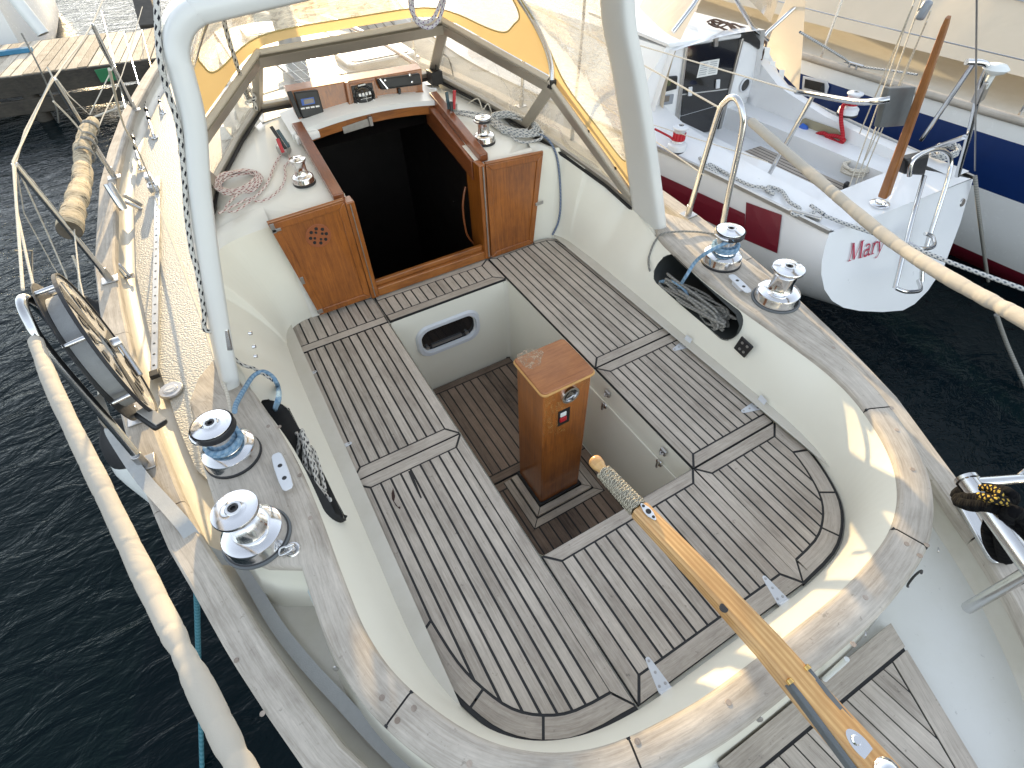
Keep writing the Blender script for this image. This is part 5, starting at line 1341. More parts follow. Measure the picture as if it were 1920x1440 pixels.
# ================================================================ side deck gear
# genoa track
ta, tb = P(290, 698, z=.035), P(296, 333, z=.035); b = MB(); bar(b, ta, tb, .028, .014, V((0, 0, 1))); tr_ = b.build('genoa_track', M_['alu'], yacht, bevel=.002)
b = MB(); n = 26
for k in range(n): p = ta.lerp(tb, (k + .5) / n); b.lathe([(.0, .0006), (.0052, .0006), (.006, 0)], p + V((0, 0, .0072)), (0, 0, 1), 10)
b.split('track_hole', M_['black'], tr_)
b = MB(); b.box(tuple(ta + V((-.018, -.035, -.008))), tuple(ta + V((.018, .004, .012)))); b.build('track_stop', M_['rubber'], tr_, bevel=.003)
tm = mir(ta); tn = mir(tb); b = MB(); bar(b, tm, tn, .028, .014, V((0, 0, 1))); b.build('genoa_track', M_['alu'], yacht, bevel=.002)
# car on the track
c_ = P(289, 352, z=.05); b = MB(); b.box(tuple(c_ + V((-.03, -.05, -.01))), tuple(c_ + V((.03, .05, .03)))); b.box(tuple(c_ + V((-.022, -.01, .03))), tuple(c_ + V((.016, .07, .075)))); b.build('genoa_car', M_['steel'], yacht, bevel=.006)
b = MB(); b.lathe([(.022, -.012), (.022, .012)], c_ + V((-.003, .04, .05)), (1, 0, 0), 16); b.build('car_sheave', M_['black'], yacht, smooth=40)
# deck filler cap
p = P(320, 731, z=.03); b = MB(); b.lathe([(.0, .006), (.026, .006), (.028, .004), (.042, .004), (.046, .0), (.046, -.006)], p, (0, 0, 1), 32); fc = b.build('deck_filler', M_['steel_dull'], yacht, smooth=35)
b = MB(); b.box(tuple(p + V((-.016, -.003, .006))), tuple(p + V((.016, .003, .0085)))); b.lathe([(.0, .0075), (.020, .0075), (.020, .006)], p, (0, 0, 1), 24); b.build('filler_lid', M_['white_alu'], fc)
# folding pad eye, fairlead roller post
p = P(240, 520, z=.02); b = MB(); b.box(tuple(p + V((-.03, -.02, 0))), tuple(p + V((.03, .02, .005)))); b.tube(spline([p + V((-.01, 0, .004)), p + V((-.018, .03, .05)), p + V((-.008, .04, .055)), p + V((.010, 0, .004))], 5), .007, 8); b.build('pad_eye', M_['steel'], yacht, bevel=.001)
p = P(236, 395, z=.03); b = MB(); b.lathe([(.0, 0), (.024, 0), (.024, .14), (.022, .145), (.0, .145)], P(232, 393, z=.10), (-.05, .35, 1), 20); b.tube([p + V((.02, 0, .05)), p + V((.08, -.02, -.005))], .011, 8); b.tube([p + V((.03, .02, .08)), p + V((.085, .03, -.005))], .011, 8); b.build('fairlead_roller', M_['steel'], yacht, smooth=45)
# shroud chainplates with turnbuckles and beads
def shroud(px_, z0, top, beads=()):
    p = P(*px_, z=z0); q = P(*top, x=p.x + .0); b = MB(); b.tube([p, q], .0035, 6)
    d = (q - p).normalized()
    b.tube([p, p + d * .05], .008, 8); b.tube([p + d * .09, p + d * .20], .010, 8); b.tube([p + V((0, 0, -.02)), p + d * .01], .011, 8)
    b.lathe([(.0, .01), (.022, .006), (.024, 0)], p + V((0, 0, -.025)), (0, 0, 1), 16)
    o = b.build('shroud', M_['steel'], yacht, smooth=50)
    b = MB()
    for t in beads: b.lathe([(.004, -.02), (.014, -.014), (.014, .014), (.004, .02)], p + d * t, d, 12)
    if beads: b.split('shroud_bead', M_['black'], o, smooth=50)
shroud((303, 206), .06, (262, 40), (.30, .48)); shroud((287, 252), .06, (232, 60), (.34, .52, .7)); shroud((262, 310), .06, (190, 20), (.28, .45, .6))
# stanchions with bases on the port toe rail
TOPS = []
def stanchion(foot, top_z, s=-1, lean=(0, 0)):
    p = P(*foot, z=.13) if not isinstance(foot, V) else foot; q = p + V((lean[0], lean[1], top_z)); b = MB(); b.tube([p, q], .0125, 12); b.lathe([(.0, .006), (.011, .004), (.013, -.004)], q, (0, 0, 1), 12)
    o = b.build('stanchion', M_['steel'], yacht, smooth=50); b = MB(); b.box(tuple(p + V((-.035, -.03, -.004))), tuple(p + V((.035, .03, .003)))); b.tube([p, p + V((lean[0] * .1, 0, .06))], .016, 12); b.build('stanchion_base', M_['steel_dull'], o, bevel=.002); TOPS.append(q); return q
st = []
for ft, tpx in (((206, 524), (28, 308)), ((214, 332), (101, 148)), ((253, 206), (173, 46))):
    f_ = P(*ft, z=.13); t_ = P(*tpx, z=.70); st.append(stanchion(ft, t_.z - f_.z, lean=(t_.x - f_.x, t_.y - f_.y)))
for s_, y in ((1, 1.6), (1, 3.1), (1, 4.6)): stanchion(V((CX + HB(y) - .03, y, .13 + SH(y))), .60, lean=(.05, 0))
# gate hoops
def hoop_(s):
    f = lambda x, y, z: V((CX + s * x, y, z)); pts = [f(1.30, -.405, .13), f(1.298, -.385, .30), f(1.295, -.36, .60), f(1.292, -.33, .685), f(1.29, -.28, .72), f(1.29, -.235, .69), f(1.292, -.21, .60), f(1.30, -.175, .13)]
    b = MB(); b.tube(spline(pts, 8), .0135, 12); h = b.build('gate_hoop', M_['steel'], yacht, smooth=60)
    b = MB()
    for p in (pts[0], pts[-1]): b = MB(); b.box(tuple(p + V((-.035, -.032, -.004))), tuple(p + V((.035, .032, .003)))); b.tube([p, p + V((0, 0, .05))], .0165, 12); b.build('hoop_base', M_['steel_dull'], h, bevel=.002)
    pass; return f(1.292, -.345, .675), f(1.29, -.22, .66)
gateP = hoop_(-1); gateS = hoop_(1)
# padded sleeves on the gate lines
def sleeve(path, r, lab, par=yacht, seed=1, kinks=()):
    rnd = random.Random(seed); pts = spline(path, 40); n = len(pts); L = [0]
    for a, e in zip(pts, pts[1:]): L.append(L[-1] + (e - a).length)
    # even resample
    m_ = int(L[-1] / .004); out = []; k = 0
    for i in range(m_ + 1):
        x = i * L[-1] / m_
        while k < n - 2 and L[k + 1] < x: k += 1
        out.append(pts[k].lerp(pts[k + 1], (x - L[k]) / max(1e-9, L[k + 1] - L[k])))
    R0 = r; ph = 0; rr = []; nxt = .05; creases = []
    while nxt < L[-1]: creases.append(nxt); nxt += rnd.uniform(.035, .09)
    for i in range(m_ + 1):
        x = i * L[-1] / m_; r = R0(x / L[-1]); v = r * (1 + .03 * math.sin(x * 21 + seed) + .02 * math.sin(x * 47))
        for c in creases: v -= r * (.02 + .035 * ((c * 137.7) % 1)) * math.exp(-((x - c) / .005) ** 2)
        for c, a_ in kinks: v -= r * a_ * math.exp(-((x - c * L[-1]) / .014) ** 2)
        if x < .012: v *= .75
        rr.append(v)
    b = MB(); b.tube(out, rr, 20); o = b.build('padded_sleeve', M_['sleeve'], par, smooth=70, label=lab); return out, L[-1]
cP = [gateP[0] + V((0, -.03, -.015)), V((-.935, -.62, .660)), V((-.86, -.95, .635)), V((-.80, -1.215, .617)), V((-.745, -1.42, .625)), V((-.69, -1.62, .64)), V((-.62, -1.85, .66)), V((-.50, -2.04, .69))]
sleeve(cP, lambda t: lerp(.0165, .0205, min(1, t * 1.3)), 'cream padded sleeve on the port guard line', seed=3, kinks=((.575, .10), (.585, .10), (.60, .12), (.70, .14)))
cS = [gateS[0] + V((0, -.04, -.015)), V((1.50, -.78, .62)), V((1.41, -1.15, .585)), V((1.33, -1.38, .60)), V((1.24, -1.62, .64)), V((1.15, -1.85, .68)), V((1.09, -2.02, .70))]
sleeve(cS, lambda t: lerp(.0175, .0215, t), 'cream padded sleeve on the starboard guard line', seed=5, kinks=((.72, .15),))
# plain guard wires forward of the gates (rope covered)
def rope(name, path, r, mat, label=None, cat='rope', group=None, parent=None, n=8, k=8):
    b = MB(); b.tube(spline(path, k), r, n); o = b.build(name, M_[mat], parent, smooth=70)
    if parent is None: tag(o, label, cat, group)
    return o
rope('guard_wire', [gateP[1], st[0], st[1], st[2], V((-.45, 4.6, .85))], .004, 'rope_white', parent=yacht, k=3)
rope('guard_wire', [gateP[1] + V((0, 0, -.3)), st[0] + V((0.03, 0, -.3)), st[1] + V((0.02, 0, -.3)), st[2] + V((.02, 0, -.3)), V((-.45, 4.6, .5))], .003, 'rope_white', parent=yacht, k=3)
rope('guard_wire', [gateS[1], TOPS[3], TOPS[4], TOPS[5]], .004, 'rope_white', parent=yacht, k=3)
rope('guard_wire', [gateS[1] + V((0, 0, -.3)), TOPS[3] + V((0, 0, -.3)), TOPS[4] + V((0, 0, -.3)), TOPS[5] + V((0, 0, -.3))], .003, 'rope_white', parent=yacht, k=3)
# pushpit: starboard aft rail with rope, fender-board tube, chock
b = MB(); pp = P(1832, 893, z=.14)
b.tube([P(1822, 905, z=.36), P(1905, 899, z=.36), P(2050, 890, z=.36)], .013, 12); b.build('boarding_rail', M_['steel'], yacht, smooth=50)
b = MB(); a_, e_ = P(1812, 898, z=.36), P(1940, 1075, z=.36); b.tube([a_, e_], .022, 16); b.lathe([(.0, .003), (.027, .003), (.027, -.006), (.022, -.008)], a_, (a_ - e_).normalized(), 20); b.tube([a_.lerp(e_, .97), a_.lerp(e_, .97) + V((0, 0, -.24))], .014, 10); b.build('pushpit_rail', M_['steel'], yacht, smooth=50)
b = MB(); q = [P(*p, z=.128) for p in [(1788, 942), (1812, 941), (1865, 1032), (1893, 1046), (1893, 1060), (1862, 1058), (1850, 1048)]]; b.hexa([p for p in q], [p + V((0, 0, .012)) for p in q])
b.tube([q[0].lerp(q[-1], t) + V((0, 0, .014)) for t in (0, .5, 1)], .006, 8); b.build('chock', M_['steel'], yacht, bevel=.003)
b = MB(); pg = P(1915, 887, z=.36); b.tube([pg + V((.015 * math.cos(a), 0, .015 * math.sin(a))) for a in [2 * math.pi * k / 16 for k in range(17)]], .004, 6); b.build('rail_eye', M_['steel'], yacht)
b = MB(); b.tube(spline([V((-.48, -2.0, .14)), V((-.48, -2.04, .62)), V((-.44, -2.12, .70)), V((-.20, -2.40, .72)), V((.307, -2.56, .72)), V((.81, -2.40, .72)), V((1.05, -2.12, .70)), V((1.09, -2.04, .62)), V((1.09, -2.0, .14))], 6), .013, 10)
b.tube([V((.10, -2.50, .10)), V((.08, -2.53, .72))], .012, 8); b.tube([V((.52, -2.50, .10)), V((.54, -2.53, .72))], .012, 8); b.build('pushpit', M_['steel'], yacht, smooth=60)
# webbing jackline along the port waterway
def ribbon(name, path, w, mat, par=None, label=None, cat=None, th=.002):
    pts = spline(path, 10); b = MB(); A = []; B = []
    for k, p in enumerate(pts):
        t = (pts[min(k + 1, len(pts) - 1)] - pts[max(0, k - 1)]).normalized(); q = t.cross(V((0, 0, 1))).normalized(); A.append(p - q * w / 2); B.append(p + q * w / 2)
    up3 = V((0, 0, th)); n_ = len(pts)
    b.grid(lambda i, j: (lambda k, m: [A[k], A[k] + up3, B[k] + up3, B[k]][m])(int(round(i * (n_ - 1))), int(round(j * 3))), n_ - 1, 3)
    o = b.build(name, M_[mat], par, smooth=40)
    if label and par is None: tag(o, label, cat)
    return o
ribbon('safety_line', [P(442, 1045, z=.04), P(475, 1100, z=.035), P(520, 1175, z=.03), P(575, 1245, z=.03), P(640, 1315, z=.03), P(700, 1380, z=.03), P(775, 1455, z=.03)], .034, 'webbing', label='grey webbing safety line along the port side deck', cat='webbing')
# cream scupper recess slot aft of the port winches
b = MB(); bar(b, P(580, 1105, z=.10), P(628, 1212, z=.10), .016, .01, V((-1, 0, .5))); b.build('vent_slot', simple('slot', (.45, .50, .50), .5), yacht, bevel=.003)
# ================================================================ clutches, ropes on the yacht
_tr = []
for nm in ('cockpit_coaming', 'cabin_bulkhead', 'coaming_cap'):
    me_ = bpy.data.objects[nm].data; _tr.append(BVHTree.FromPolygons([tuple(v.co) for v in me_.vertices], [tuple(p.vertices) for p in me_.polygons]))
def HIT(u, v, off=.006):
    d = ray(u, v).normalized(); best = None
    for t in _tr:
        h = t.ray_cast(CAM, d)
        if h[0] is not None and (best is None or h[3] < best[3]): best = h
    return best[0] - d * off if best else P(u, v, z=.1)
def clutch(levers, base, z, lab):
    z = PS(*base[0]).z + .004
    b = MB(); bb = [P(*p, z=z) for p in base]; b.hexa([p + V((0, 0, -.01)) for p in bb], [p + V((0, 0, .028)) for p in bb]); o = b.build('rope_clutch', M_['steel_dull'], yacht, bevel=.003, label=lab)
    for (u0, v0, u1, v1, m_) in levers:
        a = P(u0, v0, z=z + .03); e = P(u1, v1, n=(0, 1, 0), o=a + V((0, .012, 0))); b = MB(); bar(b, a, e, .014, .010, V((0, -1, .3))); b.build('clutch_lever', M_[m_], o, bevel=.002)
clutch([(531, 286, 520, 260, 'red'), (536, 279, 508, 237, 'black'), (542, 276, 520, 243, 'dark_teal')], [(520, 285), (540, 292), (546, 278), (527, 268)], .50, 'port rope clutch with red, black and blue levers')
clutch([(842, 205, 837, 172, 'dark_teal'), (851, 205, 852, 169, 'red'), (847, 209, 846, 190, 'black')], [(832, 212), (850, 215), (858, 203), (838, 192)], .52, 'starboard rope clutch with blue and red levers')
def coil(cx_, cy_, z, ra, rb_, rot, turns, r, seed=0, h=.02, tail=None):
    rnd = random.Random(seed); pts = []
    for k in range(turns * 10):
        a = 2 * math.pi * k / 10 + rnd.uniform(-.08, .08); s_ = 1 - .45 * ((k * 7919) % (turns * 10)) / (turns * 10) * .6 - .06 * rnd.random()
        x, y = ra * s_ * math.cos(a), rb_ * s_ * math.sin(a); c_, s2 = math.cos(rot), math.sin(rot)
        pts.append(V((cx_ + x * c_ - y * s2, cy_ + x * s2 + y * c_, z + r + h * (k / (turns * 10)) + rnd.uniform(0, r * .8))))
    return pts + (tail or [])
ce = PS(450, 348); ex = PS(494, 335) - ce
def coil2(ce, ex, wb, turns, r, seed):
    pts = coil(ce.x, ce.y, 0, ex.length, wb, math.atan2(ex.y, ex.x), turns, r, seed, .022)
    return [V((p.x, p.y, shelf_z(p.y) + p.z)) for p in pts]
pts = coil2(ce, ex, .078, 7, .0048, 3)
pts += [PS(u, v, .008) for u, v in [(425, 385), (432, 397), (448, 392), (477, 370), (500, 345), (515, 310), (526, 290)]]
rope('coiled_rope', pts, .0052, 'rope_pink', 'white and red flecked rope coiled on the port cabin shelf', k=5)
rope('line_tail', [PS(u, v, .010) for u, v in [(410, 400), (440, 385), (468, 372), (483, 378), (507, 370), (528, 350), (535, 330), (534, 312), (545, 300), (538, 288)]], .0050, 'rope_pink', 'white and red flecked rope tail looping past the small port winch', k=8)
ce = PS(965, 240); ex = PS(1012, 254) - ce
pts = [PS(u, v, .02) for u, v in [(852, 212), (880, 218), (905, 226)]] + coil2(ce, ex, .085, 7, .006, 8)
rope('coiled_rope', pts, .0062, 'rope_grey', 'grey flecked rope coiled on the starboard cabin shelf', k=5)
rope('line_tail', [PS(u, v, .012) for u, v in [(856, 208), (890, 212), (930, 222), (970, 264), (1010, 262), (1015, 252), (985, 256), (940, 247)]], .0062, 'rope_grey', 'grey flecked rope tail lying over the starboard coil', k=8)
b = MB(); b.tube(spline([P(u, v, z=z) for u, v, z in [(870, 200, .55), (895, 185, .60), (905, 205, .56), (915, 195, .58), (925, 215, .54), (940, 205, .55), (945, 222, .53), (985, 218, .55), (990, 240, .52), (965, 245, .52)]], 8), .0028, 6); tag(b.build('thin_cord', M_['rope_white']), 'thin pale cord tangled over the starboard cabin winch', 'cord')
sx = 1.02
rope('hanging_line', [PS(1008, 250, .01), PS(1028, 262, .01)] + [HIT(u, v, .008) for u, v in [(1043, 290), (1049, 330), (1051, 380), (1047, 415), (1036, 440)]], .0055, 'rope_navyfleck', 'blue flecked line hanging down the wall beside the starboard door', k=8)
# black-white sheet down the port leg of the roll bar
arcs_ = []
def leg(t): return None
pth = [(326, 96, -.24), (333, 160, -.245), (345, 240, -.25), (357, 330, -.26), (368, 400, -.27), (381, 460, -.275), (392, 510, -.28), (404, 560, -.285), (414, 600, -.29)]
def legpt(u, v, off=.0):
    # just outboard of the outer face of the port leg
    best = min(fullv[:60], key=lambda p: (lambda q: (q[0] - u) ** 2 + (q[1] - v) ** 2)(pix(p + V((-.035, -.05, 0)))))
    return best + V((-.040 - off, -.055, 0))
def pix(p):
    d = RM.transposed() @ (V(p) - CAM); return (960 + FPX * d.x / -d.z, 720 - FPX * d.y / -d.z)
rp = [legpt(u, v, .004 * math.sin(k * 1.7)) for k, (u, v, y) in enumerate(pth)]
rope('sheet_rope', [rp[0] + V((.06, .1, .12))] + rp + [P(420, 618, y=-.30)], .0075, 'rope_bw', 'black flecked white rope running down the port leg of the roll bar', k=8)
b = MB(); q0, q1 = P(419, 614, y=-.30), P(428, 655, y=-.31); bar(b, q0, q1, .026, .03, V((0, -1, 0))); o = tag(b.build('turning_block', M_['steel'], None, bevel=.005), 'small steel turning block at the foot of the port roll bar leg', 'pulley block')
b = MB(); q2 = P(438, 690, z=.26); bar(b, q1, q2, .022, .02, V((0, -1, 0))); b.build('block_shackle', M_['black'], o, bevel=.004)
zc = CZ1 + .006
rope('sheet_tail', [P(428, 652, z=.33), P(436, 668, z=.29), P(455, 684, z=.26), P(474, 690, z=zc), P(492, 700, z=zc), P(512, 713, z=zc)], .006, 'rope_bw', 'short end of black flecked rope crossing the port coaming')
rope('sheet_rope', [P(440, 772, z=.33), P(443, 757, z=.31), P(458, 730, z=.27), P(475, 705, z=zc), P(492, 697, z=zc + .002), P(507, 703, z=zc), P(517, 715, z=zc - .01), HIT(522, 728, .006), P(522, 748, x=-.50), P(516, 768, x=-.56), P(520, 785, x=-.60)], .008, 'rope_blue', 'worn blue rope led from the port fore winch into the coaming locker')
rope('winch_turns', [W1 + V((.049 * math.cos(a), .049 * math.sin(a), .066 + .010 * a / 6.28)) for a in [k * .5 for k in range(26)]] + [W1 + V((.035, .05, .135))], .0075, 'rope_blue', 'blue rope wound round the port fore winch drum', k=2)
c_ = P(289, 358, z=.10)
rope('sheet_rope', [P(292, 372, z=.09), P(330, 470, z=.13), P(375, 590, z=.19), P(402, 670, z=.24), P(425, 735, z=.285), P(437, 790, z=.31)], .0055, 'rope_white', 'pale sheet running aft over the port side deck to the winch', k=4)
rope('furling_line', [P(292, 362, z=.10), P(262, 290, z=.42), P(232, 235, z=.75), P(205, 130, z=1.15)], .004, 'rope_white', 'pale line rising from the track car to the rigging', k=4)
rope('winch_turns', [W3 + V((.049 * math.cos(a), .049 * math.sin(a), .066 + .010 * a / 6.28)) for a in [k * .5 for k in range(26)]] + [W3 + V((-.03, -.045, .13))], .0075, 'rope_blue', 'blue rope wound round the starboard fore winch drum', k=2)
xs_ = surf_x(-.62, .15, 1)
rope('sheet_rope', [P(1385, 448, z=.37), P(1355, 458, z=.36), P(1325, 474, z=.33), P(1303, 492, z=.27), P(1285, 520, x=xs_ - .012), P(1268, 545, x=xs_ + .02), P(1245, 556, x=1.12), P(1230, 545, x=1.13), P(1235, 530, x=1.13), P(1262, 528, x=1.12), P(1285, 545, x=1.12), P(1290, 563, x=1.12)], .0075, 'rope_blue', 'blue rope led from the starboard fore winch into the coaming locker')
rope('control_line', [P(1345, 440, z=.25), P(1310, 435, z=.25), P(1275, 434, z=.255), P(1243, 438, z=.25)] + [HIT(u, v, .006) for u, v in [(1232, 447), (1224, 460), (1219, 474), (1216, 486)]] + [P(1217, 502, x=1.115), P(1222, 520, x=1.15)], .0045, 'rope_old', 'thin grey line draped over the starboard coaming into the locker')
# lockers full of rope
def tangle(name, s, mat, lab, seed, n, r, y0, y1, z0, z1, xo, big=False):
    rnd = random.Random(seed); b = MB()
    pts = []
    for k in range(n):
        t = k / (n - 1); y = lerp(y0, y1, .5 + .5 * math.sin(k * 1.9 + rnd.uniform(-.5, .5))); c_ = lerp(z0, z1, (y - y0) / (y1 - y0))
        pts.append(V((CX + s * (xo + rnd.uniform(-.035, .05)), y, c_ + rnd.uniform(-.045, .035))))
    b.tube(spline(pts, 8), r, 8); o = b.build(name, M_[mat], smooth=70); tag(o, lab, 'rope')
A_, B_ = (ca_.y - .03, ca_.z - .025), (cb_.y + .03, cb_.z - .012)
for sd_, (y0, y1) in enumerate([(A_[0] + .01, B_[0]), (A_[0] - .10, B_[0] - .03), (A_[0] - .25, B_[0] - .0)]):
    tangle('stowed_rope', 1, 'rope_old', ['grey rope loops heaped in the fore part of the starboard coaming locker', 'grey rope loops spread through the starboard coaming locker', 'grey rope bundle at the aft end of the starboard coaming locker'][sd_], 20 + sd_, 26, .0055, y0, y1, A_[1] - .005, B_[1] - .005, .815)
tangle('stowed_rope', 1, 'rope_teal', 'dark blue rope lying among the grey rope in the starboard locker', 31, 9, .006, A_[0] - .02, A_[0] - .22, A_[1], A_[1] - .03, .845)
for sd_, (y0, y1) in enumerate([(A_[0], B_[0]), (A_[0] - .12, B_[0])]):
    tangle('stowed_rope', -1, 'rope_bw', ['black flecked rope stuffed along the port coaming locker', 'black flecked rope bunched at the aft end of the port locker'][sd_], 40 + sd_, 24, .006, y0, y1, A_[1] - .015, B_[1] - .015, .835)
# lines hanging from above
k1 = P(468, 185, z=.74)
rope('topping_line', [P(398, -60, y=.34), P(425, 60, y=.42), P(447, 130, y=.50), P(466, 183, z=.76)], .0075, 'rope_bw', 'black flecked rope hanging in front of the port windscreen corner', k=6)
b = MB(); b.tube(spline([k1 + V((-.012, 0, .02)), k1 + V((.015, .01, .03)), k1 + V((.02, -.01, .0)), k1 + V((-.01, -.015, -.004)), k1 + V((-.014, .01, .012)), k1 + V((.012, .012, -.01)), k1 + V((.012, 0, -.03)), P(481, 205, z=.69)], 6), .008, 8); tag(b.build('rope_knot', M_['rope_bw'], smooth=70), 'knot at the lower end of the hanging black flecked rope', 'knot')
rope('backstay_line', [P(1100, -60, y=.35), P(1092, 60, y=.28), P(1082, 160, y=.22), P(1073, 248, y=.16)], .006, 'rope_navyfleck', 'dark flecked line hanging outside the starboard windscreen', k=6)
b = MB(); q0 = P(1073, 250, y=.16); b.tube([q0 + V((0, 0, .02)), q0 + V((0, 0, -.03))], .010, 8); tag(b.build('line_shackle', M_['steel_dull'], smooth=50), 'small shackle at the end of the dark hanging line', 'shackle')
lo = [P(u, v, y=.02) for u, v in [(770, -30), (769, 10), (778, 32), (795, 42), (812, 34), (822, 15), (836, -20), (832, 8), (822, 38), (806, 52), (788, 47), (776, 28), (772, -28)]]
rope('hanging_coil', lo, .0062, 'rope_purple', 'purple flecked white rope looped below the top of the roll bar', k=6)
# black and gold mooring rope on the starboard aft rail
pts = [P(u, v, z=z) for u, v, z in [(1796, 930, .30), (1812, 920, .34), (1850, 918, .37), (1885, 925, .40), (1895, 935, .39), (1870, 940, .39), (1830, 935, .36), (1800, 937, .32), (1815, 945, .34), (1860, 950, .38), (1900, 965, .38), (1912, 1000, .34), (1893, 1030, .26), (1886, 1045, .22), (1880, 1000, .33), (1895, 960, .40), (1930, 985, .38), (1935, 1040, .3)]]
rope('mooring_rope', pts, .018, 'rope_black', 'thick black mooring rope lashed round the starboard aft rail', k=8)
pts = [P(u, v, z=z) for u, v, z in [(1838, 915, .40), (1860, 916, .42), (1873, 925, .43), (1868, 935, .42), (1845, 934, .40), (1838, 930, .40), (1865, 938, .42), (1890, 942, .42)]]
rope('mooring_rope', pts, .009, 'rope_gold', 'gold stitched part of the black mooring rope', k=8)
rope('mooring_rope', [P(u, v, z=z) for u, v, z in [(1848, 950, .33), (1856, 975, .30), (1852, 1000, .27), (1862, 1030, .22), (1880, 1045, .2), (1900, 1010, .30)]], .015, 'rope_black', 'black mooring rope hanging in bights below the aft rail', k=8)
# lines down to the water
rope('trailing_line', [P(369, 1110, z=.08), P(369, 1118, z=-.1), P(372, 1230, z=-.45), P(376, 1340, z=-.75), P(379, 1450, z=-.97)], .009, 'rope_teal', 'teal rope hanging from the port rail into the water', k=6)
rope('mooring_line', [P(1868, 590, z=-.5), P(1890, 650, z=-.75), P(1930, 740, z=-.97)], .012, 'rope_old', 'grey mooring line dropping into the water under the starboard sleeve', k=6)

# ================================================================ fenders
def fender(px_, ztop, L, r, lab, tilt=(0, 0, -1)):
    o_ = P(*px_, z=ztop); ax = V(tilt).normalized(); b = MB(); b.lathe([(r * .86, L * .25), (r * .97, L * .32), (r, L * .42), (r, L * .75), (r * .9, L * .88), (r * .5, L * .96), (.0, L)], o_, ax, 28)
    root = thing('fender', lab, 'fender', tuple(o_), None); b.build('fender_body', M_['fender_white'], root, smooth=60)
    b = MB(); b.lathe([(.0, -.02), (.02, -.02), (.025, .0), (r * .30, .02), (r * .62, L * .10), (r * .82, L * .2), (r * .865, L * .252)], o_, ax, 28); b.build('fender_cap', M_['rubber'], root, smooth=60)
    b = MB(); b.tube(spline([o_ + V((0, 0, .0)), o_ + V((.01, 0, .06)), o_ + V((.06, 0, .16)), o_ + V((.08, 0, .24))], 5), .006, 8); b.build('fender_lanyard', M_['rope_white'], root, smooth=60)
fender((200, 792), -.02, .66, .125, 'white fender with black top lashed beside the gate hoop foot', (.12, -.10, -1))
fender((160, 565), -.05, .60, .12, 'white fender with black top hanging forward of the reel', (.10, -.05, -1))

# ================================================================ birch log
a_, e_ = P(130, 432, z=.40), P(172, 226, z=.46)
log = thing('birch_log', 'birch log with peeling bark slung along the port guard lines', 'log', tuple(a_))
b = MB(); d = (e_ - a_).normalized(); n_ = 60; L = (e_ - a_).length
pts = [a_ + d * L * k / n_ + V((.012 * math.sin(k * .11), 0, .01 * math.sin(k * .17))) for k in range(n_ + 1)]
b.tube(pts, lambda t: .046 - .014 * t + .0025 * math.sin(t * 31) + .002 * math.sin(t * 67), 26); b.build('log_bark', M_['birch'], log, smooth=60)
b = MB(); b.lathe([(.0, .003), (.042, .003), (.045, 0)], a_, -d, 26); b.build('log_end', simple('log_end', (.10, .085, .065), .9, var=.5, vs_=60, bmp=.5), log)
b = MB(); e1 = d.cross(V((0, 0, 1))).normalized(); e2 = e1.cross(d)
for t0, nt_, in ((.13, 2), (.62, 3), (.72, 4), (.78, 3), (.90, 5)):
    b.tube([a_ + d * (L * t0 + .005 * k / 12) + (e1 * math.cos(2 * math.pi * k / 12) + e2 * math.sin(2 * math.pi * k / 12)) * (.049 - .013 * t0) for k in range(nt_ * 12)], .005, 6)
b.split('log_lashing', M_['rope_old'], log, smooth=60)
t0, t1, t2 = P(28, 305, z=.62), P(100, 187, z=.68), P(115, 30, z=.8)
rope('mooring_line', [gateP[1] + V((0, 0, .06)), st[0] + V((0, 0, .01)), st[1] + V((0, 0, .01)), st[1] + V((0, .02, .05))], .0043, 'rope_white', 'taut pale line strung between the port stanchion tops', k=1)
rope('mooring_line', [P(28, 308, z=.68), P(60, 340, z=.55), P(90, 385, z=.42), P(125, 425, z=.36)], .0062, 'rope_white', 'thick pale line from the aft stanchion top to the log', k=1)
rope('mooring_line', [P(30, 312, z=.67), P(45, 400, z=.35), P(100, 500, z=.0), P(140, 560, z=-.2)], .0025, 'rope_white', 'thin pale line hanging outboard of the log', k=1)
rope('mooring_line', [P(100, 190, z=.68), P(130, 220, z=.58), P(165, 260, z=.45), P(190, 300, z=.3), P(212, 330, z=.15)], .0050, 'rope_white', 'pale line running over the log to a stanchion foot', k=1)
rope('mooring_line', [P(102, 142, z=.70), P(130, 180, z=.60), P(168, 215, z=.50), P(205, 140, z=.62), P(216, 118, z=.66)], .0031, 'rope_white', 'pale line tying the far end of the log up', k=1)
rope('mooring_line', [P(172, 45, z=.72), P(190, 90, z=.58), P(215, 135, z=.42), P(235, 190, z=.22), P(250, 203, z=.14)], .0050, 'rope_old', 'grey line stretched along the foremost port stanchion', k=1)
rope('mooring_line', [P(25, 470, z=.66), P(60, 470, z=.45), P(62, 560, z=.40)], .0031, 'rope_old', 'short grey line at the gate hoop top', k=1)
rope('mooring_line', [P(40, 330, z=.6), P(90, 440, z=.25), P(125, 520, z=.05), P(130, 570, z=-.05)], .0037, 'rope_white', 'pale lanyard leading down to the forward fender', k=1)

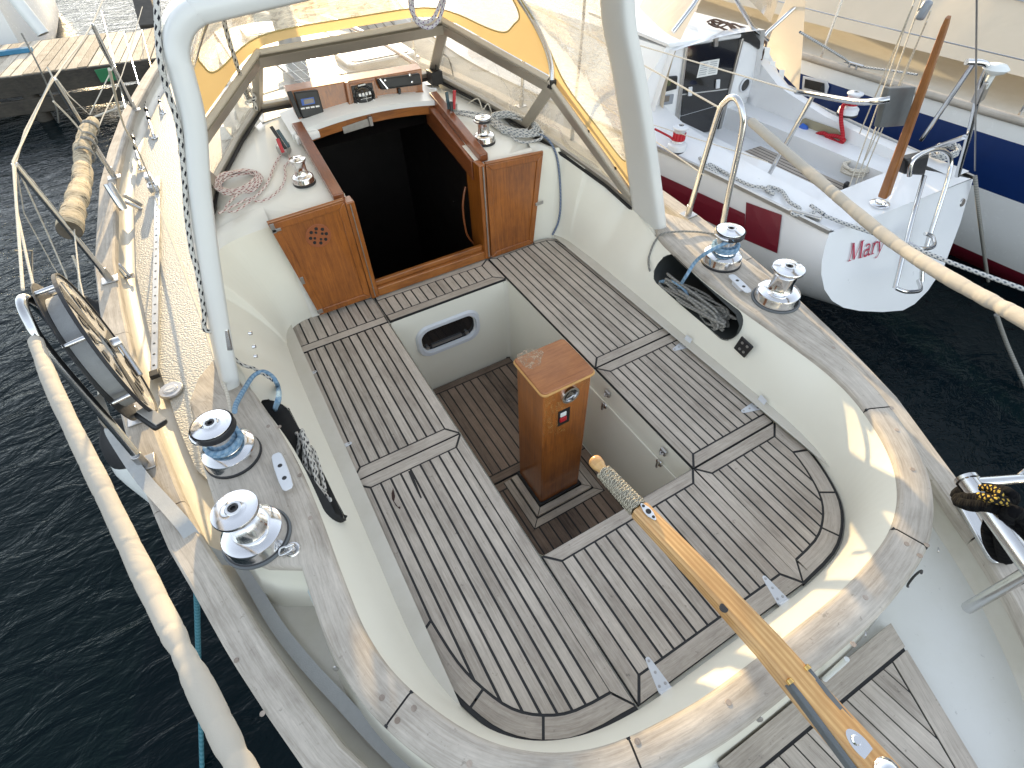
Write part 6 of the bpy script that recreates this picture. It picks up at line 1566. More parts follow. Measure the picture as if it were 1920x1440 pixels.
# ================================================================ webbing reel
rc = P(178, 660, x=-.945); RR = .235
reel = thing('webbing_reel', 'oval steel reel of webbing line standing at the port gate', 'reel', tuple(rc))
ax = V((1, .17, .02)).normalized()
e1 = V((0, 1, 0)); e1 = (e1 - ax * e1.dot(ax)).normalized(); e2 = ax.cross(e1)
def disc(mb, off, r0, r1, th, a0=0, a1=2 * math.pi, n=60, sq=1.0):
    for k in range(n):
        t0_, t1_ = a0 + (a1 - a0) * k / n, a0 + (a1 - a0) * (k + 1) / n
        q = [rc + ax * off + (e1 * math.cos(t) + e2 * math.sin(t)) * r for t, r in ((t0_, r0), (t1_, r0), (t1_, r1), (t0_, r1))]
        mb.hexa(q, [p + ax * th for p in q])
b = MB()
disc(b, .034, .214, RR, .004)
for k in range(3):
    c0 = math.pi / 2 + k * 2 * math.pi / 3; disc(b, .034, .055, .216, .003, c0 + .16, c0 + 2 * math.pi / 3 - .16, 20)
b.build('reel_face', M_['reel_face'], reel, smooth=30)
b = MB()
for k in range(3):
    c0 = math.pi / 2 + k * 2 * math.pi / 3
    for off in (.45, .8, 1.15, 1.5):
        m_ = c0 + off; r_ = .152; q = [rc + ax * .0385 + (e1 * math.cos(m_ + da) + e2 * math.sin(m_ + da)) * (r_ + dr) for da, dr in ((-.10, -.022), (.10, -.022), (.10, .022), (-.10, .022))]; b.hexa(q, [p + ax * .0015 for p in q])
    a0 = c0; q = [rc + ax * .0385 + (e1 * math.cos(a0 + da) + e2 * math.sin(a0 + da)) * r_ for da, r_ in ((-.20, .214), (.20, .214), (.5, .05), (-.5, .05))]; b.hexa(q, [p + ax * .001 for p in q])
b.split('reel_slot', M_['black'], reel)
b = MB(); disc(b, .0335, RR, RR + .005, .010); b.build('reel_rim', M_['rubber'], reel)
b = MB(); disc(b, -.020, .05, RR, .003); b.build('reel_back', M_['black'], reel)
b = MB(); disc(b, -.016, .05, RR - .05, .048); b.build('wound_webbing', M_['webbing'], reel)
b = MB()
for k in range(7):
    t = .6 + k * 2 * math.pi / 7; p = rc + (e1 * math.cos(t) + e2 * math.sin(t)) * (RR - .012); b.tube([p - ax * .022, p + ax * .036], .007, 8)
b.split('reel_bar', M_['steel'], reel, smooth=50)
b = MB(); b.lathe([(.0, .075), (.016, .075), (.018, .06), (.018, .05)], rc, ax, 16); b.tube([rc + ax * .065, rc + ax * .065 + e1 * -.09 + e2 * -.08], .010, 10); b.build('crank', M_['steel'], reel, smooth=50)
b = MB(); q0, q1 = P(262, 770, x=-.90), P(305, 800, x=-.86); bar(b, q0, q1, .05, .025, V((.6, 0, 1))); o = b.build('cheek_block', M_['black'], reel, bevel=.010)
b = MB(); bar(b, q0.lerp(q1, .1) + V((.006, 0, .014)), q0.lerp(q1, .95) + V((.006, 0, .014)), .04, .004, V((.6, 0, 1))); b.build('block_plate', M_['reel_face'], o, bevel=.001)
# webbing tail from the reel down on deck
ribbon('webbing_tail', [P(180, 745, x=-.99), P(205, 800, z=.22), P(235, 850, z=.16), P(270, 900, z=.135), P(310, 945, z=.135), P(345, 985, z=.135), P(385, 1035, z=.09), P(440, 1050, z=.04)], .04, 'webbing', label='webbing tail running from the reel across the port toe rail', cat='webbing')

# ================================================================ neighbour: white yacht with name on the transom
def UP(u, v, k=.45, y0=-.59):
    d = ray(u, v); t = (y0 + k * CAM.z - CAM.y) / (d.y - k * d.z); return CAM + d * t
MX = 2.90
mary = thing('sailing_yacht', 'white sailing yacht with red hull stripe and a name on its transom', 'sailing yacht', (MX, 3, -.95))
T = [UP(*p) for p in [(1555, 437), (1547, 462), (1541, 490), (1540, 515), (1546, 543), (1560, 564), (1582, 577), (1612, 583), (1655, 585), (1693, 582), (1715, 570), (1740, 545), (1770, 500), (1800, 420), (1825, 335)]]
NT = len(T)
def msec(t):   # wide section further forward, same number of points
    out = []
    for k in range(NT):
        a = math.pi * k / (NT - 1); x = -math.cos(a); z = -math.sin(a)
        out.append((math.copysign(abs(x) ** .75, x), z))
    return out
ST = [(0, None), (.4, .70, .02, .80), (1.6, .86, .04, .98), (3.2, .98, .06, 1.05), (5.0, .80, .12, 1.05), (6.6, .40, .20, 1.0), (7.6, .02, .28, 1.0)]
SH_ = msec(0); secs = [T]
for (y, hw, zt, dp) in [s for s in ST if s[1]]:
    secs.append([V((MX + hw * x, y, zt + (zt + dp + .12) * z if z < 0 else zt)) for x, z in SH_])
# resample between stations with splines
cols = [spline([s[k] for s in secs], 8) for k in range(NT)]
b = MB(); NS_ = len(cols[0])
b.grid(lambda i, j: cols[int(round(j * (NT - 1)))][int(round(i * (NS_ - 1)))], NS_ - 1, NT - 1)
hull = b.build('hull', M_['mary_white'], mary, smooth=60)
b = MB(); b.poly(T); tran = b.build('transom', M_['mary_white'], mary)
tree = BVHTree.FromPolygons([tuple(v.co) for v in hull.data.vertices], [tuple(p.vertices) for p in hull.data.polygons])
def on(tree_, u, v, off=.004):
    d = ray(u, v).normalized(); h = tree_.ray_cast(CAM, d)
    return (h[0] - d * off) if h[0] is not None else None
def decal(name, poly, tree_, mat, parent, nu=24, nv=6, off=.006):
    """four-sided patch laid on a surface"""
    b = MB(); a, e, c, d = [V(p) for p in poly]; ok = True; G = []
    for i in range(nu + 1):
        r = []
        for j in range(nv + 1):
            q = a.lerp(e, i / nu).lerp(d.lerp(c, i / nu), j / nv); r.append(on(tree_, q.x, q.y, off))
        G.append(r)
    for i in range(nu):
        for j in range(nv):
            q = [G[i][j], G[i + 1][j], G[i + 1][j + 1], G[i][j + 1]]
            if all(x is not None for x in q): b.poly(q)
    if b.f: return b.build(name, mat, parent)
decal('hull_stripe', [(1225, 322), (1397, 401), (1396, 449), (1225, 366)], tree, M_['maroon'], mary)
decal('hull_stripe', [(1399, 379), (1466, 403), (1457, 475), (1396, 449)], tree, M_['maroon'], mary)
# toe rail / gunwale along the port side, decks and cockpit
top = cols[0]; topR = cols[-1]
b = MB()
for c_ in (top, topR):
    for a, e in zip(c_, c_[1:]): bar(b, a + V((0, 0, .006)), e + V((0, 0, .006)), .022, .020, V((0, 0, 1)))
b.build('toe_rail', M_['alu'], mary, bevel=.002)
# coaming deck: from gunwale in to the cockpit well
CWX0, CWX1, CY0, CY1, MZ = 2.50, 3.38, -.30, 1.05, -.17
b = MB()
def deckz(x, y): return .012
L_ = [p for p in top if p.y < 1.3]; Rr = [p for p in topR if p.y < 1.3]
def at_y(c_, y):
    for a, e in zip(c_, c_[1:]):
        if a.y <= y <= e.y: return a.lerp(e, (y - a.y) / max(1e-6, e.y - a.y))
    return c_[0] if y < c_[0].y else c_[-1]
coamz = lambda y: tab([(-.6, .0), (-.2, .02), (.4, .07), (.8, .14), (1.05, .26)], y)
for s, c_ in ((-1, top), (1, topR)):
    def sd_(i, j):
        y = lerp(-.56, 1.05, i); g_ = at_y(c_, y); xin = CWX0 if s < 0 else CWX1 + .02
        x = lerp(g_.x, xin, j); rise = coamz(y) if s > 0 else coamz(y) * .5
        return (x, max(y, g_.y), .004 + rise * math.sin(min(1, j * 1.3) * math.pi / 2) - .0)
    b.grid(sd_, 20, 8)
b.poly([(2.30, -.58, .004), (3.48, -.62, .004), (3.30, CY0, .006), (2.50, CY0, .006)])
b.build('cockpit_coaming', M_['mary_white'], mary, smooth=50)
b = MB()
cz = lambda y, s: .004 + coamz(y) * (1 if s > 0 else .5)
def inner(s):
    x = CWX0 if s < 0 else CWX1 + .02
    b.grid(lambda i, j: (x, lerp(CY0, CY1, i), lerp(cz(lerp(CY0, CY1, i), s), -.03, j)), 12, 2)
inner(-1); inner(1)
for s, xa, xb in ((-1, CWX0, 2.72), (1, 3.20, CWX1 + .02)):   # benches
    b.poly([(xa, CY0, -.03), (xb, CY0, -.03), (xb, CY1, -.03), (xa, CY1, -.03)]); xx = xb if s < 0 else xa
    b.poly([(xx, CY0, -.03), (xx, CY1, -.03), (xx, CY1, MZ), (xx, CY0, MZ)])
b.poly([(CWX0, CY0, .006), (CWX1 + .02, CY0, .006), (CWX1 + .02, CY0, MZ), (CWX0, CY0, MZ)])
b.poly([(CWX0, CY0, MZ), (CWX1, CY0, MZ), (CWX1, CY1, MZ), (CWX0, CY1, MZ)])
b.build('cockpit_well', M_['mary_white'], mary, smooth=40)
b = MB(); q = [P(*p, z=MZ + .006) for p in [(1437, 302), (1512, 290), (1662, 366), (1590, 384)]]
q = [V((2.80, .62, MZ)), V((3.14, .62, MZ)), V((3.14, -.26, MZ)), V((2.80, -.26, MZ))]
b.hexa([p + V((0, 0, .001)) for p in q], [p + V((0, 0, .012)) for p in q]); gro = b.build('teak_grating', M_['teak_grey'], mary)
b = MB()
for k in range(1, 9): x = lerp(q[0].x, q[1].x, k / 9); b.box((x - .002, -.26, MZ + .012), (x + .002, .62, MZ + .0135))
b.split('grating_seam', CK, gro)
# bulkhead with companionway
BYm = 1.05; b = MB()
arc = [P(u, v, y=BYm) for u, v in [(1252, 84), (1288, 84), (1395, 68), (1418, 74), (1438, 92), (1452, 118), (1462, 142), (1476, 158), (1500, 168)]]
lowz = -.36
for a, e in zip(arc, arc[1:]): b.poly([a, e, V((e.x, BYm, lowz)), V((a.x, BYm, lowz))])
b.poly([V((2.25, BYm, .20)), arc[0], V((arc[0].x, BYm, lowz)), V((2.25, BYm, lowz))])
b.build('bulkhead', M_['mary_white'], mary)
def mp(name, pts, off, th, mat, par=mary, bev=.003, lab=None):
    q = [P(*p, y=BYm - off) for p in pts]; b = MB(); b.hexa(q, [p + V((0, -th, 0)) for p in q]); return b.build(name, mat, par, bevel=bev, label=lab)
mp('washboard', [(1288, 86), (1387, 71), (1370, 165), (1278, 176)], .004, .006, M_['black_gloss'], lab='upper black washboard with a notice')
wlo = mp('washboard', [(1279, 178), (1370, 167), (1345, 244), (1272, 254)], .004, .010, M_['black_gloss'], lab='lower black washboard')
npp = mp('notice', [(1313, 116), (1349, 110), (1344, 139), (1306, 146)], .012, .002, M_['paper'], bev=0)
b = MB()
for k in range(6):
    t = (k + 1) / 7; a, e = P(1313 - 7 * t, 116 + 30 * t, y=BYm - .0155), P(1349 - 5 * t, 110 + 29 * t, y=BYm - .0155)
    for f0, f1 in ((.08, .44), (.56, .92)): b.tube([a.lerp(e, f0), a.lerp(e, f1)], .0018, 4)
b.build('notice_text', M_['plastic_grey'], npp)
for (u, v) in ((1294, 171), (1346, 157)): mp('turn_latch', [(u - 4, v - 8), (u + 3, v - 9), (u + 2, v + 8), (u - 5, v + 9)], .014, .01, M_['white_alu'])
mp('hasp', [(1338, 68), (1344, 67), (1343, 86), (1336, 87)], .01, .02, M_['steel_dull'])
mp('door_channel', [(1283, 88), (1287, 87), (1266, 255), (1260, 256)], .0, .02, M_['alu']); mp('door_channel', [(1388, 71), (1392, 70), (1348, 246), (1343, 247)], .0, .02, M_['alu'])
i1 = mp('chart_plotter', [(1246, 143), (1268, 141), (1266, 166), (1242, 172)], .004, .02, M_['black'], bev=.008); mp('screen', [(1249, 148), (1259, 147), (1257, 160), (1247, 162)], .026, .001, simple('lcd_green', (.08, .09, .04), .2), i1, 0)
i2 = mp('log_display', [(1240, 179), (1262, 176), (1259, 194), (1238, 197)], .004, .012, M_['plastic_grey']); mp('screen', [(1243, 181), (1256, 179), (1254, 190), (1242, 192)], .018, .001, M_['lcd'], i2, 0)
c_ = P(1396, 159, y=BYm - .004); b = MB(); b.lathe([(.050, .0), (.052, .010), (.042, .012), (.040, .004)], c_, (0, -1, 0), 28); pl_ = b.build('port_hole', M_['white_alu'], mary, smooth=40); b = MB(); b.lathe([(.0, .006), (.042, .006)], c_, (0, -1, 0), 28); b.build('pane', M_['black_gloss'], pl_)
# coachroof
b = MB(); zt = lambda y: lerp(.50, .44, (y - 1.0) / 3)
def mroof(i, j):
    y = lerp(BYm - .05, 4.6, i); w = tab([(1.0, .42), (2.6, .42), (4.6, .22)], y); u = (j - .5) * 2; a = abs(u); x = w * min(1, a / .75); z = zt(y) - .02 * (a / .75) ** 2 if a < .75 else lerp(zt(y) - .02, .02, (a - .75) / .25); x += .12 * max(0, (a - .75) / .25)
    return (MX + .0 + math.copysign(x, u), y, z)
b.grid(mroof, 16, 24); b.build('coachroof', M_['mary_white'], mary, smooth=45)
b = MB(); b.grid(lambda i, j: (lambda y: (lambda l, r: (lerp(l.x, r.x, j), y, .02))(at_y(top, y), at_y(topR, y)))(lerp(1.03, 7.3, i)), 20, 8); b.build('foredeck', M_['mary_white'], mary, smooth=40)
q = [P(*p, y=BYm - .01) for p in [(1252, 82), (1395, 63), (1396, 70), (1254, 90)]]; b = MB(); b.hexa(q, [p + V((0, .9, .03)) for p in q]); b.build('sliding_hatch', M_['mary_white'], mary, bevel=.006)
# dodger of the neighbour: cream canvas folded on tubes
def tent(name, grid_pts, mat, par, lab=None, smooth=60):
    cs = [spline([V(p) for p in r], 6) for r in grid_pts]; n = len(cs[0]); cc = [spline([c[k] for c in cs], 5) for k in range(n)]; b = MB()
    m = len(cc[0]); b.grid(lambda i, j: cc[int(round(i * (n - 1)))][int(round(j * (m - 1)))], n - 1, m - 1); return b.build(name, mat, par, smooth=smooth, label=lab)
tent('dodger_canvas', [[P(1236, 255, y=1.02), P(1262, 110, y=1.02), P(1320, -10, y=1.3)], [P(1205, 190, y=1.25), P(1235, 70, y=1.3), P(1290, -40, y=1.6)], [P(1170, 120, y=1.8), P(1200, 10, y=1.9), P(1260, -90, y=2.2)]], M_['canvas_far'], mary, 'cream canvas side of the dodger beside the instruments')
tent('dodger_canvas', [[P(1498, 170, y=1.00), P(1506, 70, y=.95), P(1514, -60, y=.9)], [P(1440, 110, y=1.1), P(1440, 80, y=1.2), P(1495, -50, y=1.0)]], M_['canvas_far'], mary, 'cream canvas panel with three white straps at the dodger end')
b = MB()
for pth in ([(1500, 5, 1.0), (1440, 60, 1.05), (1420, 85, 1.05)], [(1375, -10, 1.1), (1410, 50, 1.05), (1440, 75, 1.05)], [(1325, -30, 1.15), (1300, 10, 1.05), (1262, 60, 1.05)]): b.tube([P(u, v, y=y) for u, v, y in pth], .014, 10)
b.build('dodger_hoop', M_['steel'], mary, smooth=60)
for k, (u, v) in enumerate([(1437, 98), (1447, 124), (1464, 140)]):
    mp('canvas_strap', [(u - 3, v - 10), (u + 7, v - 9), (u + 4, v + 12), (u - 5, v + 11)], .05, .004, M_['white_print'])
# window (clear) of neighbour's dodger
b = MB(); b.poly([P(*p, y=1.12) for p in [(1400, -5), (1462, -5), (1445, 42)]]); b.build('clear_window', M_['vinyl_far'], mary)
# cables behind the hatch
rnd = random.Random(5); b = MB()
for k in range(5):
    b.tube(spline([P(1330 + rnd.uniform(-5, 10), 40 + rnd.uniform(-4, 4), y=1.15)] + [P(1345 + 22 * j + rnd.uniform(-6, 6), 42 + 8 * j + rnd.uniform(-12, 10), y=1.12) for j in range(5)] + [P(1428, 112, y=1.0)], 5), .006, 6)
b.build('cable_loom', simple('cable', (.10, .055, .035), .5), mary, smooth=60)
bag = MB(); q = [P(*p, y=1.03) for p in [(1393, 62), (1412, 58), (1430, 82), (1428, 96), (1408, 82), (1390, 74)]]; bag.hexa(q, [p + V((0, .08, .0)) for p in q]); bag.build('winch_bag', M_['black'], mary, bevel=.01)
# red cubby in the starboard coaming
xq = CWX1 + .0205
def mq(name, pts, x, th, mat, par=mary, bev=.003):
    q = [P(*p, x=x) for p in pts]; b = MB(); b.hexa(q, [p + V((-th, 0, 0)) for p in q]); return b.build(name, mat, par, bevel=bev)
xr = CWX1 + .012
rec = mq('locker_recess', [(1494, 226), (1510, 221), (1570, 242), (1588, 262), (1580, 275), (1565, 278), (1490, 250)], xr, .004, simple('recess', (.30, .27, .18), .6), bev=.002)
def mrope(name, pts, r, mat, lab, cat='rope'): return rope(name, pts, r, mat, lab, cat)
mrope('power_lead', [P(u, v, x=xr - .03) for u, v in [(1530, 252), (1545, 250), (1560, 262), (1575, 268), (1582, 262), (1568, 255), (1550, 256), (1570, 270), (1580, 258), (1577, 225), (1580, 200), (1592, 190)]], .013, 'rope_red', 'red rope stuffed in the recess of the white yacht cockpit')
b = MB(); b.lathe([(.0, 0), (.022, .0), (.026, .04), (.014, .06), (.0, .06)], P(1502, 236, x=xr - .03), (0, -1, -.3), 14); tag(b.build('power_plug', M_['blue_plastic'], smooth=50), 'blue shore power plug in the white yacht cockpit recess', 'plug')
# winches
def mwinch(px_, z, mat2, lab, h=.16):
    c_ = P(*px_, z=z); w = winch(c_, .062, .036, .050, h, lab=lab, par=mary, mat='white_alu'); b = MB()
    b.lathe([(.040, h * .44), (.042, h * .5), (.040, h * .62), (.042, h * .72), (.039, h * .74)], c_, (0, 0, 1), 24); b.build('rope_turns', M_[mat2], w, smooth=50)
mwinch((1268, 282), .02, 'rope_red', 'winch with red rope turns on the near coaming'); mwinch((1588, 214), .12, 'rope_red', 'winch with red rope turns on the far coaming', .14)
mrope('sheet_rope', [P(1228, 242, z=.10), P(1255, 256, z=.10), P(1262, 262, z=.10)], .007, 'rope_red', 'red rope leading to the near winch of the white yacht')
c_ = P(1649, 383, z=.01); b = MB(); b.lathe([(.052, -.004), (.052, .006), (.048, .010), (.030, .012), (.028, .020), (.0, .022)], c_, (0, 0, 1), 28); b.build('deck_vent', M_['chrome'], mary, smooth=40)
# pushpit and stern gear
b = MB()
b.tube(spline([P(1493, 172, y=.25), P(1520, 176, y=.05), P(1600, 190, y=-.35), P(1640, 190, y=-.50), P(1668, 186, y=-.55)], 6), .014, 10)
b.tube([P(1524, 180, y=.05), P(1428, 352, y=.12)], .013, 10)
b.tube(spline([P(1812, 116, y=-.50), P(1850, 122, y=-.55), P(1838, 160, y=-.56), P(1820, 240, y=-.56), P(1795, 330, y=-.58)], 6), .014, 10)
b.tube([P(1826, 118, y=-.45), P(1728, 262, y=-.20)], .013, 10); b.tube([P(1730, 285, y=-.3), P(1808, 257, y=-.56)], .013, 10)
b.build('pushpit', M_['steel'], mary, smooth=60)
b = MB()
b.tube(spline([P(1705, 330, y=-.62), P(1712, 300, y=-.60), P(1745, 282, y=-.60), P(1770, 283, y=-.60), P(1782, 300, y=-.61), P(1776, 340, y=-.66), P(1735, 470, y=-.80), P(1728, 528, y=-.88)], 6), .012, 10)
b.tube(spline([P(1733, 330, y=-.61), P(1720, 375, y=-.68), P(1700, 450, y=-.78), P(1678, 540, y=-.90)], 5), .012, 10)
b.tube(spline([P(1702, 455, y=-.80), P(1725, 466, y=-.86), P(1750, 462, y=-.86), P(1748, 444, y=-.80), P(1735, 438, y=-.78)], 6), .011, 10)
b.tube(spline([P(1680, 540, y=-.92), P(1700, 547, y=-.96), P(1725, 544, y=-.96), P(1722, 526, y=-.90)], 6), .011, 10)
b.build('swim_ladder', M_['steel'], mary, smooth=60)
b = MB(); a_, e_ = P(1778, 32, y=-.60), P(1658, 366, y=-.56)
bmloft(b, [tsec(a_.lerp(e_, t), e_ - a_, w, h) for t, w, h in ((0, .014, .02), (.04, .020, .03), (.3, .030, .034), (.6, .036, .040), (1, .046, .05))]); b.build('tiller', wood('old_tiller', (.16, .055, .014), (.40, .17, .05), .5, .2, src='UV', sc=(3, 50, 1)), mary, smooth=40, label='weathered wooden tiller lashed upright')
b = MB(); q = [P(*p, y=-.52) for p in [(1668, 166), (1718, 163), (1700, 236), (1648, 240)]]; b.hexa(q, [p + V((0, .03, .0)) for p in q]); b.build('outboard_pad', M_['lead_grey'], mary, bevel=.004)
b = MB(); c_ = P(1868, 128, y=-.58); b.lathe([(.0, .02), (.040, .016), (.058, .0), (.045, -.016), (.015, -.03), (.012, -.09)], c_, (0, 0, 1), 24); b.build('antenna', M_['fender_white'], mary, smooth=50)
b = MB(); bar(b, P(1850, 150, y=-.57), P(1832, 190, y=-.57), .05, .04, V((0, 1, 0))); b.build('antenna_bracket', M_['steel_dull'], mary, bevel=.006)
b = MB(); q = [P(*p, y=-.60) for p in [(1702, 300), (1745, 290), (1735, 330), (1698, 328)]]; b.hexa(q, [p + V((0, .06, -.0)) for p in q]); b.build('outboard_clamp', M_['black'], mary, bevel=.012)
# mainsheet tackle
b = MB()
for k, (a, e) in enumerate([((1722, -20), (1580, 385)), ((1735, -20), (1590, 385)), ((1745, 20), (1602, 370)), ((1712, 10), (1612, 250)), ((1738, 40), (1622, 300))]): b.tube([P(*a, y=-.50), P(*e, y=-.25)], .0035, 6)
b.build('backstay_tackle', M_['rope_white'], mary, smooth=60)
b = MB(); bar(b, P(1743, 0, y=-.50), P(1722, 38, y=-.50), .045, .03, V((0, -1, 0))); b.build('tackle_block', M_['plastic_grey'], mary, bevel=.012); b = MB(); bar(b, P(1588, 342, y=-.25), P(1578, 388, y=-.25), .03, .025, V((0, -1, 0))); b.build('tackle_block', M_['black'], mary, bevel=.008)
b = MB(); b.tube([P(1832, -40, y=-.60), P(1828, 320, y=-.60)], .004, 6); b.build('backstay', M_['steel_dull'], mary)
pts = coil(*(lambda p: (p.x, p.y))(P(1600, 325, z=-.10)), -.10, .10, .085, .3, 7, .007, 11, .05)
mrope('coiled_rope', [p + V((0, 0, 0)) for p in pts], .0075, 'rope_white', 'cream rope coil hanging in the cockpit of the white yacht')
pts = [P(u, v, z=.03) for u, v in [(1312, 296), (1325, 312), (1345, 325), (1330, 308), (1350, 318), (1378, 334), (1408, 348), (1432, 352), (1450, 364), (1440, 350), (1465, 358), (1480, 378), (1500, 392), (1485, 400), (1505, 405), (1530, 395), (1520, 385), (1545, 402)]]
mrope('mooring_rope', pts, .010, 'rope_grey', 'grey rope knotted along the near gunwale of the white yacht')
mrope('mooring_rope', [P(1545, 404, z=.03), P(1600, 425, z=.02), P(1680, 452, z=.05), P(1790, 495, z=.1), P(1930, 546, z=.12)], .010, 'rope_grey', 'grey mooring rope stretching aft from the white yacht transom')
mrope('mooring_rope', [P(1828, 330, y=-.62), P(1838, 420, y=-.75), P(1855, 540, y=-.85), P(1868, 590, y=-.95)], .011, 'rope_old', 'grey mooring rope hanging off the far stern corner of the white yacht')
pts = coil(*(lambda p: (p.x, p.y))(P(1768, 292, z=.02)), .02, .13, .07, .2, 5, .008, 12, .04)
mrope('mooring_rope', pts, .008, 'rope_grey', 'grey rope coiled on the far stern quarter of the white yacht')
b = MB(); c_ = P(1497, 398, z=.02); bar(b, P(1480, 395, z=.03), P(1540, 412, z=.03), .03, .03, V((0, 0, 1))); b.build('cleat', M_['alu'], mary, bevel=.008)
b = MB(); c_ = UP(1804, 380); b.lathe([(.0, .006), (.022, .006), (.026, 0)], c_, (0, -1, .3), 18); b.build('transom_vent', M_['alu'], mary)
# guard lines between the yachts (neighbour's)
b = MB()
for pth in ([(1190, 80, 2.0), (1240, 98, 1.6), (1493, 170, .25)], [(1215, 225, 1.7), (1400, 370, .6)]): pass
b.tube([P(1195, 84, x=2.25), P(1493, 172, x=2.32)], .004, 6); b.tube([P(1212, 230, x=2.20), P(1430, 300, x=2.32), P(1440, 304, x=2.33)], .003, 6)
b.build('guard_wire', M_['rope_white'], mary)
# lettering on the transom: italic serif strokes, plane of the transom
def letter(mb, strokes, o_, ex_, ez_, s_):
    nn_ = ex_.cross(ez_).normalized()
    for st_ in strokes:
        w0 = st_[0] * .85; pts_ = [V(p) for p in st_[1]]
        A, B = [], []
        for k, p in enumerate(pts_):
            t = (pts_[min(k + 1, len(pts_) - 1)] - pts_[max(0, k - 1)]); t = t.normalized() if t.length else V((1, 0)); q = V((-t.y, t.x)) * w0 / 2
            if w0 > 0: A.append(p + q); B.append(p - q)
        f = lambda p: o_ + ex_ * (p.x + .22 * p.y) * s_ + ez_ * p.y * s_ - nn_ * 0
        for k in range(len(A) - 1): mb.poly([f(A[k]), f(A[k + 1]), f(B[k + 1]), f(B[k])])
c2 = lambda pts_: [tuple(p.xy) for p in spline([V((x, y, 0)) for x, y in pts_], 5)]
LET = {
 'M': [(.05, [(.06, 0), (.12, .70)]), (.12, [(.14, .70), (.36, .02)]), (.05, [(.36, 0), (.66, .70)]), (.12, [(.70, .70), (.76, .0)]), (.035, [(-.04, .012), (.18, .012)]), (.035, [(.64, .012), (.90, .012)]), (.035, [(.02, .688), (.20, .688)]), (.035, [(.62, .688), (.82, .688)])],
 'a': [(.09, c2([(.36, .36), (.34, .10), (.38, .02), (.46, .05)])), (.07, c2([(.08, .40), (.20, .48), (.33, .44), (.36, .34)])), (.08, c2([(.35, .27), (.12, .24), (.05, .12), (.12, .01), (.26, .03), (.36, .12)]))],
 'r': [(.10, [(.10, .0), (.13, .46)]), (.035, [(.0, .012), (.24, .012)]), (.035, [(.02, .445), (.14, .445)]), (.08, c2([(.13, .30), (.20, .44), (.30, .47), (.37, .42)]))],
 'y': [(.10, [(.05, .46), (.22, .02)]), (.05, c2([(.42, .46), (.26, .10), (.12, -.16), (-.02, -.20)])), (.035, [(-.04, .448), (.16, .448)]), (.035, [(.32, .448), (.50, .448)])]}
o0 = UP(1588, 490); o1 = UP(1662, 472); ex_ = (o1 - o0); ex_ = V((1, 0, 0)); ezz = V((0, .45, 1)).normalized()
lift = V((0, -1, .45)).normalized() * .008
wpx = (UP(1655, 468) - UP(1588, 488)); 
s_ = abs(wpx.x) / 1.95 * .84; b = MB(); cur = 0
ex_ = V((wpx.x, wpx.y, wpx.z)).normalized()
for ch, adv in (('M', .92), ('a', .50), ('r', .40), ('y', .5)):
    letter(b, LET[ch], o0 + lift + ex_ * cur * s_, ex_, ezz, s_); cur += adv
b.build('boat_name', simple('name_red', (.42, .02, .06), .4), mary)

# ================================================================ further yachts
def yacht2(name, lab, cx_, y0, y1, hb, zt, mats, tent_=None, bands=()):
    root = thing(name, lab, 'sailing yacht', (cx_, (y0 + y1) / 2, -.95)); n = 40
    def half(t): return hb * (1 - abs(2 * t - .9) ** 2.6 * (.35 if t < .45 else .98)) if t < .95 else hb * (1 - abs(2 * t - .9) ** 2.6 * .98)
    shz = lambda t: zt + .22 * max(0, t - .3) ** 2
    b = MB(); lev = [(1.0, 0), (1.0, -.10), (.995, -.26), (.985, -.42), (.97, -.62), (.94, -.86), (.86, -1.02), (.5, -1.2)]
    bands_ = bands or [0] * 7
    for s in (-1, 1):
        for j in range(7):
            for i in range(n):
                t0_, t1_ = i / n, (i + 1) / n
                q = [V((cx_ + s * half(t) * lev[jj][0], lerp(y0, y1, t), shz(t) + lev[jj][1] * (zt + 1.05) / 1.1)) for t, jj in ((t0_, j), (t1_, j), (t1_, j + 1), (t0_, j + 1))]
                b.poly(q, None, .5, bands_[j])
    b.poly([V((cx_ + s * half(0) * l[0], y0, shz(0) + l[1] * (zt + 1.05) / 1.1)) for s, l in [(-1, l) for l in lev] + [(1, l) for l in lev[::-1]]])
    b.build('hull', mats, root, smooth=60)
    b = MB(); b.grid(lambda i, j: (cx_ + lerp(-1, 1, j) * max(0, half(i) - .01), lerp(y0, y1, i), shz(i) - .02 + .04 * (1 - (2 * j - 1) ** 2)), n, 8); b.build('deck', M_['gel_deck'], root, smooth=60)
    b = MB()
    for s in (-1, 1): b.tube([V((cx_ + s * half(i / n), lerp(y0, y1, i / n), shz(i / n) + .02)) for i in range(n + 1)], .028, 8)
    b.build('rubbing_strake', M_['teak_cap'], root, smooth=60)
    b = MB()
    for s in (-1, 1):
        pr = []
        for i in range(2, n - 1, 5):
            p = V((cx_ + s * (half(i / n) - .04), lerp(y0, y1, i / n), shz(i / n))); b.tube([p, p + V((0, 0, .62))], .011, 6); pr.append(p + V((0, 0, .60)))
        b.tube(pr, .004, 5); b.tube([p + V((0, 0, -.28)) for p in pr], .004, 5)
    b.build('guard_rail', M_['steel'], root, smooth=50)
    return root, half, shz
blue, hf, sz = yacht2('sailing_yacht', 'white yacht with a dark blue band under a long cream boat tent', 5.90, -4.0, 8.0, 1.70, .10, [M_['hull_white'], M_['navy'], M_['maroon']], bands=[0, 1, 1, 0, 0, 2, 2])
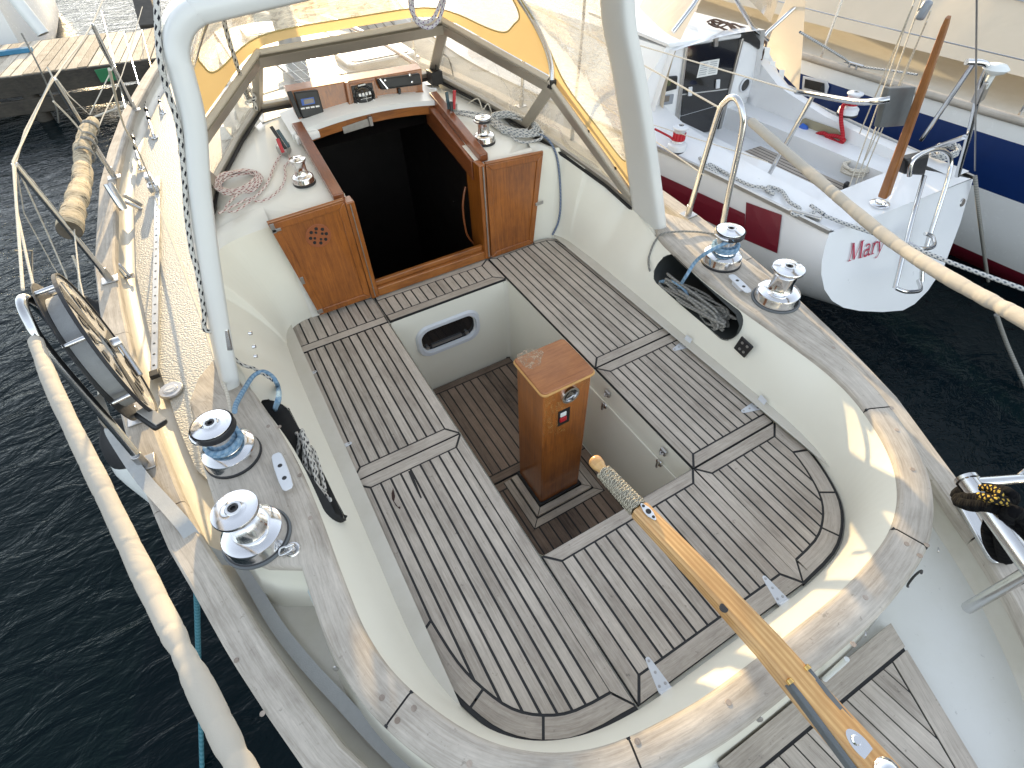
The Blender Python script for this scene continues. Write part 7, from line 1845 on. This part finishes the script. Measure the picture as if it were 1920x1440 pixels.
# cream tent over the blue-band yacht
def tentf(i, j):
    y = lerp(-3.2, 6.4, i); u = (j - .5) * 2; a = abs(u); w = min(1.42, hf((y + 4) / 12) - .15); z = 1.20 - .98 * a ** 1.35 + .05 * math.sin(y * 5.2) * (1 - a) * a * 2
    return (5.90 + u * w, y, z + .06)
b = MB(); b.grid(tentf, 60, 20); tn = b.build('boat_tent', M_['canvas_far'], blue, smooth=60)
b = MB()
for (ya, yb, ja, jb) in ((-.9, -.2, .12, .30), (-.1, .45, .12, .30), (.55, 1.0, .13, .28)):
    b.grid(lambda i, j: (lambda q: (q[0] - .012, q[1], q[2] + .012))(tentf((lerp(ya, yb, i) + 3.2) / 9.6, lerp(ja, jb, j))), 6, 4)
b.split('tent_window', simple('tent_window', (.22, .20, .15), .15, coat=.4, var=.4), tn)
b = MB(); b.tube([(5.9, 3.2, .3), (5.9, 3.2, 9)], .08, 12); b.build('mast', M_['alu'], blue, smooth=60)
b = MB(); q = [P(*p, x=4.19) for p in [(1507, 142), (1552, 152), (1555, 162), (1550, 180), (1505, 168)]]; b.hexa(q, [p + V((-.012, 0, 0)) for p in q]); wo_ = b.build('port_light', M_['white_alu'], blue, bevel=.003); b = MB(); q = [P(*p, x=4.175) for p in [(1510, 148), (1546, 156), (1546, 174), (1508, 164)]]; b.hexa(q, [p + V((-.003, 0, 0)) for p in q]); b.build('pane', M_['black_gloss'], wo_)
b = MB(); p = P(1598, 128, z=.16); b.tube([p + V((0, -.08, .03)), p + V((0, .08, .03))], .010, 8); b.tube([p + V((0, -.03, 0)), p + V((0, -.03, .03))], .01, 8); b.tube([p + V((0, .03, 0)), p + V((0, .03, .03))], .01, 8); b.build('cleat', M_['steel'], blue, smooth=50)
mrope('mooring_rope', [P(1500, 60, z=.5), P(1580, 108, z=.24), P(1600, 122, z=.17), P(1670, 132, z=.2), P(1720, 140, z=.22)], .008, 'rope_grey', 'thin grey line made fast on the blue banded yacht')
for k, (cx_, y0, y1, hb, lab, mt, tc) in enumerate([
    (10.1, -2.5, 9.5, 1.75, 'large white yacht behind the blue banded one, under a pale cover', 'hull_white', 'canvas_far'),
    (14.4, -1, 11, 1.8, 'distant white yacht at the far side of the harbour row', 'hull_white', 'canvas_far')]):
    r_, h_, s_z = yacht2('sailing_yacht', lab, cx_, y0, y1, hb, .15, [M_[mt], M_['navy']], bands=[0, 0, 0, 1, 0, 0, 0])
    b = MB(); b.grid(lambda i, j: (cx_ + (2 * j - 1) * 1.25, lerp(y0 + 1, y1 - 3, i), 1.35 - 1.0 * abs(2 * j - 1) ** 1.5), 20, 14); b.build('boat_tent', M_[tc], r_, smooth=60)
    b = MB(); b.tube([(cx_, (y0 + y1) / 2 + 1, .3), (cx_, (y0 + y1) / 2 + 1, 9)], .08, 12); b.build('mast', M_['alu'], r_, smooth=60)
r_, h_, s_z = yacht2('sailing_yacht', 'white yacht with an orange red bow stripe seen through the starboard windscreen', 3.15, 8.6, 17, 1.4, .15, [M_['hull_white'], M_['red_hull']], bands=[0, 0, 1, 1, 1, 0, 0])

# ================================================================ pontoon, posts, boat beyond
DZ = -.42
pont = thing('wooden_pontoon', 'old timber pontoon with sunlit planking ahead of the bow', 'pontoon', (-2, 8, DZ))
ca, cb2 = P(-60, 152, z=DZ), P(330, 103, z=DZ); dd = (cb2 - ca).normalized(); dn_ = V((-dd.y, dd.x, 0)); org = ca - dd * 3
far_w = (P(0, 92, z=DZ) - ca).dot(dn_)
b = MB(); x = 0
rnd = random.Random(2)
while x < 22:
    w = rnd.uniform(.115, .13); q = [org + dd * x, org + dd * (x + w - .012), org + dd * (x + w - .012) + dn_ * 1.65, org + dd * x + dn_ * 1.65]; zz = rnd.uniform(-.004, .004)
    b.prism([tuple(p.xy) for p in q], DZ - .035, DZ + zz, c=rnd.random()); x += w
b.build('deck_planking', M_['dock_wood'], pont)
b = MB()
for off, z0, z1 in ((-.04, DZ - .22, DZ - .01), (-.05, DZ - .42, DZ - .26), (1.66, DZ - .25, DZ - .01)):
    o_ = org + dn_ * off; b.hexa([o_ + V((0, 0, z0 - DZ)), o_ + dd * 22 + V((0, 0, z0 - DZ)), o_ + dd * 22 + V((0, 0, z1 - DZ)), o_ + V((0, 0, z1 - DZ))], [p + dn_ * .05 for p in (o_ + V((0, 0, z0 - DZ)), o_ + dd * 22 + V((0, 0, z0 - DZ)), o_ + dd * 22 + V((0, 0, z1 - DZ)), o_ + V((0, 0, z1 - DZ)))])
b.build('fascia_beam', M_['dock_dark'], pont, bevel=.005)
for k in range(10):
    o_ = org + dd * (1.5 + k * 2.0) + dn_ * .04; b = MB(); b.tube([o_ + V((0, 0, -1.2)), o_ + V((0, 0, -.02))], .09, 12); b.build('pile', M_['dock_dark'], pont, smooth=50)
b = MB(); o_ = P(198, 138, z=DZ - .10) + V((0, -.06, 0)); b.box(tuple(o_ + V((-.09, -.01, -.07))), tuple(o_ + V((.09, .01, .07)))); b.build('green_patch', M_['green_patch'], pont)
b = MB(); a, e = P(-10, 101, z=DZ + .03), P(60, 92, z=DZ + .03); bar(b, a, e, .10, .05, V((0, 0, 1))); b.build('blue_edge_strip', simple('blue_strip', (.03, .16, .28), .6, var=.3), pont, bevel=.004)
b = MB(); 
p0, p1 = P(268, 90, z=DZ), P(262, -60, z=.9); p0.z = -1.3
b = MB(); bar(b, P(285, 60, z=-.5), P(262, -20, z=-.2), .26, .20, V((0, -1, 1))); 
tag(b.build('mooring_post', M_['dock_dark'], bevel=.01), 'dark square mooring post standing behind the pontoon', 'post')
r_, h_, s_z = yacht2('motor_boat', 'white boat moored beyond the pontoon with a fender on its side', -3.25, 9.6, 17, 1.35, .0, [M_['hull_white']])
r_['category'] = 'boat'
o_ = P(45, 20, z=-.15); b = MB(); b.tube([o_ + V((-.05, .05, .25)), o_ + V((.08, -.10, -.28))], .085, 14); tag(b.build('fender', M_['fender_white'], smooth=60), 'pale grey fender on the white boat beyond the pontoon', 'fender')
# rigging lines over the pontoon area
rope('mooring_line', [P(40, 62, z=.7), P(75, 130, z=.5), P(105, 200, z=.2), P(110, 230, z=.0)], .005, 'rope_old', 'dark thin line crossing in front of the pontoon')
rope('mooring_line', [P(150, 230, z=-.5), P(240, 195, z=-.35), P(262, 188, z=-.2)], .010, 'rope_white', 'pale mooring line from the pontoon to the bow')

# ================================================================ groups of repeats
GR_ = {'fender': 'white fenders hung from the boats', 'mooring_line': 'mooring and guard lines strung around the port side', 'mooring_rope': 'mooring ropes of the moored yachts', 'sheet_rope': 'sheets led to the cockpit winches',
       'stowed_rope': 'ropes stowed in the coaming lockers', 'coiled_rope': 'coiled ropes', 'winch_turns': 'rope turns on the fore cockpit winches', 'line_tail': 'rope tails on the cabin shelf', 'sailing_yacht': 'sailing yachts moored in the harbour row'}
for o in list(scene.objects):
    k_ = o.name.split('.')[0]
    if o.parent is None and k_ in GR_ and 'category' in o.keys(): o['group'] = GR_[k_]
